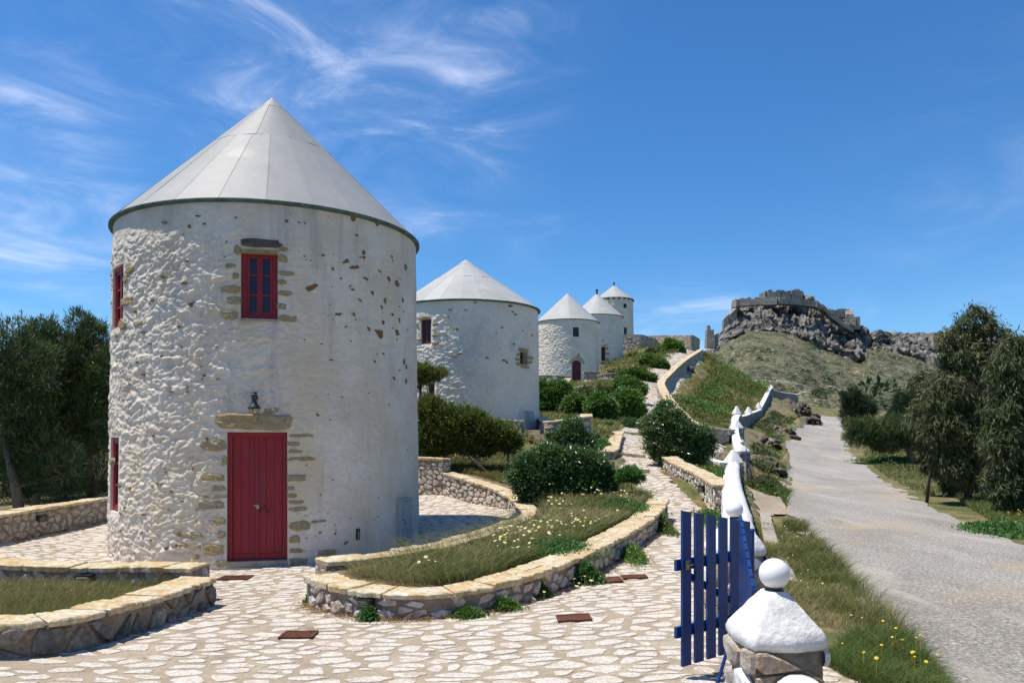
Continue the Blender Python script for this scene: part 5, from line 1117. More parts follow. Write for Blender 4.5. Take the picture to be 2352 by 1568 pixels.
strip('channel_kerb', 'curved concrete kerb below the rocky bank', [(7.7, 21.8, -1.9), (8.2, 24.0, -1.88), (9.0, 26.5, -1.85), (9.9, 28.5, -1.83), (9.7, 30.5, -1.7)], .25, .12, concrete, 'kerb')

strip('white_kerb', 'flat whitewashed kerb strip beside the paved yard behind the big bush', [(6.95, 28.9, -.86), (7.15, 27.9, -.93), (7.35, 27.0, -.98)], .42, .06, white, 'kerb')

# ================================================================== castle hill
def castle_hill():
    us = np.concatenate([np.linspace(1330, 1600, 30)[:-1], np.linspace(1600, 2020, 330), np.linspace(2020, 2420, 190)[1:], np.linspace(2420, 3400, 40)[1:]])
    sil = np.array([(1330, 1010), (1500, 960), (1560, 900), (1600, 838), (1618, 806), (1632, 792), (1650, 768), (1668, 745), (1690, 716), (1700, 704), (1740, 695), (1760, 684), (1790, 682), (1835, 686), (1880, 700), (1925, 724), (1960, 740), (1975, 757), (1985, 768), (2000, 763), (2060, 766), (2130, 765), (2200, 770), (2420, 775), (2700, 800), (3400, 880)], float)
    foot = np.array([(1330, 1015), (1500, 965), (1560, 905), (1600, 842), (1640, 806), (1680, 778), (1720, 760), (1790, 768), (1850, 786), (1885, 806), (1925, 815), (1960, 832), (1985, 830), (1996, 800), (2030, 800), (2080, 818), (2130, 838), (2200, 862), (2420, 880), (2700, 900), (3400, 940)], float)
    S = np.interp(us, sil[:, 0], sil[:, 1]); Fv = np.interp(us, foot[:, 0], foot[:, 1])
    toe = np.interp(us, [1330, 1600, 1860, 2000, 2400, 3400], [1030, 975, 953, 962, 985, 1000])
    rows = []; NZ1, NZ2, NZ3 = 90, 80, 14
    # distances: toe at 112 m, foot of the crags, crest
    Zf = np.interp(us, [1330, 1640, 1960, 1995, 2030, 3400], [240, 300, 310, 322, 345, 420]); Zs = Zf + np.interp(us, [1330, 1640, 1960, 1995, 2100, 3400], [25, 30, 34, 44, 80, 110])
    for i in range(NZ1):
        t = i / NZ1; Zd = 108 + (Zf - 108) * t ** 1.15; zt = (HV - toe) / FPX * 108 - 1.5; zf = (HV - Fv) / FPX * Zf; tt = t ** 1.15
        vv = toe + (Fv - toe) * (1 - (1 - t) ** 1.25); rows.append((Zd, (HV - vv) / FPX * Zd - 1.0 * (1 - t), t * .0))
    for i in range(NZ2):
        t = i / (NZ2 - 1); Zd = Zf + (Zs - Zf) * t; vv = Fv + (S - Fv) * t; rows.append((Zd, (HV - vv) / FPX * Zd, np.full(us.shape, 1.0)))
    for i in range(1, NZ3):
        t = i / (NZ3 - 1); Zd = Zs + 60 * t + 240 * t * t; z = (HV - S) / FPX * Zs - (2 * t + 55 * t * t); rows.append((Zd, z, np.full(us.shape, .6)))
    Y = np.array([np.broadcast_to(a, us.shape) for a, b, c in rows]); Z = np.array([np.broadcast_to(b, us.shape) for a, b, c in rows]); C = np.array([np.broadcast_to(c, us.shape) for a, b, c in rows]).astype(float)
    X = (us[None] - CU) / FPX * Y
    # crags: displaced along the sight and up
    p = np.stack([X * .05, Z * .05, Y * .02], -1); rid = 1 - np.abs(fbm(p * 1.5, 5, 3) * 2 - 1) * 2; d1, d2, idv = worley(X * .11 + fbm(p, 3, 9) * 3, Z * .10 + Y * .03, 4); e1, e2, ide = worley(X * .33, Z * .33 + Y * .1, 6)
    vr = 1 - np.abs(fbm(np.stack([X * .16, Z * .05, Y * .02], -1), 5, 23, .6) * 2 - 1) * 3; vf = fbm(np.stack([X * .4, Z * .22, Y * .1], -1), 5, 29, .62) - .5
    rock = (idv - .5) * 5 + (d2 - d1) * 2.5 + (ide - .5) * 2.0 + rid * 4 + vr * 3.2 + vf * 7
    Cs = C.copy(); k = np.ones(5) / 5
    for _ in range(2): Cs = np.apply_along_axis(lambda a: np.convolve(np.pad(a, 2, 'edge'), k, 'valid'), 0, Cs)
    edgefade = np.ones_like(Z); edgefade[-NZ3:] = .35
    edgefade[NZ1 + NZ2 - 6:NZ1 + NZ2] *= np.linspace(1, .45, 6)[:, None]
    Y2 = Y - rock * Cs * edgefade * .9; Zn = Z + (fbm(np.stack([X * .04, Y * .04, X * 0], -1), 5, 12) - .5) * 5 * (1 - Cs) * sstep(Y, 112, 150) + ((ide - .5) * 1.4 + vf * 3) * Cs * edgefade
    # terrace ledges of pale rock on the slope
    led = fbm(np.stack([X * .05, (Z + X * .22) * .22, X * 0], -1), 4, 31); Zn += (1 - Cs) * sstep(led, .56, .62) * .9 * sstep(Y, 120, 160)
    nr, nc = Y.shape; idx = np.arange(nr * nc).reshape(nr, nc); F = np.stack([idx[:-1, :-1], idx[:-1, 1:], idx[1:, 1:], idx[1:, :-1]], -1).reshape(-1, 4)
    m = M('hill_cover', [(0, (.05, .062, .026)), (.4, (.088, .098, .042)), (.65, (.13, .132, .065)), (1, (.21, .19, .12))], scale=.09, detail=9, dark=.35, dscale=.6, bump=.8, bscale=.9, bdist=1.0, rough=1,
          extra=stack(layer((.035, .048, .022), .52, .60, .33, .8, None, 5), layer((.36, .33, .28), .57, .62, .62, .85, (1, 1, 1.2), 2, 12), layer((.38, .35, .31), .585, .64, 1.2, .8, None, 17), layer((.17, .13, .075), .52, .66, .10, .5, None, 31)))
    t = m.node_tree; b = next(n for n in t.nodes if n.type == 'BSDF_PRINCIPLED'); src = b.inputs['Base Color'].links[0].from_socket
    at = t.nodes.new('ShaderNodeAttribute'); at.attribute_name = 'rnd'; g = t.nodes.new('ShaderNodeNewGeometry')
    def noise(sc, det=8, st=(1, 1, 1)):
        mp = t.nodes.new('ShaderNodeMapping'); mp.inputs['Scale'].default_value = st; t.links.new(g.outputs['Position'], mp.inputs[0]); n = t.nodes.new('ShaderNodeTexNoise'); n.inputs['Scale'].default_value = sc; n.inputs['Detail'].default_value = det; n.inputs['Roughness'].default_value = .7; t.links.new(mp.outputs[0], n.inputs[0]); return n.outputs[0]
    rp = t.nodes.new('ShaderNodeValToRGB'); e = rp.color_ramp.elements; e[0].position = .36; e[0].color = (.045, .042, .04, 1); e[1].position = .62; e[1].color = (.32, .305, .285, 1); e2_ = e.new(.49); e2_.color = (.135, .128, .12, 1); t.links.new(noise(.22, 10), rp.inputs[0])
    rd = t.nodes.new('ShaderNodeMapRange'); rd.inputs[1].default_value = .56; rd.inputs[2].default_value = .68; rd.inputs[4].default_value = .7; t.links.new(noise(.06, 5), rd.inputs[0])
    x0 = t.nodes.new('ShaderNodeMix'); x0.data_type = 'RGBA'; t.links.new(rd.outputs[0], x0.inputs[0]); t.links.new(rp.outputs[0], x0.inputs[6]); x0.inputs[7].default_value = (.20, .145, .115, 1)
    gr = t.nodes.new('ShaderNodeMapRange'); gr.inputs[1].default_value = .60; gr.inputs[2].default_value = .66; gr.inputs[4].default_value = .8; t.links.new(noise(.35, 6), gr.inputs[0])
    x1 = t.nodes.new('ShaderNodeMix'); x1.data_type = 'RGBA'; t.links.new(gr.outputs[0], x1.inputs[0]); t.links.new(x0.outputs[2], x1.inputs[6]); x1.inputs[7].default_value = (.10, .11, .05, 1)
    x = t.nodes.new('ShaderNodeMix'); x.data_type = 'RGBA'; mr = t.nodes.new('ShaderNodeMapRange'); mr.inputs[1].default_value = .35; mr.inputs[2].default_value = .65
    ad = t.nodes.new('ShaderNodeMath'); ad.operation = 'MULTIPLY_ADD'; t.links.new(noise(.12, 7), ad.inputs[0]); ad.inputs[1].default_value = .8; t.links.new(at.outputs['Fac'], ad.inputs[2]); mr.inputs[1].default_value = .75; mr.inputs[2].default_value = 1.0
    t.links.new(ad.outputs[0], mr.inputs[0]); t.links.new(mr.outputs[0], x.inputs[0]); t.links.new(src, x.inputs[6]); t.links.new(x1.outputs[2], x.inputs[7]); t.links.new(x.outputs[2], b.inputs['Base Color'])
    build('castle_hill', np.stack([X, Y2, Zn], -1), F, m, smooth=False, rnd=Cs.ravel(), kind='structure')
castle_hill()
castle_m = M('castle_masonry', [(0, (.24, .215, .19)), (1, (.42, .375, .32))], scale=.25, dark=.4, dscale=1.2, bump=.8, bscale=1.2, bdist=.4)
def curtain(parent, pts, hgt, th=3.0, cren=0, seed=1, name='curtain_wall'):
    """pts (u, v_top, Z)"""
    r = random.Random(seed); m = MB()
    for (a, b) in zip(pts[:-1], pts[1:]):
        pa, pb = P(*a), P(*b); n = max(1, int(np.linalg.norm((pb - pa)[:2]) / 1.3)); d = (pb - pa); d[2] = 0; d /= np.linalg.norm(d); nn = np.array([-d[1], d[0], 0])
        for k in range(n):
            p0 = pa + (pb - pa) * k / n; p1 = pa + (pb - pa) * (k + 1) / n; dz = r.uniform(-.25, .25) + (0 if not cren or (k % 2 == 0) or r.random() < .3 else -cren * r.uniform(.4, 1))
            v = [];
            for q_ in (p0, p1):
                for s in (-th / 2, th / 2): v += [q_ + nn * s - np.array([0, 0, hgt]), q_ + nn * s + np.array([0, 0, dz])]
            m.add(v, [(0, 4, 5, 1), (2, 3, 7, 6), (1, 5, 7, 3), (0, 1, 3, 2), (4, 6, 7, 5)])
    return m.build(name, castle_m, parent)
cas = empty('castle', P(1790, 690, 330), 'ruined medieval castle with crenellated walls on the rocky summit', 'castle')
curtain(cas, [(1748, 676, 322), (1762, 667, 320), (1790, 666, 320), (1812, 668, 321), (1834, 671, 324)], 3.6, 3, 1.0, 1, 'keep_wall'); curtain(cas, [(1834, 669, 324), (1838, 672, 345)], 3.6, 3, 0.6, 2, 'keep_wall')
m = MB(); pc = P(1827, 667, 324); m.box(pc - np.array([0, 0, 1.6]), (1.3, 1.5, 1.9)); m.build('turret', castle_m, cas)
curtain(cas, [(1690, 690, 318), (1700, 687, 312), (1742, 684, 310), (1785, 683, 308)], 3.0, 3, .7, 3); curtain(cas, [(1690, 690, 318), (1688, 704, 330)], 4, 3, .6, 4)
curtain(cas, [(1785, 684, 308), (1825, 686, 310), (1868, 691, 312), (1872, 694, 318)], 2.6, 3, .5, 5); curtain(cas, [(1872, 698, 316), (1885, 700, 316), (1905, 720, 318), (1940, 745, 320), (1955, 752, 322)], 2.0, 2.4, .4, 6)
curtain(cas, [(1903, 712, 326), (1930, 710, 326), (1948, 709, 326)], 3.6, 3, .5, 7); curtain(cas, [(1948, 709, 326), (1952, 722, 322), (1966, 728, 321)], 4, 3, .8, 8); curtain(cas, [(1966, 728, 321), (1967, 731, 335)], 5, 3, 0.6, 9)
curtain(cas, [(1660, 735, 312), (1672, 722, 312), (1688, 708, 314)], 4, 2.4, .8, 10)
m = MB(); pc = P(1630, 772, 300); m.box(pc - np.array([0, 0, 1]), (1.6, 1.8, 3.4), taper=.8); m.box(pc + np.array([-.5, 0, 3.0]), (.5, 1.0, 1.0)); tw = m.build('ruined_tower', castle_m, cas); curtain(cas, [(1637, 770, 301), (1646, 764, 302)], 5, 2, .8, 12)

# ================================================================== rock outcrops
rockm = M('limestone_outcrop', [(0, (.05, .045, .04)), (.4, (.12, .105, .09)), (.7, (.23, .20, .17)), (1, (.34, .31, .27))], scale=1.6, detail=10, dark=.6, dscale=5, bump=1, bscale=5, bdist=.15, stretch=(1, 1, .6), extra=stack(layer((.20, .13, .09), .58, .70, .5, .6, None, 5), layer((.10, .115, .04), .54, .62, .8, .8, None, 15)))
def outcrop(name, label, c, rad, seed, group=None, cat='rock', nu=54, nv=34, tilt=.35):
    A, B = np.meshgrid(np.linspace(0, 2 * math.pi, nu, endpoint=False), np.linspace(.02, math.pi - .02, nv)); d = np.stack([np.cos(A) * np.sin(B), np.sin(A) * np.sin(B), np.cos(B)], -1); p = d * np.array(rad)
    q = p / max(.35, min(rad) * .6); st = np.stack([q[..., 0] + q[..., 2] * tilt, q[..., 1] * .5, q[..., 2] * .6], -1)
    n = (fbm(st * 1.3 + seed, 3, seed) - .5) * 1.0 + (1 - np.abs(fbm(st * 2.2 + seed * 2, 4, seed + 3) * 2 - 1) * 3) * .16; d1, d2, idv = worley(st[..., 0] * 2.2 + seed, st[..., 2] * 2.0 + st[..., 1], seed); n = n + (idv - .5) * .28 + np.clip(d2 - d1, 0, .5) * .25
    V = np.array(c) + p * (1 + n[..., None] * .75); idx = np.arange(nu * nv).reshape(nv, nu); nx = np.roll(idx, -1, 1); F = np.stack([idx[:-1], idx[1:], nx[1:], nx[:-1]], -1).reshape(-1, 4)
    return tag(build(name, V.reshape(-1, 3), F, rockm, None), label, cat, group, 'thing')
outcrop('rock_outcrop', 'big dark rock face above the left road edge where the road bends away', (27.6, 78.5, 1.4), (1.3, 6.0, 1.75), 3, nu=110, nv=60)
outcrop('rock_outcrop', 'jagged rock ribs below the three capped pillars, above the road', (20.3, 63.0, -.3), (.9, 5.5, 1.0), 5, nu=110, nv=50)
outcrop('rock_outcrop', 'tilted rocks of the bank between the squat pillar and the road', (15.5, 50.0, -.9), (.75, 4.5, .75), 8, nu=100, nv=44)
outcrop('rock_outcrop', 'rocks right of the second blue gate beside the curved kerb', (11.0, 35.6, -1.6), (.45, 3.0, .55), 11, nu=80, nv=36)
g0 = random.Random(6)
for i, (u, v, Z, r_, lab) in enumerate(((1705, 850, 82, .6, 'pale boulder on the scrub slope, upper one of a pair near its skyline'), (1722, 864, 80, .5, 'pale boulder on the scrub slope, lower one of a pair near its skyline'), (1744, 884, 76, .4, 'small boulder on the scrub slope just left of the topmost white peaked pillar'),
        (1583, 872, 76, .45, 'boulder in the scrub at the foot of the shaded parapet wall'), (1690, 898, 66, .3, 'small stone alone in the middle of the scrub slope'))):
    c = P(u, v, Z); c[2] = hz(c[0], c[1]) + r_ * .15; outcrop('boulder', lab, c, (r_ * g0.uniform(.8, 1.3), r_, r_ * g0.uniform(.5, .8)), 20 + i, 'boulders on the scrub slope', nu=24, nv=14)

# ================================================================== vegetation
def rand_dirs(n, g):
    v = g.normal(size=(n, 3)); return v / np.linalg.norm(v, axis=1)[:, None]
def leaf_mesh(C, D, L, W, g, fold=.25, up_=1.0):
    """one small folded leaf (two triangles) per centre; C base points, D directions"""
    n = len(C); D = D / (np.linalg.norm(D, axis=1)[:, None] + 1e-9); S = np.cross(D, g.normal(size=(n, 3)) * .55 + np.array([-.35, -.15, 1.0]) * up_); S /= np.linalg.norm(S, axis=1)[:, None] + 1e-9; N = np.cross(D, S)
    L = np.broadcast_to(np.asarray(L, float), (n,))[:, None]; W = np.broadcast_to(np.asarray(W, float), (n,))[:, None]
    v = np.stack([C, C + D * L * .5 + S * W * .5 + N * W * fold, C + D * L, C + D * L * .5 - S * W * .5 + N * W * fold], 1)
    return v.reshape(-1, 3), np.arange(4 * n).reshape(-1, 4)
def crown(blobs, n_leaf, kind, g, clump=26, gap=.0):
    """blobs: centre (3), radii (3). Leaves sit in clumps near and inside the surface of the blobs."""
    vol = np.array([b[1][0] * b[1][2] + b[1][0] * b[1][1] for b in blobs]); ncl = np.maximum(3, (vol / vol.sum() * n_leaf / clump).astype(int)); Cs = []; Ds = []; R = []
    for (c, rad), k in zip(blobs, ncl):
        c = np.array(c); rad = np.array(rad); d = rand_dirs(k, g); rr_ = g.uniform(.50, 1.0, k) ** .5; lump = .86 + .34 * vnoise(d * 2.2 + c, 5)
        cc = c + d * rad * (rr_ * lump)[:, None]; csz = (.17 * rad.mean() + .04) * g.uniform(.6, 1.3, k)
        for j in range(1):
            rep_ = np.repeat(cc, clump, 0); dd = np.repeat(d, clump, 0); off = g.normal(size=(k * clump, 3)) * np.repeat(csz, clump)[:, None] * .62; p = rep_ + off
            Cs.append(p); Ds.append(dd); R.append(np.repeat(g.uniform(0, 1, k), clump) * .6 + g.uniform(0, .4, k * clump))
    for (c, rad), k in zip(blobs, ncl):     # ragged shoots beyond the outline
        c = np.array(c); rad = np.array(rad); ks = max(3, k // 6); d = rand_dirs(ks, g); d[:, 2] = np.abs(d[:, 2]) * 1.1 - .25; q = 14; t = g.uniform(.85, 1.0, (ks, 1)) + np.linspace(0, 1, q)[None] * g.uniform(.12, .42, (ks, 1))
        p = c + d[:, None] * rad * t[..., None] + g.normal(size=(ks, q, 3)) * .03 * rad.mean(); Cs.append(p.reshape(-1, 3)); Ds.append(np.repeat(d, q, 0)); R.append(np.repeat(g.uniform(.3, .95, ks), q))
    C = np.concatenate(Cs); Dn = np.concatenate(Ds); R = np.concatenate(R); n = len(C)
    if kind == 'pine': D = Dn * .5 + np.array([0, 0, .55]) + g.normal(size=(n, 3)) * .45; L = g.uniform(.10, .20, n); W = .022; C = C
    elif kind == 'juniper': D = Dn * .6 + np.array([.15, 0, .5]) + g.normal(size=(n, 3)) * .4; L = g.uniform(.08, .18, n); W = .030
    elif kind == 'euc': D = Dn * .25 + np.array([.25, 0, -.75]) + g.normal(size=(n, 3)) * .42; L = g.uniform(.12, .24, n); W = g.uniform(.022, .036, n)
    elif kind == 'broad': D = Dn * .8 + np.array([0, 0, .10]) + g.normal(size=(n, 3)) * .6; L = g.uniform(.06, .125, n); W = g.uniform(.026, .046, n)
    elif kind == 'scrub': D = Dn * .6 + np.array([0, 0, .5]) + g.normal(size=(n, 3)) * .5; L = g.uniform(.10, .24, n); W = g.uniform(.05, .09, n)
    return C, D, L, W, R
def plant(name, label, cat, blobs_px, Zc, kind, n, mat, trunk=None, trunk_mat=None, seed=0, depth=.85, scale=1.0, bare=0, group=None, lsc=1.0):
    """blobs_px (u, v, ru, rv[, dZ]); trunk list of [(u, v, Z), ...] polylines with radii"""
    g = np.random.default_rng(seed + 100); blobs = []
    for b in blobs_px:
        Z = Zc + (b[4] if len(b) > 4 else 0); c = P(b[0], b[1], Z); ru, rv = b[2] / FPX * Z, b[3] / FPX * Z; blobs.append((c, (ru, max(ru, rv) * depth, rv)))
    xs = np.array([b[0] for b in blobs]); bx, by = xs[:, 0].mean(), xs[:, 1].mean(); base = (bx, by, hz(bx, by))
    root = empty(name, base, label, cat, group)
    C, D, L, W, R = crown(blobs, n, kind, g); V, F = leaf_mesh(C, D, L * lsc, W * lsc, g); build('crown', V, F, mat, root, rnd=np.repeat(R, 4))
    tm = trunk_mat or bark; gr = random.Random(seed)
    m = MB(); tips = []
    if trunk:
        for pts, r0, r1 in trunk:
            pp = [P(*p) for p in pts]; pp[0][2] = min(pp[0][2], hz(pp[0][0], pp[0][1])) - .05
            pp, _, _ = resample(smooth_path([tuple(p) + (0,) for p in pp], 2), .15); pp = pp[:, :3]; m.tube(list(pp), list(np.linspace(r0, r1, len(pp))), 8); tips.append((pp, r1))
    else:
        b0 = np.array(base); 
        for (c, rad) in blobs[:6]: m.tube([b0 + np.array([gr.uniform(-.1, .1), 0, -.05]), (b0 + c) / 2 + np.array([gr.uniform(-.1, .1), gr.uniform(-.1, .1), 0]), c], [.05, .035, .012], 6)
        tips = [(np.array([b0, b0 + .1]), .03)]
    m.build('trunk', tm, root, smooth=True)
    lm = MB()
    for (c, rad) in blobs:
        # limb from the nearest trunk point, then twigs
        best = min(((np.linalg.norm(p - c), tuple(p), r1) for pp, r1 in tips for p in pp), key=lambda t: t[0]); p0 = np.array(best[1]); lm.tube([p0, (p0 + c) / 2 + np.array([0, 0, -.05]), c], [max(best[2] * .8, .02), .02, .012], 6)
        for k in range(7 if max(rad) > .35 else 4):
            d = rand_dirs(1, g)[0]; e = c + d * np.array(rad) * .85; lm.tube([c, (c + e) / 2 + np.array([0, 0, .04]), e], [.014, .010, .005], 4)
    lm.build('branches', tm, root, kind='stuff')
    if bare:
        bm_ = MB()
        for k in range(bare):
            c, rad = blobs[gr.randrange(len(blobs))]; d = rand_dirs(1, g)[0]; d[2] = abs(d[2]); e = c + d * np.array(rad) * 1.12; bm_.tube([c + d * np.array(rad) * .5, e], [.01, .003], 4)
            for q_ in range(5): s_ = c + d * np.array(rad) * gr.uniform(.6, 1.0); bm_.tube([s_, s_ + rand_dirs(1, g)[0] * .18 + np.array([0, 0, .1])], [.005, .002], 3)
        bm_.build('twigs', bark_l, root, kind='stuff')
    return root
# left: pines beyond the boundary wall
plant('pine_tree', 'wind swept dark pine at the left edge of the view', 'tree', [(95, 1040, 60, 60), (60, 1090, 50, 50), (140, 1090, 60, 50), (18, 800, 55, 60), (60, 850, 60, 70), (10, 900, 70, 80), (45, 960, 60, 70), (-30, 860, 60, 90), (-10, 1010, 70, 70), (30,760,22,32)], 19.5, 'pine', 26000, lf_pine, [([(48, 1172, 19.0), (38, 1120, 19.0), (18, 1050, 19.2), (5, 960, 19.4), (15, 850, 19.5)], .13, .05)], bark_l, seed=1, bare=14)
plant('pine_tree', 'bushy green pine between the left edge pine and the pine with bare twigs', 'tree', [(105, 775, 40, 42), (130, 810, 45, 55), (90, 830, 55, 60), (120, 900, 65, 70), (85, 980, 60, 60), (150, 960, 50, 60)], 21, 'pine', 26000, lf_pine, [([(80, 1180, 21), (85, 1080, 21), (105, 950, 21), (110, 830, 21)], .12, .04)], bark_l, seed=2, bare=10)
plant('pine_tree', 'pine with bare grey twigs on top, touching the big windmill', 'tree', [(185, 750, 30, 34), (215, 775, 30, 40), (200, 830, 48, 60), (225, 880, 48, 60), (190, 930, 55, 60), (225, 985, 48, 55), (255, 860, 40, 70)], 21.5, 'pine', 24000, lf_pine, [([(210, 1170, 21.5), (205, 1050, 21.5), (205, 900, 21.5), (195, 780, 21.5)], .11, .03)], bark, seed=3, bare=26)
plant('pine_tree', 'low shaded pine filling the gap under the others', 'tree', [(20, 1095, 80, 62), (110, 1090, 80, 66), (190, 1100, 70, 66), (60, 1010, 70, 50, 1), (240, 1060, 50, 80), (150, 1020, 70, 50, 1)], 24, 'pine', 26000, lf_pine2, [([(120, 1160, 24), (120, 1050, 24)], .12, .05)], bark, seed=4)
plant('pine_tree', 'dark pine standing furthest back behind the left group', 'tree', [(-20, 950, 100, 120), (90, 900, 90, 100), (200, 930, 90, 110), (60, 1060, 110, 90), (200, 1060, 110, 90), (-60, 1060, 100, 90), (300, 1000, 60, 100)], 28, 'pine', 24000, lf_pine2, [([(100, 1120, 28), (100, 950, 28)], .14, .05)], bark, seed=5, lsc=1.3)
# right: eucalyptus and pines beyond the road
plant('eucalyptus_tree', 'tallest drooping eucalyptus right of the road with olive leaves', 'tree', [(2238, 738, 38, 36), (2200, 765, 24, 22), (2262, 775, 42, 40), (2215, 815, 48, 45), (2180, 780, 26, 26), (2275, 835, 50, 55), (2200, 880, 55, 50), (2160, 920, 40, 40), (2250, 920, 60, 60), (2180, 975, 55, 50), (2235, 1010, 60, 60), (2290, 960, 50, 60), (2195, 1055, 50, 45), (2240, 1090, 42, 35), (2145, 985, 34, 30)], 22.5, 'euc', 36000, lf_euc,
      [([(2222, 1150, 22.5), (2218, 1090, 22.5), (2225, 980, 22.5), (2240, 850, 22.5), (2240, 760, 22.5)], .11, .03), ([(2128, 1125, 22.9), (2130, 1080, 22.8), (2180, 1000, 22.6)], .05, .03)], bark, seed=6, bare=14)
plant('eucalyptus_tree', 'eucalyptus cut off by the right edge of the view', 'tree', [(2335, 800, 40, 36), (2310, 850, 40, 45), (2360, 870, 50, 60), (2330, 930, 60, 60), (2370, 1000, 60, 70), (2310, 1010, 45, 60), (2340, 1080, 60, 55), (2300, 1105, 34, 44), (2375, 1120, 50, 50), (2320, 1150, 34, 30)], 19, 'euc', 30000, lf_euc,
      [([(2318, 1190, 19), (2322, 1120, 19), (2335, 1000, 19), (2340, 850, 19)], .13, .04), ([(2352, 1195, 19.3), (2350, 1100, 19.2)], .09, .04)], bark, seed=7, bare=16)
plant('eucalyptus_tree', 'bushy dark eucalyptus left of the tallest one, branches to the ground', 'tree', [(2120, 890, 32, 34), (2140, 940, 42, 45), (2110, 960, 30, 40), (2150, 1010, 42, 50), (2180, 1060, 40, 46), (2150, 1060, 32, 34), (2195, 1105, 30, 26)], 25, 'euc', 18000, lf_euc, [([(2186, 1145, 25), (2180, 1080, 25), (2150, 960, 25)], .09, .03)], bark, seed=8)
plant('pine_tree', 'leaning pine with a bent trunk and spreading crown beside the road', 'tree', [(1985, 985, 30, 22), (1975, 1005, 30, 20), (2020, 1000, 38, 30), (2060, 985, 36, 30), (2040, 1020, 36, 16), (2090, 1000, 36, 28), (1960, 980, 20, 18), (2110, 1020, 26, 20)], 42, 'pine', 24000, lf_pine, [([(2097, 1062, 42), (2092, 1035, 42), (2080, 1012, 42), (2040, 1000, 42)], .22, .09)], bark_l, seed=9, lsc=1.4)
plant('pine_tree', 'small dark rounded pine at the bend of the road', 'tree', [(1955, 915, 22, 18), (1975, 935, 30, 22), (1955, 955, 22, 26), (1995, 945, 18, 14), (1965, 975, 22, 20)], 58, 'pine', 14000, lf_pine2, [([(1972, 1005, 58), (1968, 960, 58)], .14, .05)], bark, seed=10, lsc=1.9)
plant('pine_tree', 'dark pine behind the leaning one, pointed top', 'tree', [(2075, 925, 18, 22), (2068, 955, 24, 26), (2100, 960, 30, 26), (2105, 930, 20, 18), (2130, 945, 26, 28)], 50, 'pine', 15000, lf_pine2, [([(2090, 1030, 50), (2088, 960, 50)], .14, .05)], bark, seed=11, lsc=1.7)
# shrubs of the middle ground
plant('juniper_bush', 'large wind leaning juniper with several dark bare stems', 'bush', [(985, 945, 36, 30), (1020, 975, 52, 44), (985, 1000, 42, 38), (1060, 1000, 48, 34), (1005, 1028, 40, 18), (1110, 985, 44, 24), (1145, 1005, 46, 26), (1095, 1030, 44, 16), (1172, 1020, 26, 20), (1075, 965, 38, 22)], 22.5, 'juniper', 40000, lf_tam,
      [([(1142, 1108, 22.4), (1122, 1090, 21.9), (1095, 1062, 22.0), (1085, 1030, 22.3)], .07, .035), ([(1145, 1108, 22.3), (1110, 1080, 21.9), (1080, 1050, 22.0), (1050, 1020, 22.4)], .06, .03), ([(1140, 1108, 22.4), (1162, 1085, 21.9), (1168, 1045, 22.2)], .05, .03)], bark, seed=12, depth=.6)
plant('pittosporum_bush', 'dense rounded glossy green bush behind the grassy bed', 'bush', [(1225, 1085, 48, 42), (1260, 1060, 46, 34), (1300, 1080, 56, 46), (1345, 1070, 46, 38), (1375, 1095, 38, 40), (1260, 1115, 60, 44), (1330, 1120, 60, 42), (1215, 1115, 34, 40), (1385, 1125, 28, 34)], 17.8, 'broad', 36000, lf_lent, None, bark, seed=13, depth=.7)
plant('young_shrub', 'slender open shrub sticking up behind the dense rounded bush', 'bush', [(1315, 985, 24, 20), (1300, 1010, 24, 20), (1335, 1005, 24, 18), (1310, 1035, 22, 18), (1275, 1005, 16, 12), (1345, 1030, 16, 14)], 21.5, 'broad', 8000, lf_lent, [([(1312, 1085, 21.5), (1312, 1040, 21.5), (1313, 1000, 21.5)], .03, .015)], bark, seed=14)
plant('pittosporum_bush', 'big dark green bush between the path wall and the white wall', 'bush', [(1535, 950, 30, 28), (1510, 980, 36, 32), (1550, 985, 40, 34), (1520, 1015, 38, 32), (1570, 1015, 40, 34), (1605, 1005, 34, 28), (1550, 1040, 48, 30), (1600, 1035, 34, 28), (1622, 1015, 20, 22)], 25.5, 'broad', 36000, lf_lent,
      [([(1558, 1092, 25.3), (1555, 1060, 25.4), (1545, 1010, 25.5)], .06, .03), ([(1580, 1092, 25.4), (1600, 1060, 25.5), (1610, 1030, 25.5)], .04, .02)], bark, seed=15)
plant('lentisk_bush', 'round green bush under the terrace wall by the second windmill', 'bush', [(1262, 905, 28, 26), (1290, 900, 24, 24), (1270, 930, 34, 20), (1248, 890, 14, 18)], 44, 'broad', 13000, lf_green, None, bark, seed=16, lsc=1.8)
plant('lentisk_bush', 'small round green bush right of the one by the second windmill', 'bush', [(1322, 925, 22, 18), (1318, 938, 24, 14)], 42, 'broad', 8000, lf_green, None, bark, seed=17, lsc=1.8)
plant('lentisk_tree', 'round crowned small tree with leaning trunk left of the path', 'tree', [(1378, 930, 28, 24), (1372, 950, 22, 18), (1395, 945, 20, 20)], 40, 'broad', 12000, lf_green, [([(1392, 985, 40), (1388, 960, 40), (1382, 940, 40)], .09, .05)], bark, seed=18, lsc=1.8)
plant('lentisk_tree', 'taller round tree with curved dark trunk beside the path', 'tree', [(1425, 945, 30, 26), (1440, 920, 32, 26), (1455, 945, 26, 22), (1415, 930, 18, 20)], 42, 'broad', 16000, lf_green, [([(1425, 995, 42), (1412, 985, 42), (1408, 965, 42), (1420, 945, 42)], .10, .06), ([(1432, 995, 42), (1445, 970, 42)], .06, .04)], bark, seed=19, lsc=1.8)
plant('lentisk_bush', 'green bush reaching over the path edge below the steps', 'bush', [(1435, 885, 26, 18), (1460, 895, 24, 16), (1425, 900, 20, 16)], 50, 'broad', 10000, lf_green, None, bark, seed=20, lsc=2)
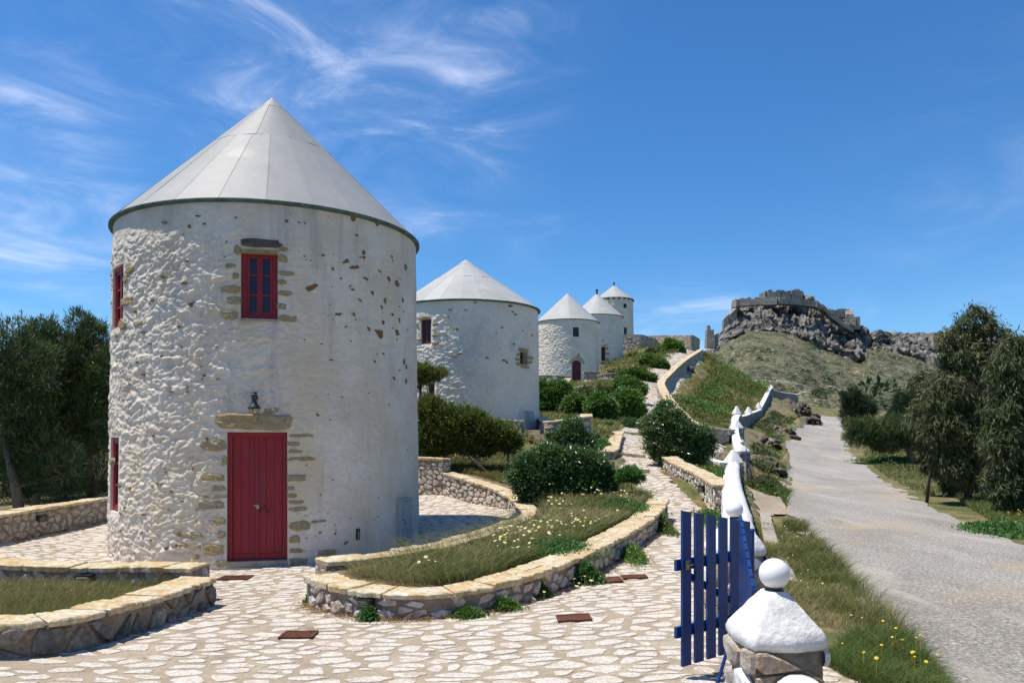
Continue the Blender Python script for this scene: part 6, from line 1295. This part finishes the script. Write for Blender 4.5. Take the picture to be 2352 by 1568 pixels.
plant('grey_shrub', 'grey leafless looking shrub below the steps to the arched door', 'bush', [(1345, 905, 24, 14), (1365, 915, 20, 12), (1385, 900, 18, 14)], 50, 'broad', 6000, lf_ol, None, bark, seed=21, lsc=1.6)
plant('lentisk_bush', 'bright green bush hugging the left side of the upper path', 'bush', [(1460, 860, 24, 12), (1482, 868, 22, 11), (1440, 862, 16, 10)], 64, 'broad', 9000, lf_green, None, bark, seed=22, lsc=2.4)
plant('lentisk_bush', 'bright green bush halfway up the left side of the upper path', 'bush', [(1505, 838, 26, 14), (1490, 828, 20, 12), (1520, 842, 14, 10)], 74, 'broad', 9000, lf_green, None, bark, seed=23, lsc=2.8)
plant('lentisk_bush', 'dark green bush near the top of the path under the crest wall', 'bush', [(1545, 800, 22, 16), (1530, 810, 22, 14), (1558, 812, 16, 12), (1540, 790, 14, 10)], 88, 'broad', 9000, lf_green, None, bark, seed=24, lsc=3.2)
plant('lentisk_bush', 'low olive green bush left of the bush under the crest wall', 'bush', [(1500, 812, 16, 9), (1515, 820, 16, 8)], 86, 'broad', 4000, lf_ol, None, bark, seed=25, lsc=3)
plant('small_pine', 'small rust and green pine against the second windmill, leaning right', 'tree', [(962, 860, 24, 20), (985, 868, 22, 14), (1010, 858, 16, 8), (955, 880, 16, 14), (975, 850, 20, 10)], 27, 'pine', 7000, lf_tam, [([(968, 935, 27), (972, 905, 27), (965, 870, 27)], .07, .04), ([(995, 925, 27), (985, 900, 27), (985, 870, 27)], .04, .02)], bark, seed=26, bare=16)
plant('small_bush', 'round bush right of the two small trees, low beside the path', 'bush', [(1452, 978, 20, 12), (1442, 985, 14, 10)], 38, 'broad', 4000, lf_lent, None, bark, seed=27, lsc=1.5)
plant('small_bush', 'low bush at the foot of the two small trees', 'bush', [(1395, 985, 18, 12)], 37, 'broad', 3000, lf_green, None, bark, seed=28, lsc=1.4)
plant('feathery_shrub', 'small feathery light green shrub at the end of the grassy bed', 'bush', [(1448, 1088, 20, 12), (1435, 1095, 16, 9), (1462, 1098, 14, 9)], 17.3, 'juniper', 4500, lf_herb, [([(1462, 1135, 17.2), (1455, 1115, 17.2), (1448, 1095, 17.3)], .015, .008)], bark_l, seed=29, lsc=.6)
plant('dark_bush', 'dark bush in the shadow behind the wall end right of the big windmill', 'bush', [(965, 1020, 24, 22), (960, 1000, 20, 20)], 24.5, 'broad', 5000, lf_lent, None, bark, seed=30)

# ---- tufts, scrub, grass
def blades(pts, h, w, g, lean=(.25, 0), spread=.35, curl=.5, heads=0):
    """grass blades: three-segment bent strips. pts (n,3)"""
    n = len(pts); h = np.broadcast_to(h, (n,)); d = g.normal(size=(n, 2)) * spread + np.array(lean); a = g.uniform(0, 2 * math.pi, n); sx, sy = np.cos(a) * w / 2, np.sin(a) * w / 2
    V = np.zeros((n, 7, 3))
    for k, (t, ww) in enumerate(((0, 1), (.4, .85), (.75, .55))):
        bend = t ** 1.7 * curl; c = pts + np.stack([d[:, 0] * h * bend * 2, d[:, 1] * h * bend * 2, h * t * (1 - .25 * t)], 1); off = np.stack([sx * ww, sy * ww, sx * 0], 1); V[:, 2 * k] = c - off; V[:, 2 * k + 1] = c + off
    V[:, 6] = pts + np.stack([d[:, 0] * h * curl * 2, d[:, 1] * h * curl * 2, h * (1 - .25 - .1 * np.hypot(d[:, 0], d[:, 1]))], 1)
    b = np.arange(n)[:, None] * 7; Fq = np.concatenate([b + np.array([[0, 1, 3, 2]]), b + np.array([[2, 3, 5, 4]]), b + np.array([[4, 5, 6, 6]])], 0)
    return V, Fq
def grass(name, label, sampler, n, hr, w, mat, seed, cat='grass', lean=(.25, 0), heads=False, parent=None, spread=.6, curl=.5):
    g = np.random.default_rng(seed); pts = sampler(n, g); n = len(pts); h = g.uniform(hr[0], hr[1], n) * (.7 + .6 * vnoise(pts * 2.5, 3)); V, F = blades(pts, h, w * np.clip(pts[:, 1:2] .ravel() / 10, .8, 5) if True else w, g, lean, spread, curl)
    R = np.repeat(np.clip(vnoise(pts * 1.2, 9) * .45 + g.uniform(0, .55, n), 0, .999), 7)
    o = bpy.data.objects  # triangles at the tips
    V = V.reshape(-1, 3); quads = F[:2 * n]; tris = F[2 * n:, :3]
    me = bpy.data.meshes.new(name); me.vertices.add(len(V)); me.vertices.foreach_set('co', V.astype(np.float32).ravel()); nl = 8 * n + 3 * n; me.loops.add(nl)
    me.loops.foreach_set('vertex_index', np.concatenate([quads.ravel(), tris.ravel()]).astype(np.int32)); me.polygons.add(3 * n)
    me.polygons.foreach_set('loop_start', np.concatenate([np.arange(0, 8 * n, 4), 8 * n + np.arange(0, 3 * n, 3)]).astype(np.int32)); me.polygons.foreach_set('loop_total', np.concatenate([np.full(2 * n, 4), np.full(n, 3)]).astype(np.int32)); me.update(calc_edges=True)
    a = me.attributes.new('rnd', 'FLOAT', 'POINT'); a.data.foreach_set('value', R.astype(np.float32)); me.materials.append(mat)
    ob = bpy.data.objects.new(name, me); COL.objects.link(ob); return tag(ob, label, cat, kind='stuff')
def in_area(poly, hf, dens=None, off=0.0):
    p = np.array(poly); lo = p.min(0); hi = p.max(0)
    def f(n, g):
        out_ = []; tot = 0
        while tot < n:
            x = g.uniform(lo[0], hi[0], 4 * n); y = g.uniform(lo[1], hi[1], 4 * n); m = inpoly(x, y, poly)
            if dens is not None: m &= g.uniform(0, 1, 4 * n) < dens(x, y)
            if m.sum() == 0: break
            out_.append(np.stack([x[m], y[m]], 1)); tot += m.sum()
        q = np.concatenate(out_)[:n]; return np.stack([q[:, 0], q[:, 1], hf(q[:, 0], q[:, 1]) + off], 1)
    return f
def patchy(sc, lo, hi, seed=0): return lambda x, y: sstep(fbm(np.stack([x * sc, y * sc, x * 0], -1), 3, seed), lo, hi)
bed_front = [(-1.9, 9.85), (-1.3, 9.35), (-.85, 9.3), (-.28, 9.75), (.5, 11.05), (1.02, 12.15), (1.68, 13.75), (2.38, 15.45), (2.9, 17.0), (3.0, 18.5), (.6, 18.5), (.65, 16.8), (.5, 15.1), (.1, 13.4), (-.6, 11.7), (-1.35, 10.6)]
grass('grass', 'tall dry brown green grass filling the walled bed', in_area(bed_front, bedH, patchy(.9, .12, .45, 2)), 24000, (.10, .36), .0055, lf_grass, 41, lean=(.4, -.05), spread=.55)
grass('grass', 'straw coloured grass crowding the pointed left end of the walled bed', in_area([(-2.15, 10.0), (-1.4, 9.25), (-.85, 9.2), (-.2, 9.7), (.4, 10.9), (-.3, 11.6), (-.9, 11.2), (-1.6, 10.6)], bedH), 8000, (.10, .30), .0045, lf_grass, 61, lean=(-.5, -.1), spread=.7)
grass('grass', 'fresh green undergrowth between the dry grass of the walled bed', in_area(bed_front, bedH, patchy(.8, .36, .56, 7)), 26000, (.07, .22), .008, lf_ggrass, 42, lean=(.2, 0), spread=.6)
grass('grass', 'taller wispy straw stalks standing over the walled bed', in_area(bed_front, bedH, patchy(1.1, .35, .6, 12)), 2600, (.28, .46), .0035, lf_straw, 62, lean=(.3, -.05), spread=.8, curl=.45)
grass('grass', 'feathery grass heads leaning over the inner planter wall', in_area([(-2.0, 10.55), (-1.2, 11.5), (-.5, 12.9), (.1, 14.6), (.55, 14.6), (.2, 13.3), (-.6, 11.8), (-1.5, 10.5)], bedH), 1500, (.30, .50), .003, lf_grass, 43, lean=(-.75, .05), curl=.55)
grass('grass', 'dry grass in the small lower left bed', in_area([(-6.6, 7.3), (-4.4, 7.4), (-4.25, 9.0), (-4.2, 9.75), (-6.6, 9.8)], lbedH), 13000, (.10, .22), .005, lf_grass, 44, lean=(.3, 0))
grass('grass', 'pale grass around the feathery shrub at the far end of the bed', in_area([(1.6, 17.5), (3.1, 17.2), (3.15, 20.8), (3.1, 23.5), (2.0, 23.5)], bedH), 9000, (.14, .36), .006, lf_grass, 45)
behind = [(-2, 22.6), (0, 20.5), (.9, 19.5), (3.1, 21), (3.1, 24.4), (2.7, 25.4), (-1.9, 25.2)]
grass('grass', 'brown and green grass under the juniper', in_area(behind, bedH, patchy(.7, .3, .6, 4)), 12000, (.10, .26), .008, lf_grass, 46)
mid = [(-2, 26), (2.1, 27.8), (4.0, 30.5), (4.6, 35), (6.3, 43), (8.0, 52), (9.3, 60), (6, 68), (2, 70), (0, 60), (0, 46), (1.3, 36), (2.0, 31), (1.0, 28.4), (-2, 28)]
grass('grass', 'olive and straw coloured grass of the slope left of the path', in_area(mid, H, patchy(.35, .3, .55, 5)), 26000, (.12, .34), .010, lf_grass, 47)
rv = [(5.1, 18.3), (6.8, 24), (7.3, 26.8), (6.7, 27.6), (5.4, 28.5), (5.2, 24), (5.15, 20)]
grass('grass', 'green grass between the path wall and the white wall', in_area(rv, H), 12000, (.12, .3), .008, lf_ggrass, 48)
rv0 = [(2.5, 9.3), (3.9, 14), (4.9, 17.8), (4.5, 17.4), (3.9, 15.5), (3.0, 11.8), (2.35, 9.2)]
grass('grass', 'weeds along the left foot of the white wall', in_area(rv0, H), 5000, (.10, .30), .006, lf_ggrass, 49)
verge = [(2.6, 7.2), (3.2, 7.0), (3.9, 9.2), (4.9, 13.0), (5.8, 16.5), (5.3, 17.5), (4.0, 13.2), (3.1, 10), (2.6, 7.6)]
vergeR = [(3.0, 5.6), (3.55, 6.6), (4.3, 9.4), (5.4, 13.6), (6.5, 17.6), (6.1, 17.6), (4.9, 13.8), (3.85, 9.8), (3.2, 7.2)]
grass('grass', 'brown and green weeds on the verge between gate and road', in_area(vergeR, H, patchy(1.3, .38, .58, 6)), 10000, (.08, .36), .006, lf_grass, 50, lean=(.3, .05))
grass('grass', 'green weeds in the dip behind the nearest pillar', in_area(verge, H, patchy(1.1, .28, .55, 8)), 14000, (.08, .22), .006, lf_grass, 51)
ne = [(2.75, 5.75), (3.05, 5.6), (3.35, 6.0), (3.75, 7.4), (3.3, 7.6), (2.6, 6.6)]
grass('grass', 'lush green weeds at the road edge in the lower right', in_area(ne, H), 9000, (.10, .24), .006, lf_ggrass, 52)
band = [(7.1, 20.2), (8.4, 23.8), (9.6, 28.5), (11.5, 33), (14, 41), (19.6, 57), (26.3, 72), (32.2, 85), (31.2, 85), (25.4, 72), (18.6, 57), (13.2, 41), (10.7, 33), (8.9, 28.5)]
grass('grass', 'green weeds along the foot of the rocky bank', in_area(band, H, patchy(.5, .35, .55, 8)), 16000, (.15, .42), .010, lf_ggrass, 53)
right = [(9.3, 13.7), (10.8, 18.5), (13.4, 25.5), (18.9, 41), (25, 57), (31.3, 72), (40, 86), (60, 80), (50, 50), (30, 30), (18, 17), (14, 13)]
grass('grass', 'dry and green grass under the trees right of the road', in_area(right, H, patchy(.22, .40, .60, 9)), 52000, (.10, .30), .010, lf_grass, 54)
grass('grass', 'green weeds in the lower right corner beyond the road', in_area([(9.1, 13.2), (11.2, 18.5), (13.6, 24), (18, 24), (15, 15.5), (12, 12.5)], H, patchy(.5, .38, .5, 3)), 22000, (.10, .34), .008, lf_ggrass, 55)

def clumps(name, label, centers, sizes, mat, leaf, g, per=60, cat='scrub', flat=.65, kind='stuff', colour=None):
    """many low leafy cushions joined as one mass of ground cover"""
    n = len(centers); d = rand_dirs(n * per, g); d[:, 2] = np.abs(d[:, 2]); s = np.repeat(sizes, per)[:, None]; rr_ = g.uniform(.7, 1.05, (n * per, 1)); p = np.repeat(centers, per, 0) + d * s * rr_ * np.array([1, 1, flat])
    D = d + g.normal(size=d.shape) * .5; L = np.repeat(sizes, per) * leaf * g.uniform(.6, 1.4, n * per); V, F = leaf_mesh(p, D, L, L * .5, g); R = np.repeat(g.uniform(0, 1, n), per) * .75 + g.uniform(0, .25, n * per)
    return build(name, V, F, mat, None, rnd=np.repeat(R, 4), label=label, cat=cat, kind=kind)
g = np.random.default_rng(77)
slope = [(7.6, 43.0), (9.9, 43.8), (11.8, 44.5), (14.3, 52), (17.5, 60), (20.8, 68), (27, 83.5), (29.5, 97), (26, 110), (24.5, 95), (22.6, 88), (19.8, 78), (17.2, 70), (14.6, 61), (11.8, 53)]
pp = in_area(slope, H, patchy(.25, .30, .5, 17))(1200, g); slope2 = slope[:9] + [(23.2, 95), (21.7, 88), (18.9, 79), (15.6, 69.5), (13.0, 61), (10.9, 53)]
q8 = in_area(slope2, H, patchy(.3, .25, .5, 27))(1000, g); clumps('olive_scrub', 'olive and yellowish cushions between the greener scrub of the slope', q8, g.uniform(.2, .5, len(q8)), lf_sc2, .19, g, 80)
clumps('hill_scrub', 'green and rust coloured cushion scrub on the slope between path and white wall', pp, g.uniform(.22, .6, len(pp)) * (1 + pp[:, 1] / 120), lf_sc, .19, g, 90)
pp = in_area(slope, H)(60, g); clumps('hill_shrubs', 'larger dark green shrubs scattered over the slope', pp + np.array([0, 0, .15]), g.uniform(.6, 1.15, len(pp)), lf_green, .16, g, 260, flat=.7)
bank = [(8.6, 28.5), (10.9, 34.5), (12.6, 40), (13.6, 44), (15.6, 52), (19, 60), (22.5, 68), (28.5, 84), (31.8, 87), (30.5, 82), (25.4, 72), (18.6, 57), (13.4, 41), (10.8, 33), (9.2, 29)]
pp = in_area(bank, H, patchy(.3, .42, .55, 13))(420, g); clumps('bank_scrub', 'shrubs and cushions on the rocky bank above the road', pp, g.uniform(.25, .6, len(pp)), lf_ol, .28, g, 60)
pp = in_area(mid, H, patchy(.3, .42, .55, 15))(320, g); clumps('slope_scrub', 'low scrub on the slope below the windmills', pp, g.uniform(.2, .5, len(pp)), lf_sc, .28, g, 60)
crest = [(9.5, 62), (12.5, 70), (16, 80), (19, 90), (20, 100), (12, 97), (9, 80), (8, 70)]
pp = in_area(crest, H)(420, g); clumps('crest_scrub', 'green scrub around the upper windmills and along the upper path', pp, g.uniform(.25, .6, len(pp)), lf_sc, .3, g, 50)
pp = in_area([(12, 15.5), (16, 18), (24, 30), (40, 60), (45, 80), (34, 74), (26, 57), (19.5, 41), (14.5, 27.5)], H, patchy(.15, .45, .6, 21))(500, g); clumps('verge_scrub', 'grey green tufts on the ground under the trees right of the road', pp, g.uniform(.15, .4, len(pp)), lf_ol, .3, g, 50)
def herb_patch(name, label, cx_, cy_, rx, ry, zf, n, mat, seed, h=.10, leaf=.05):
    g = np.random.default_rng(seed); x = cx_ + g.normal(size=n) * rx * .5; y = cy_ + g.normal(size=n) * ry * .5; z = zf(x, y) + g.uniform(0, h, n) * np.exp(-((x - cx_) / rx) ** 2 - ((y - cy_) / ry) ** 2); C = np.stack([x, y, z], 1); Dv = g.normal(size=(n, 3)) * .7 + np.array([0, 0, .5]); V, F = leaf_mesh(C, Dv, g.uniform(.6, 1.3, n) * leaf, g.uniform(.6, 1.2, n) * leaf * .5, g)
    return build(name, V, F, mat, None, rnd=np.repeat(g.uniform(0, 1, n), 4), label=label, cat='weeds', kind='stuff')
for i, (u, v, Z, rx, ry, n, mt, lab, h, zf) in enumerate((
    (846, 1398, 8.65, .10, .08, 900, lf_herb, 'bright green weed under the caged lamp of the front planter wall', .16, H), (1075, 1402, 8.7, .16, .10, 1500, lf_green, 'dark green creeping weed at the foot of the front planter wall', .10, H), (1158, 1392, 9.0, .16, .10, 1600, lf_green, 'second creeping weed patch right of the first at the wall foot', .14, H),
    (1240, 1365, 9.7, .14, .10, 1200, lf_herb, 'daisy plant at the foot of the planter wall, left of the two grates', .18, H), (1345, 1335, 10.5, .22, .14, 2600, lf_herb, 'taller daisy plant in front of the planter wall near the bend lamp', .30, H), (1455, 1278, 12.3, .16, .6, 2600, lf_green, 'dark weeds in the shade along the right side of the planter wall', .22, H), (1515, 1200, 15.8, .14, 1.1, 2600, lf_ggrass, 'weeds along the far right side of the planter wall', .25, H),
    (715, 1372, 9.7, .06, .06, 500, lf_ggrass, 'small weed at the left corner of the front planter wall', .22, H), (1280, 1290, 11.4, .5, .6, 8000, lf_herb, 'broad leaved bright green plants in the walled bed', .18, bedH), (1000, 1300, 9.9, .3, .25, 2500, lf_herb, 'green leafy plants low in the left part of the walled bed', .12, bedH), (1430, 1170, 15.9, .5, .9, 6000, lf_herb, 'bright green leaf cluster at the right end of the walled bed', .2, bedH),
    (1380, 1028, 28.6, .5, .9, 2600, lf_herb, 'bright yellow green plants inside the curved path wall', .25, H), (1645, 1165, 16.2, .18, 1.2, 3000, lf_herb, 'yellow green flowering weeds by the foot of the white wall', .32, H),
    (1640, 1090, 22, .5, 1.5, 3500, lf_herb, 'green weeds behind the path wall near the white wall', .2, H), (1770, 1050, 27, .3, 1.0, 3000, lf_ggrass, 'green tuft on the kerb corner below the bank', .35, H), (1750, 1100, 22.8, .3, .6, 2500, lf_ggrass, 'green tuft beside the dead branches', .3, H),
    (2300, 1225, 15.6, .5, 1.0, 3500, lf_herb, 'leafy weeds at the right road edge in the lower right', .25, H), (2065, 1070, 43, 1.8, 1.4, 6000, lf_green, 'dark green shrubby patch in the shade of the leaning pine', .35, H))):
    c = P(u, v, Z); herb_patch('weeds', lab, c[0], c[1], rx, ry, zf, n, mt, 300 + i, h, .05 if Z < 14 else .08 if Z < 20 else .14)
# dry litter at the wall feet
def litter():
    g = np.random.default_rng(5); C = []
    for (a, b) in zip(outer[:-1], outer[1:]):
        n = 420; t = g.uniform(0, 1, n); x = a[0] + (b[0] - a[0]) * t; y = a[1] + (b[1] - a[1]) * t; dx, dy = b[0] - a[0], b[1] - a[1]; l = math.hypot(dx, dy); o_ = .17 + np.abs(g.normal(size=n)) * .10; x = x + dy / l * o_; y = y - dx / l * o_; C.append(np.stack([x, y, H(x, y) + .015 + g.uniform(0, .03, n)], 1))
    for (x0, y0, x1, y1) in ((4.5, 17.8, 4.75, 24), (-10, 11, -9.7, 21)):
        n = 900; t = g.uniform(0, 1, n); x = x0 + (x1 - x0) * t + g.normal(size=n) * .07; y = y0 + (y1 - y0) * t; C.append(np.stack([x, y, H(x, y) + .02 + g.uniform(0, .04, n)], 1))
    C = np.concatenate(C); D = g.normal(size=C.shape) * np.array([1, 1, .35]); V, F = leaf_mesh(C, D, g.uniform(.015, .05, len(C)), .010, g); build('dry_litter', V, F, lf_dry, None, rnd=np.repeat(g.uniform(0, 1, len(C)), 4), label='rust brown dry litter along the feet of the walls', cat='litter', kind='stuff')
litter()
# daisies
def daisies(name, label, pts, size, mat, seed):
    g = np.random.default_rng(seed); m = MB()
    for p in pts:
        t = rand_dirs(1, g)[0] * .35 + np.array([-.15, -.35, 1]); t /= np.linalg.norm(t); a = np.cross(t, (1, 0, 0)); a /= np.linalg.norm(a); b = np.cross(t, a); s = size * g.uniform(.6, 1.2) * (1 if p[1] < 14 else p[1] / 14); v = [p + t * s * .15]
        for k in range(10): r_ = s if k % 2 else s * .72; v.append(p + (a * math.cos(k * .628) + b * math.sin(k * .628)) * r_)
        m.add(v, [(0, k + 1, (k + 1) % 10 + 1) for k in range(10)], g.uniform(0, 1))
        m.tube([p - t * .005, p + np.array([0, 0, -.14])], .002, 3, False)
    return tag(m.build(name, mat, None), label, 'flowers', kind='stuff')
g = np.random.default_rng(12)
q1 = in_area([(-.2, 9.9), (.7, 11.2), (1.6, 13.6), (2.6, 16), (2.2, 17.8), (.8, 17.5), (.7, 15), (.2, 13.2), (-.4, 11.6)], bedH, patchy(1.2, .40, .6, 2))(130, g); q1[:, 2] += g.uniform(.16, .34, len(q1)); daisies('daisies', 'pale yellow daisies in the walled bed', q1, .028, petal, 1)
q2 = np.array([P(u, v, Z) for u, v, Z in ((1232, 1350, 9.6), (1250, 1358, 9.5), (1226, 1375, 9.4), (1318, 1328, 10.2), (1325, 1345, 10.1), (1343, 1322, 10.3), (1358, 1332, 10.3), (1340, 1350, 10.1), (1362, 1310, 10.6), (1330, 1338, 10.2), (978, 1278, 10), (985, 1285, 9.9), (1000, 1288, 9.8), (962, 1290, 9.8))]); daisies('daisies', 'yellow daisies at the foot of the planter wall', q2, .030, petal, 2)
q3 = in_area(verge, H)(50, g); q3[:, 2] += g.uniform(.1, .25, len(q3)); daisies('daisies', 'small pale flowers in the verge behind the nearest pillar', q3, .013, petal, 3)
q4 = in_area(ne, H)(16, g); q4[:, 2] += g.uniform(.14, .26, len(q4)); daisies('daisies', 'yellow flowers in the weeds at the lower right', q4, .016, petal_y, 4)
q5 = in_area([(9.3, 13.7), (11, 18), (15, 20), (13, 14)], H)(140, g); q5[:, 2] += g.uniform(.12, .3, len(q5)); daisies('daisies', 'yellow flowers under the trees at the right edge', q5, .016, petal_y, 5)
q6 = in_area(rv + [], H)(60, g); q6[:, 2] += g.uniform(.15, .3, len(q6)); daisies('daisies', 'yellow flowers between path wall and white wall', q6, .014, petal_y, 6)
q7 = in_area(rv0, H)(70, g); q7[:, 2] += g.uniform(.15, .32, len(q7)); daisies('daisies', 'yellow flowers by the left foot of the white wall', q7, .014, petal, 7)
# bushes on the castle hill
def hillside_bushes():
    g = np.random.default_rng(8); pts = []; ob = bpy.data.objects['castle_hill']; dg = bpy.context.evaluated_depsgraph_get(); dg.update(); spec = [(2030, 912, 14), (2055, 888, 10)]
    spots = [(2012, 919, 5.5), (2040, 908, 4.0), (2003, 935, 3), (1990, 928, 2.2), (1850, 860, 1.8), (1760, 870, 1.6), (1900, 880, 1.8), (1930, 862, 1.6), (2100, 900, 2.5), (2120, 880, 2.5)] + [(g.uniform(1650, 2160), g.uniform(800, 940), g.uniform(.7, 1.4)) for _ in range(170)]
    C = []; S = []
    for u, v, s in spots:
        d = Vector(P(u, v, 1)); d.normalize(); ok, loc, n, i = ob.ray_cast(Vector((0, 0, 0)), d)
        if ok: C.append(tuple(loc)); S.append(s * .75)
    C = np.array(C); S = np.array(S); clumps('far_bushes', 'dark bushes dotted over the slope of the castle hill', C, S, lf_pine2, .35, g, 90, flat=.9)
hillside_bushes()
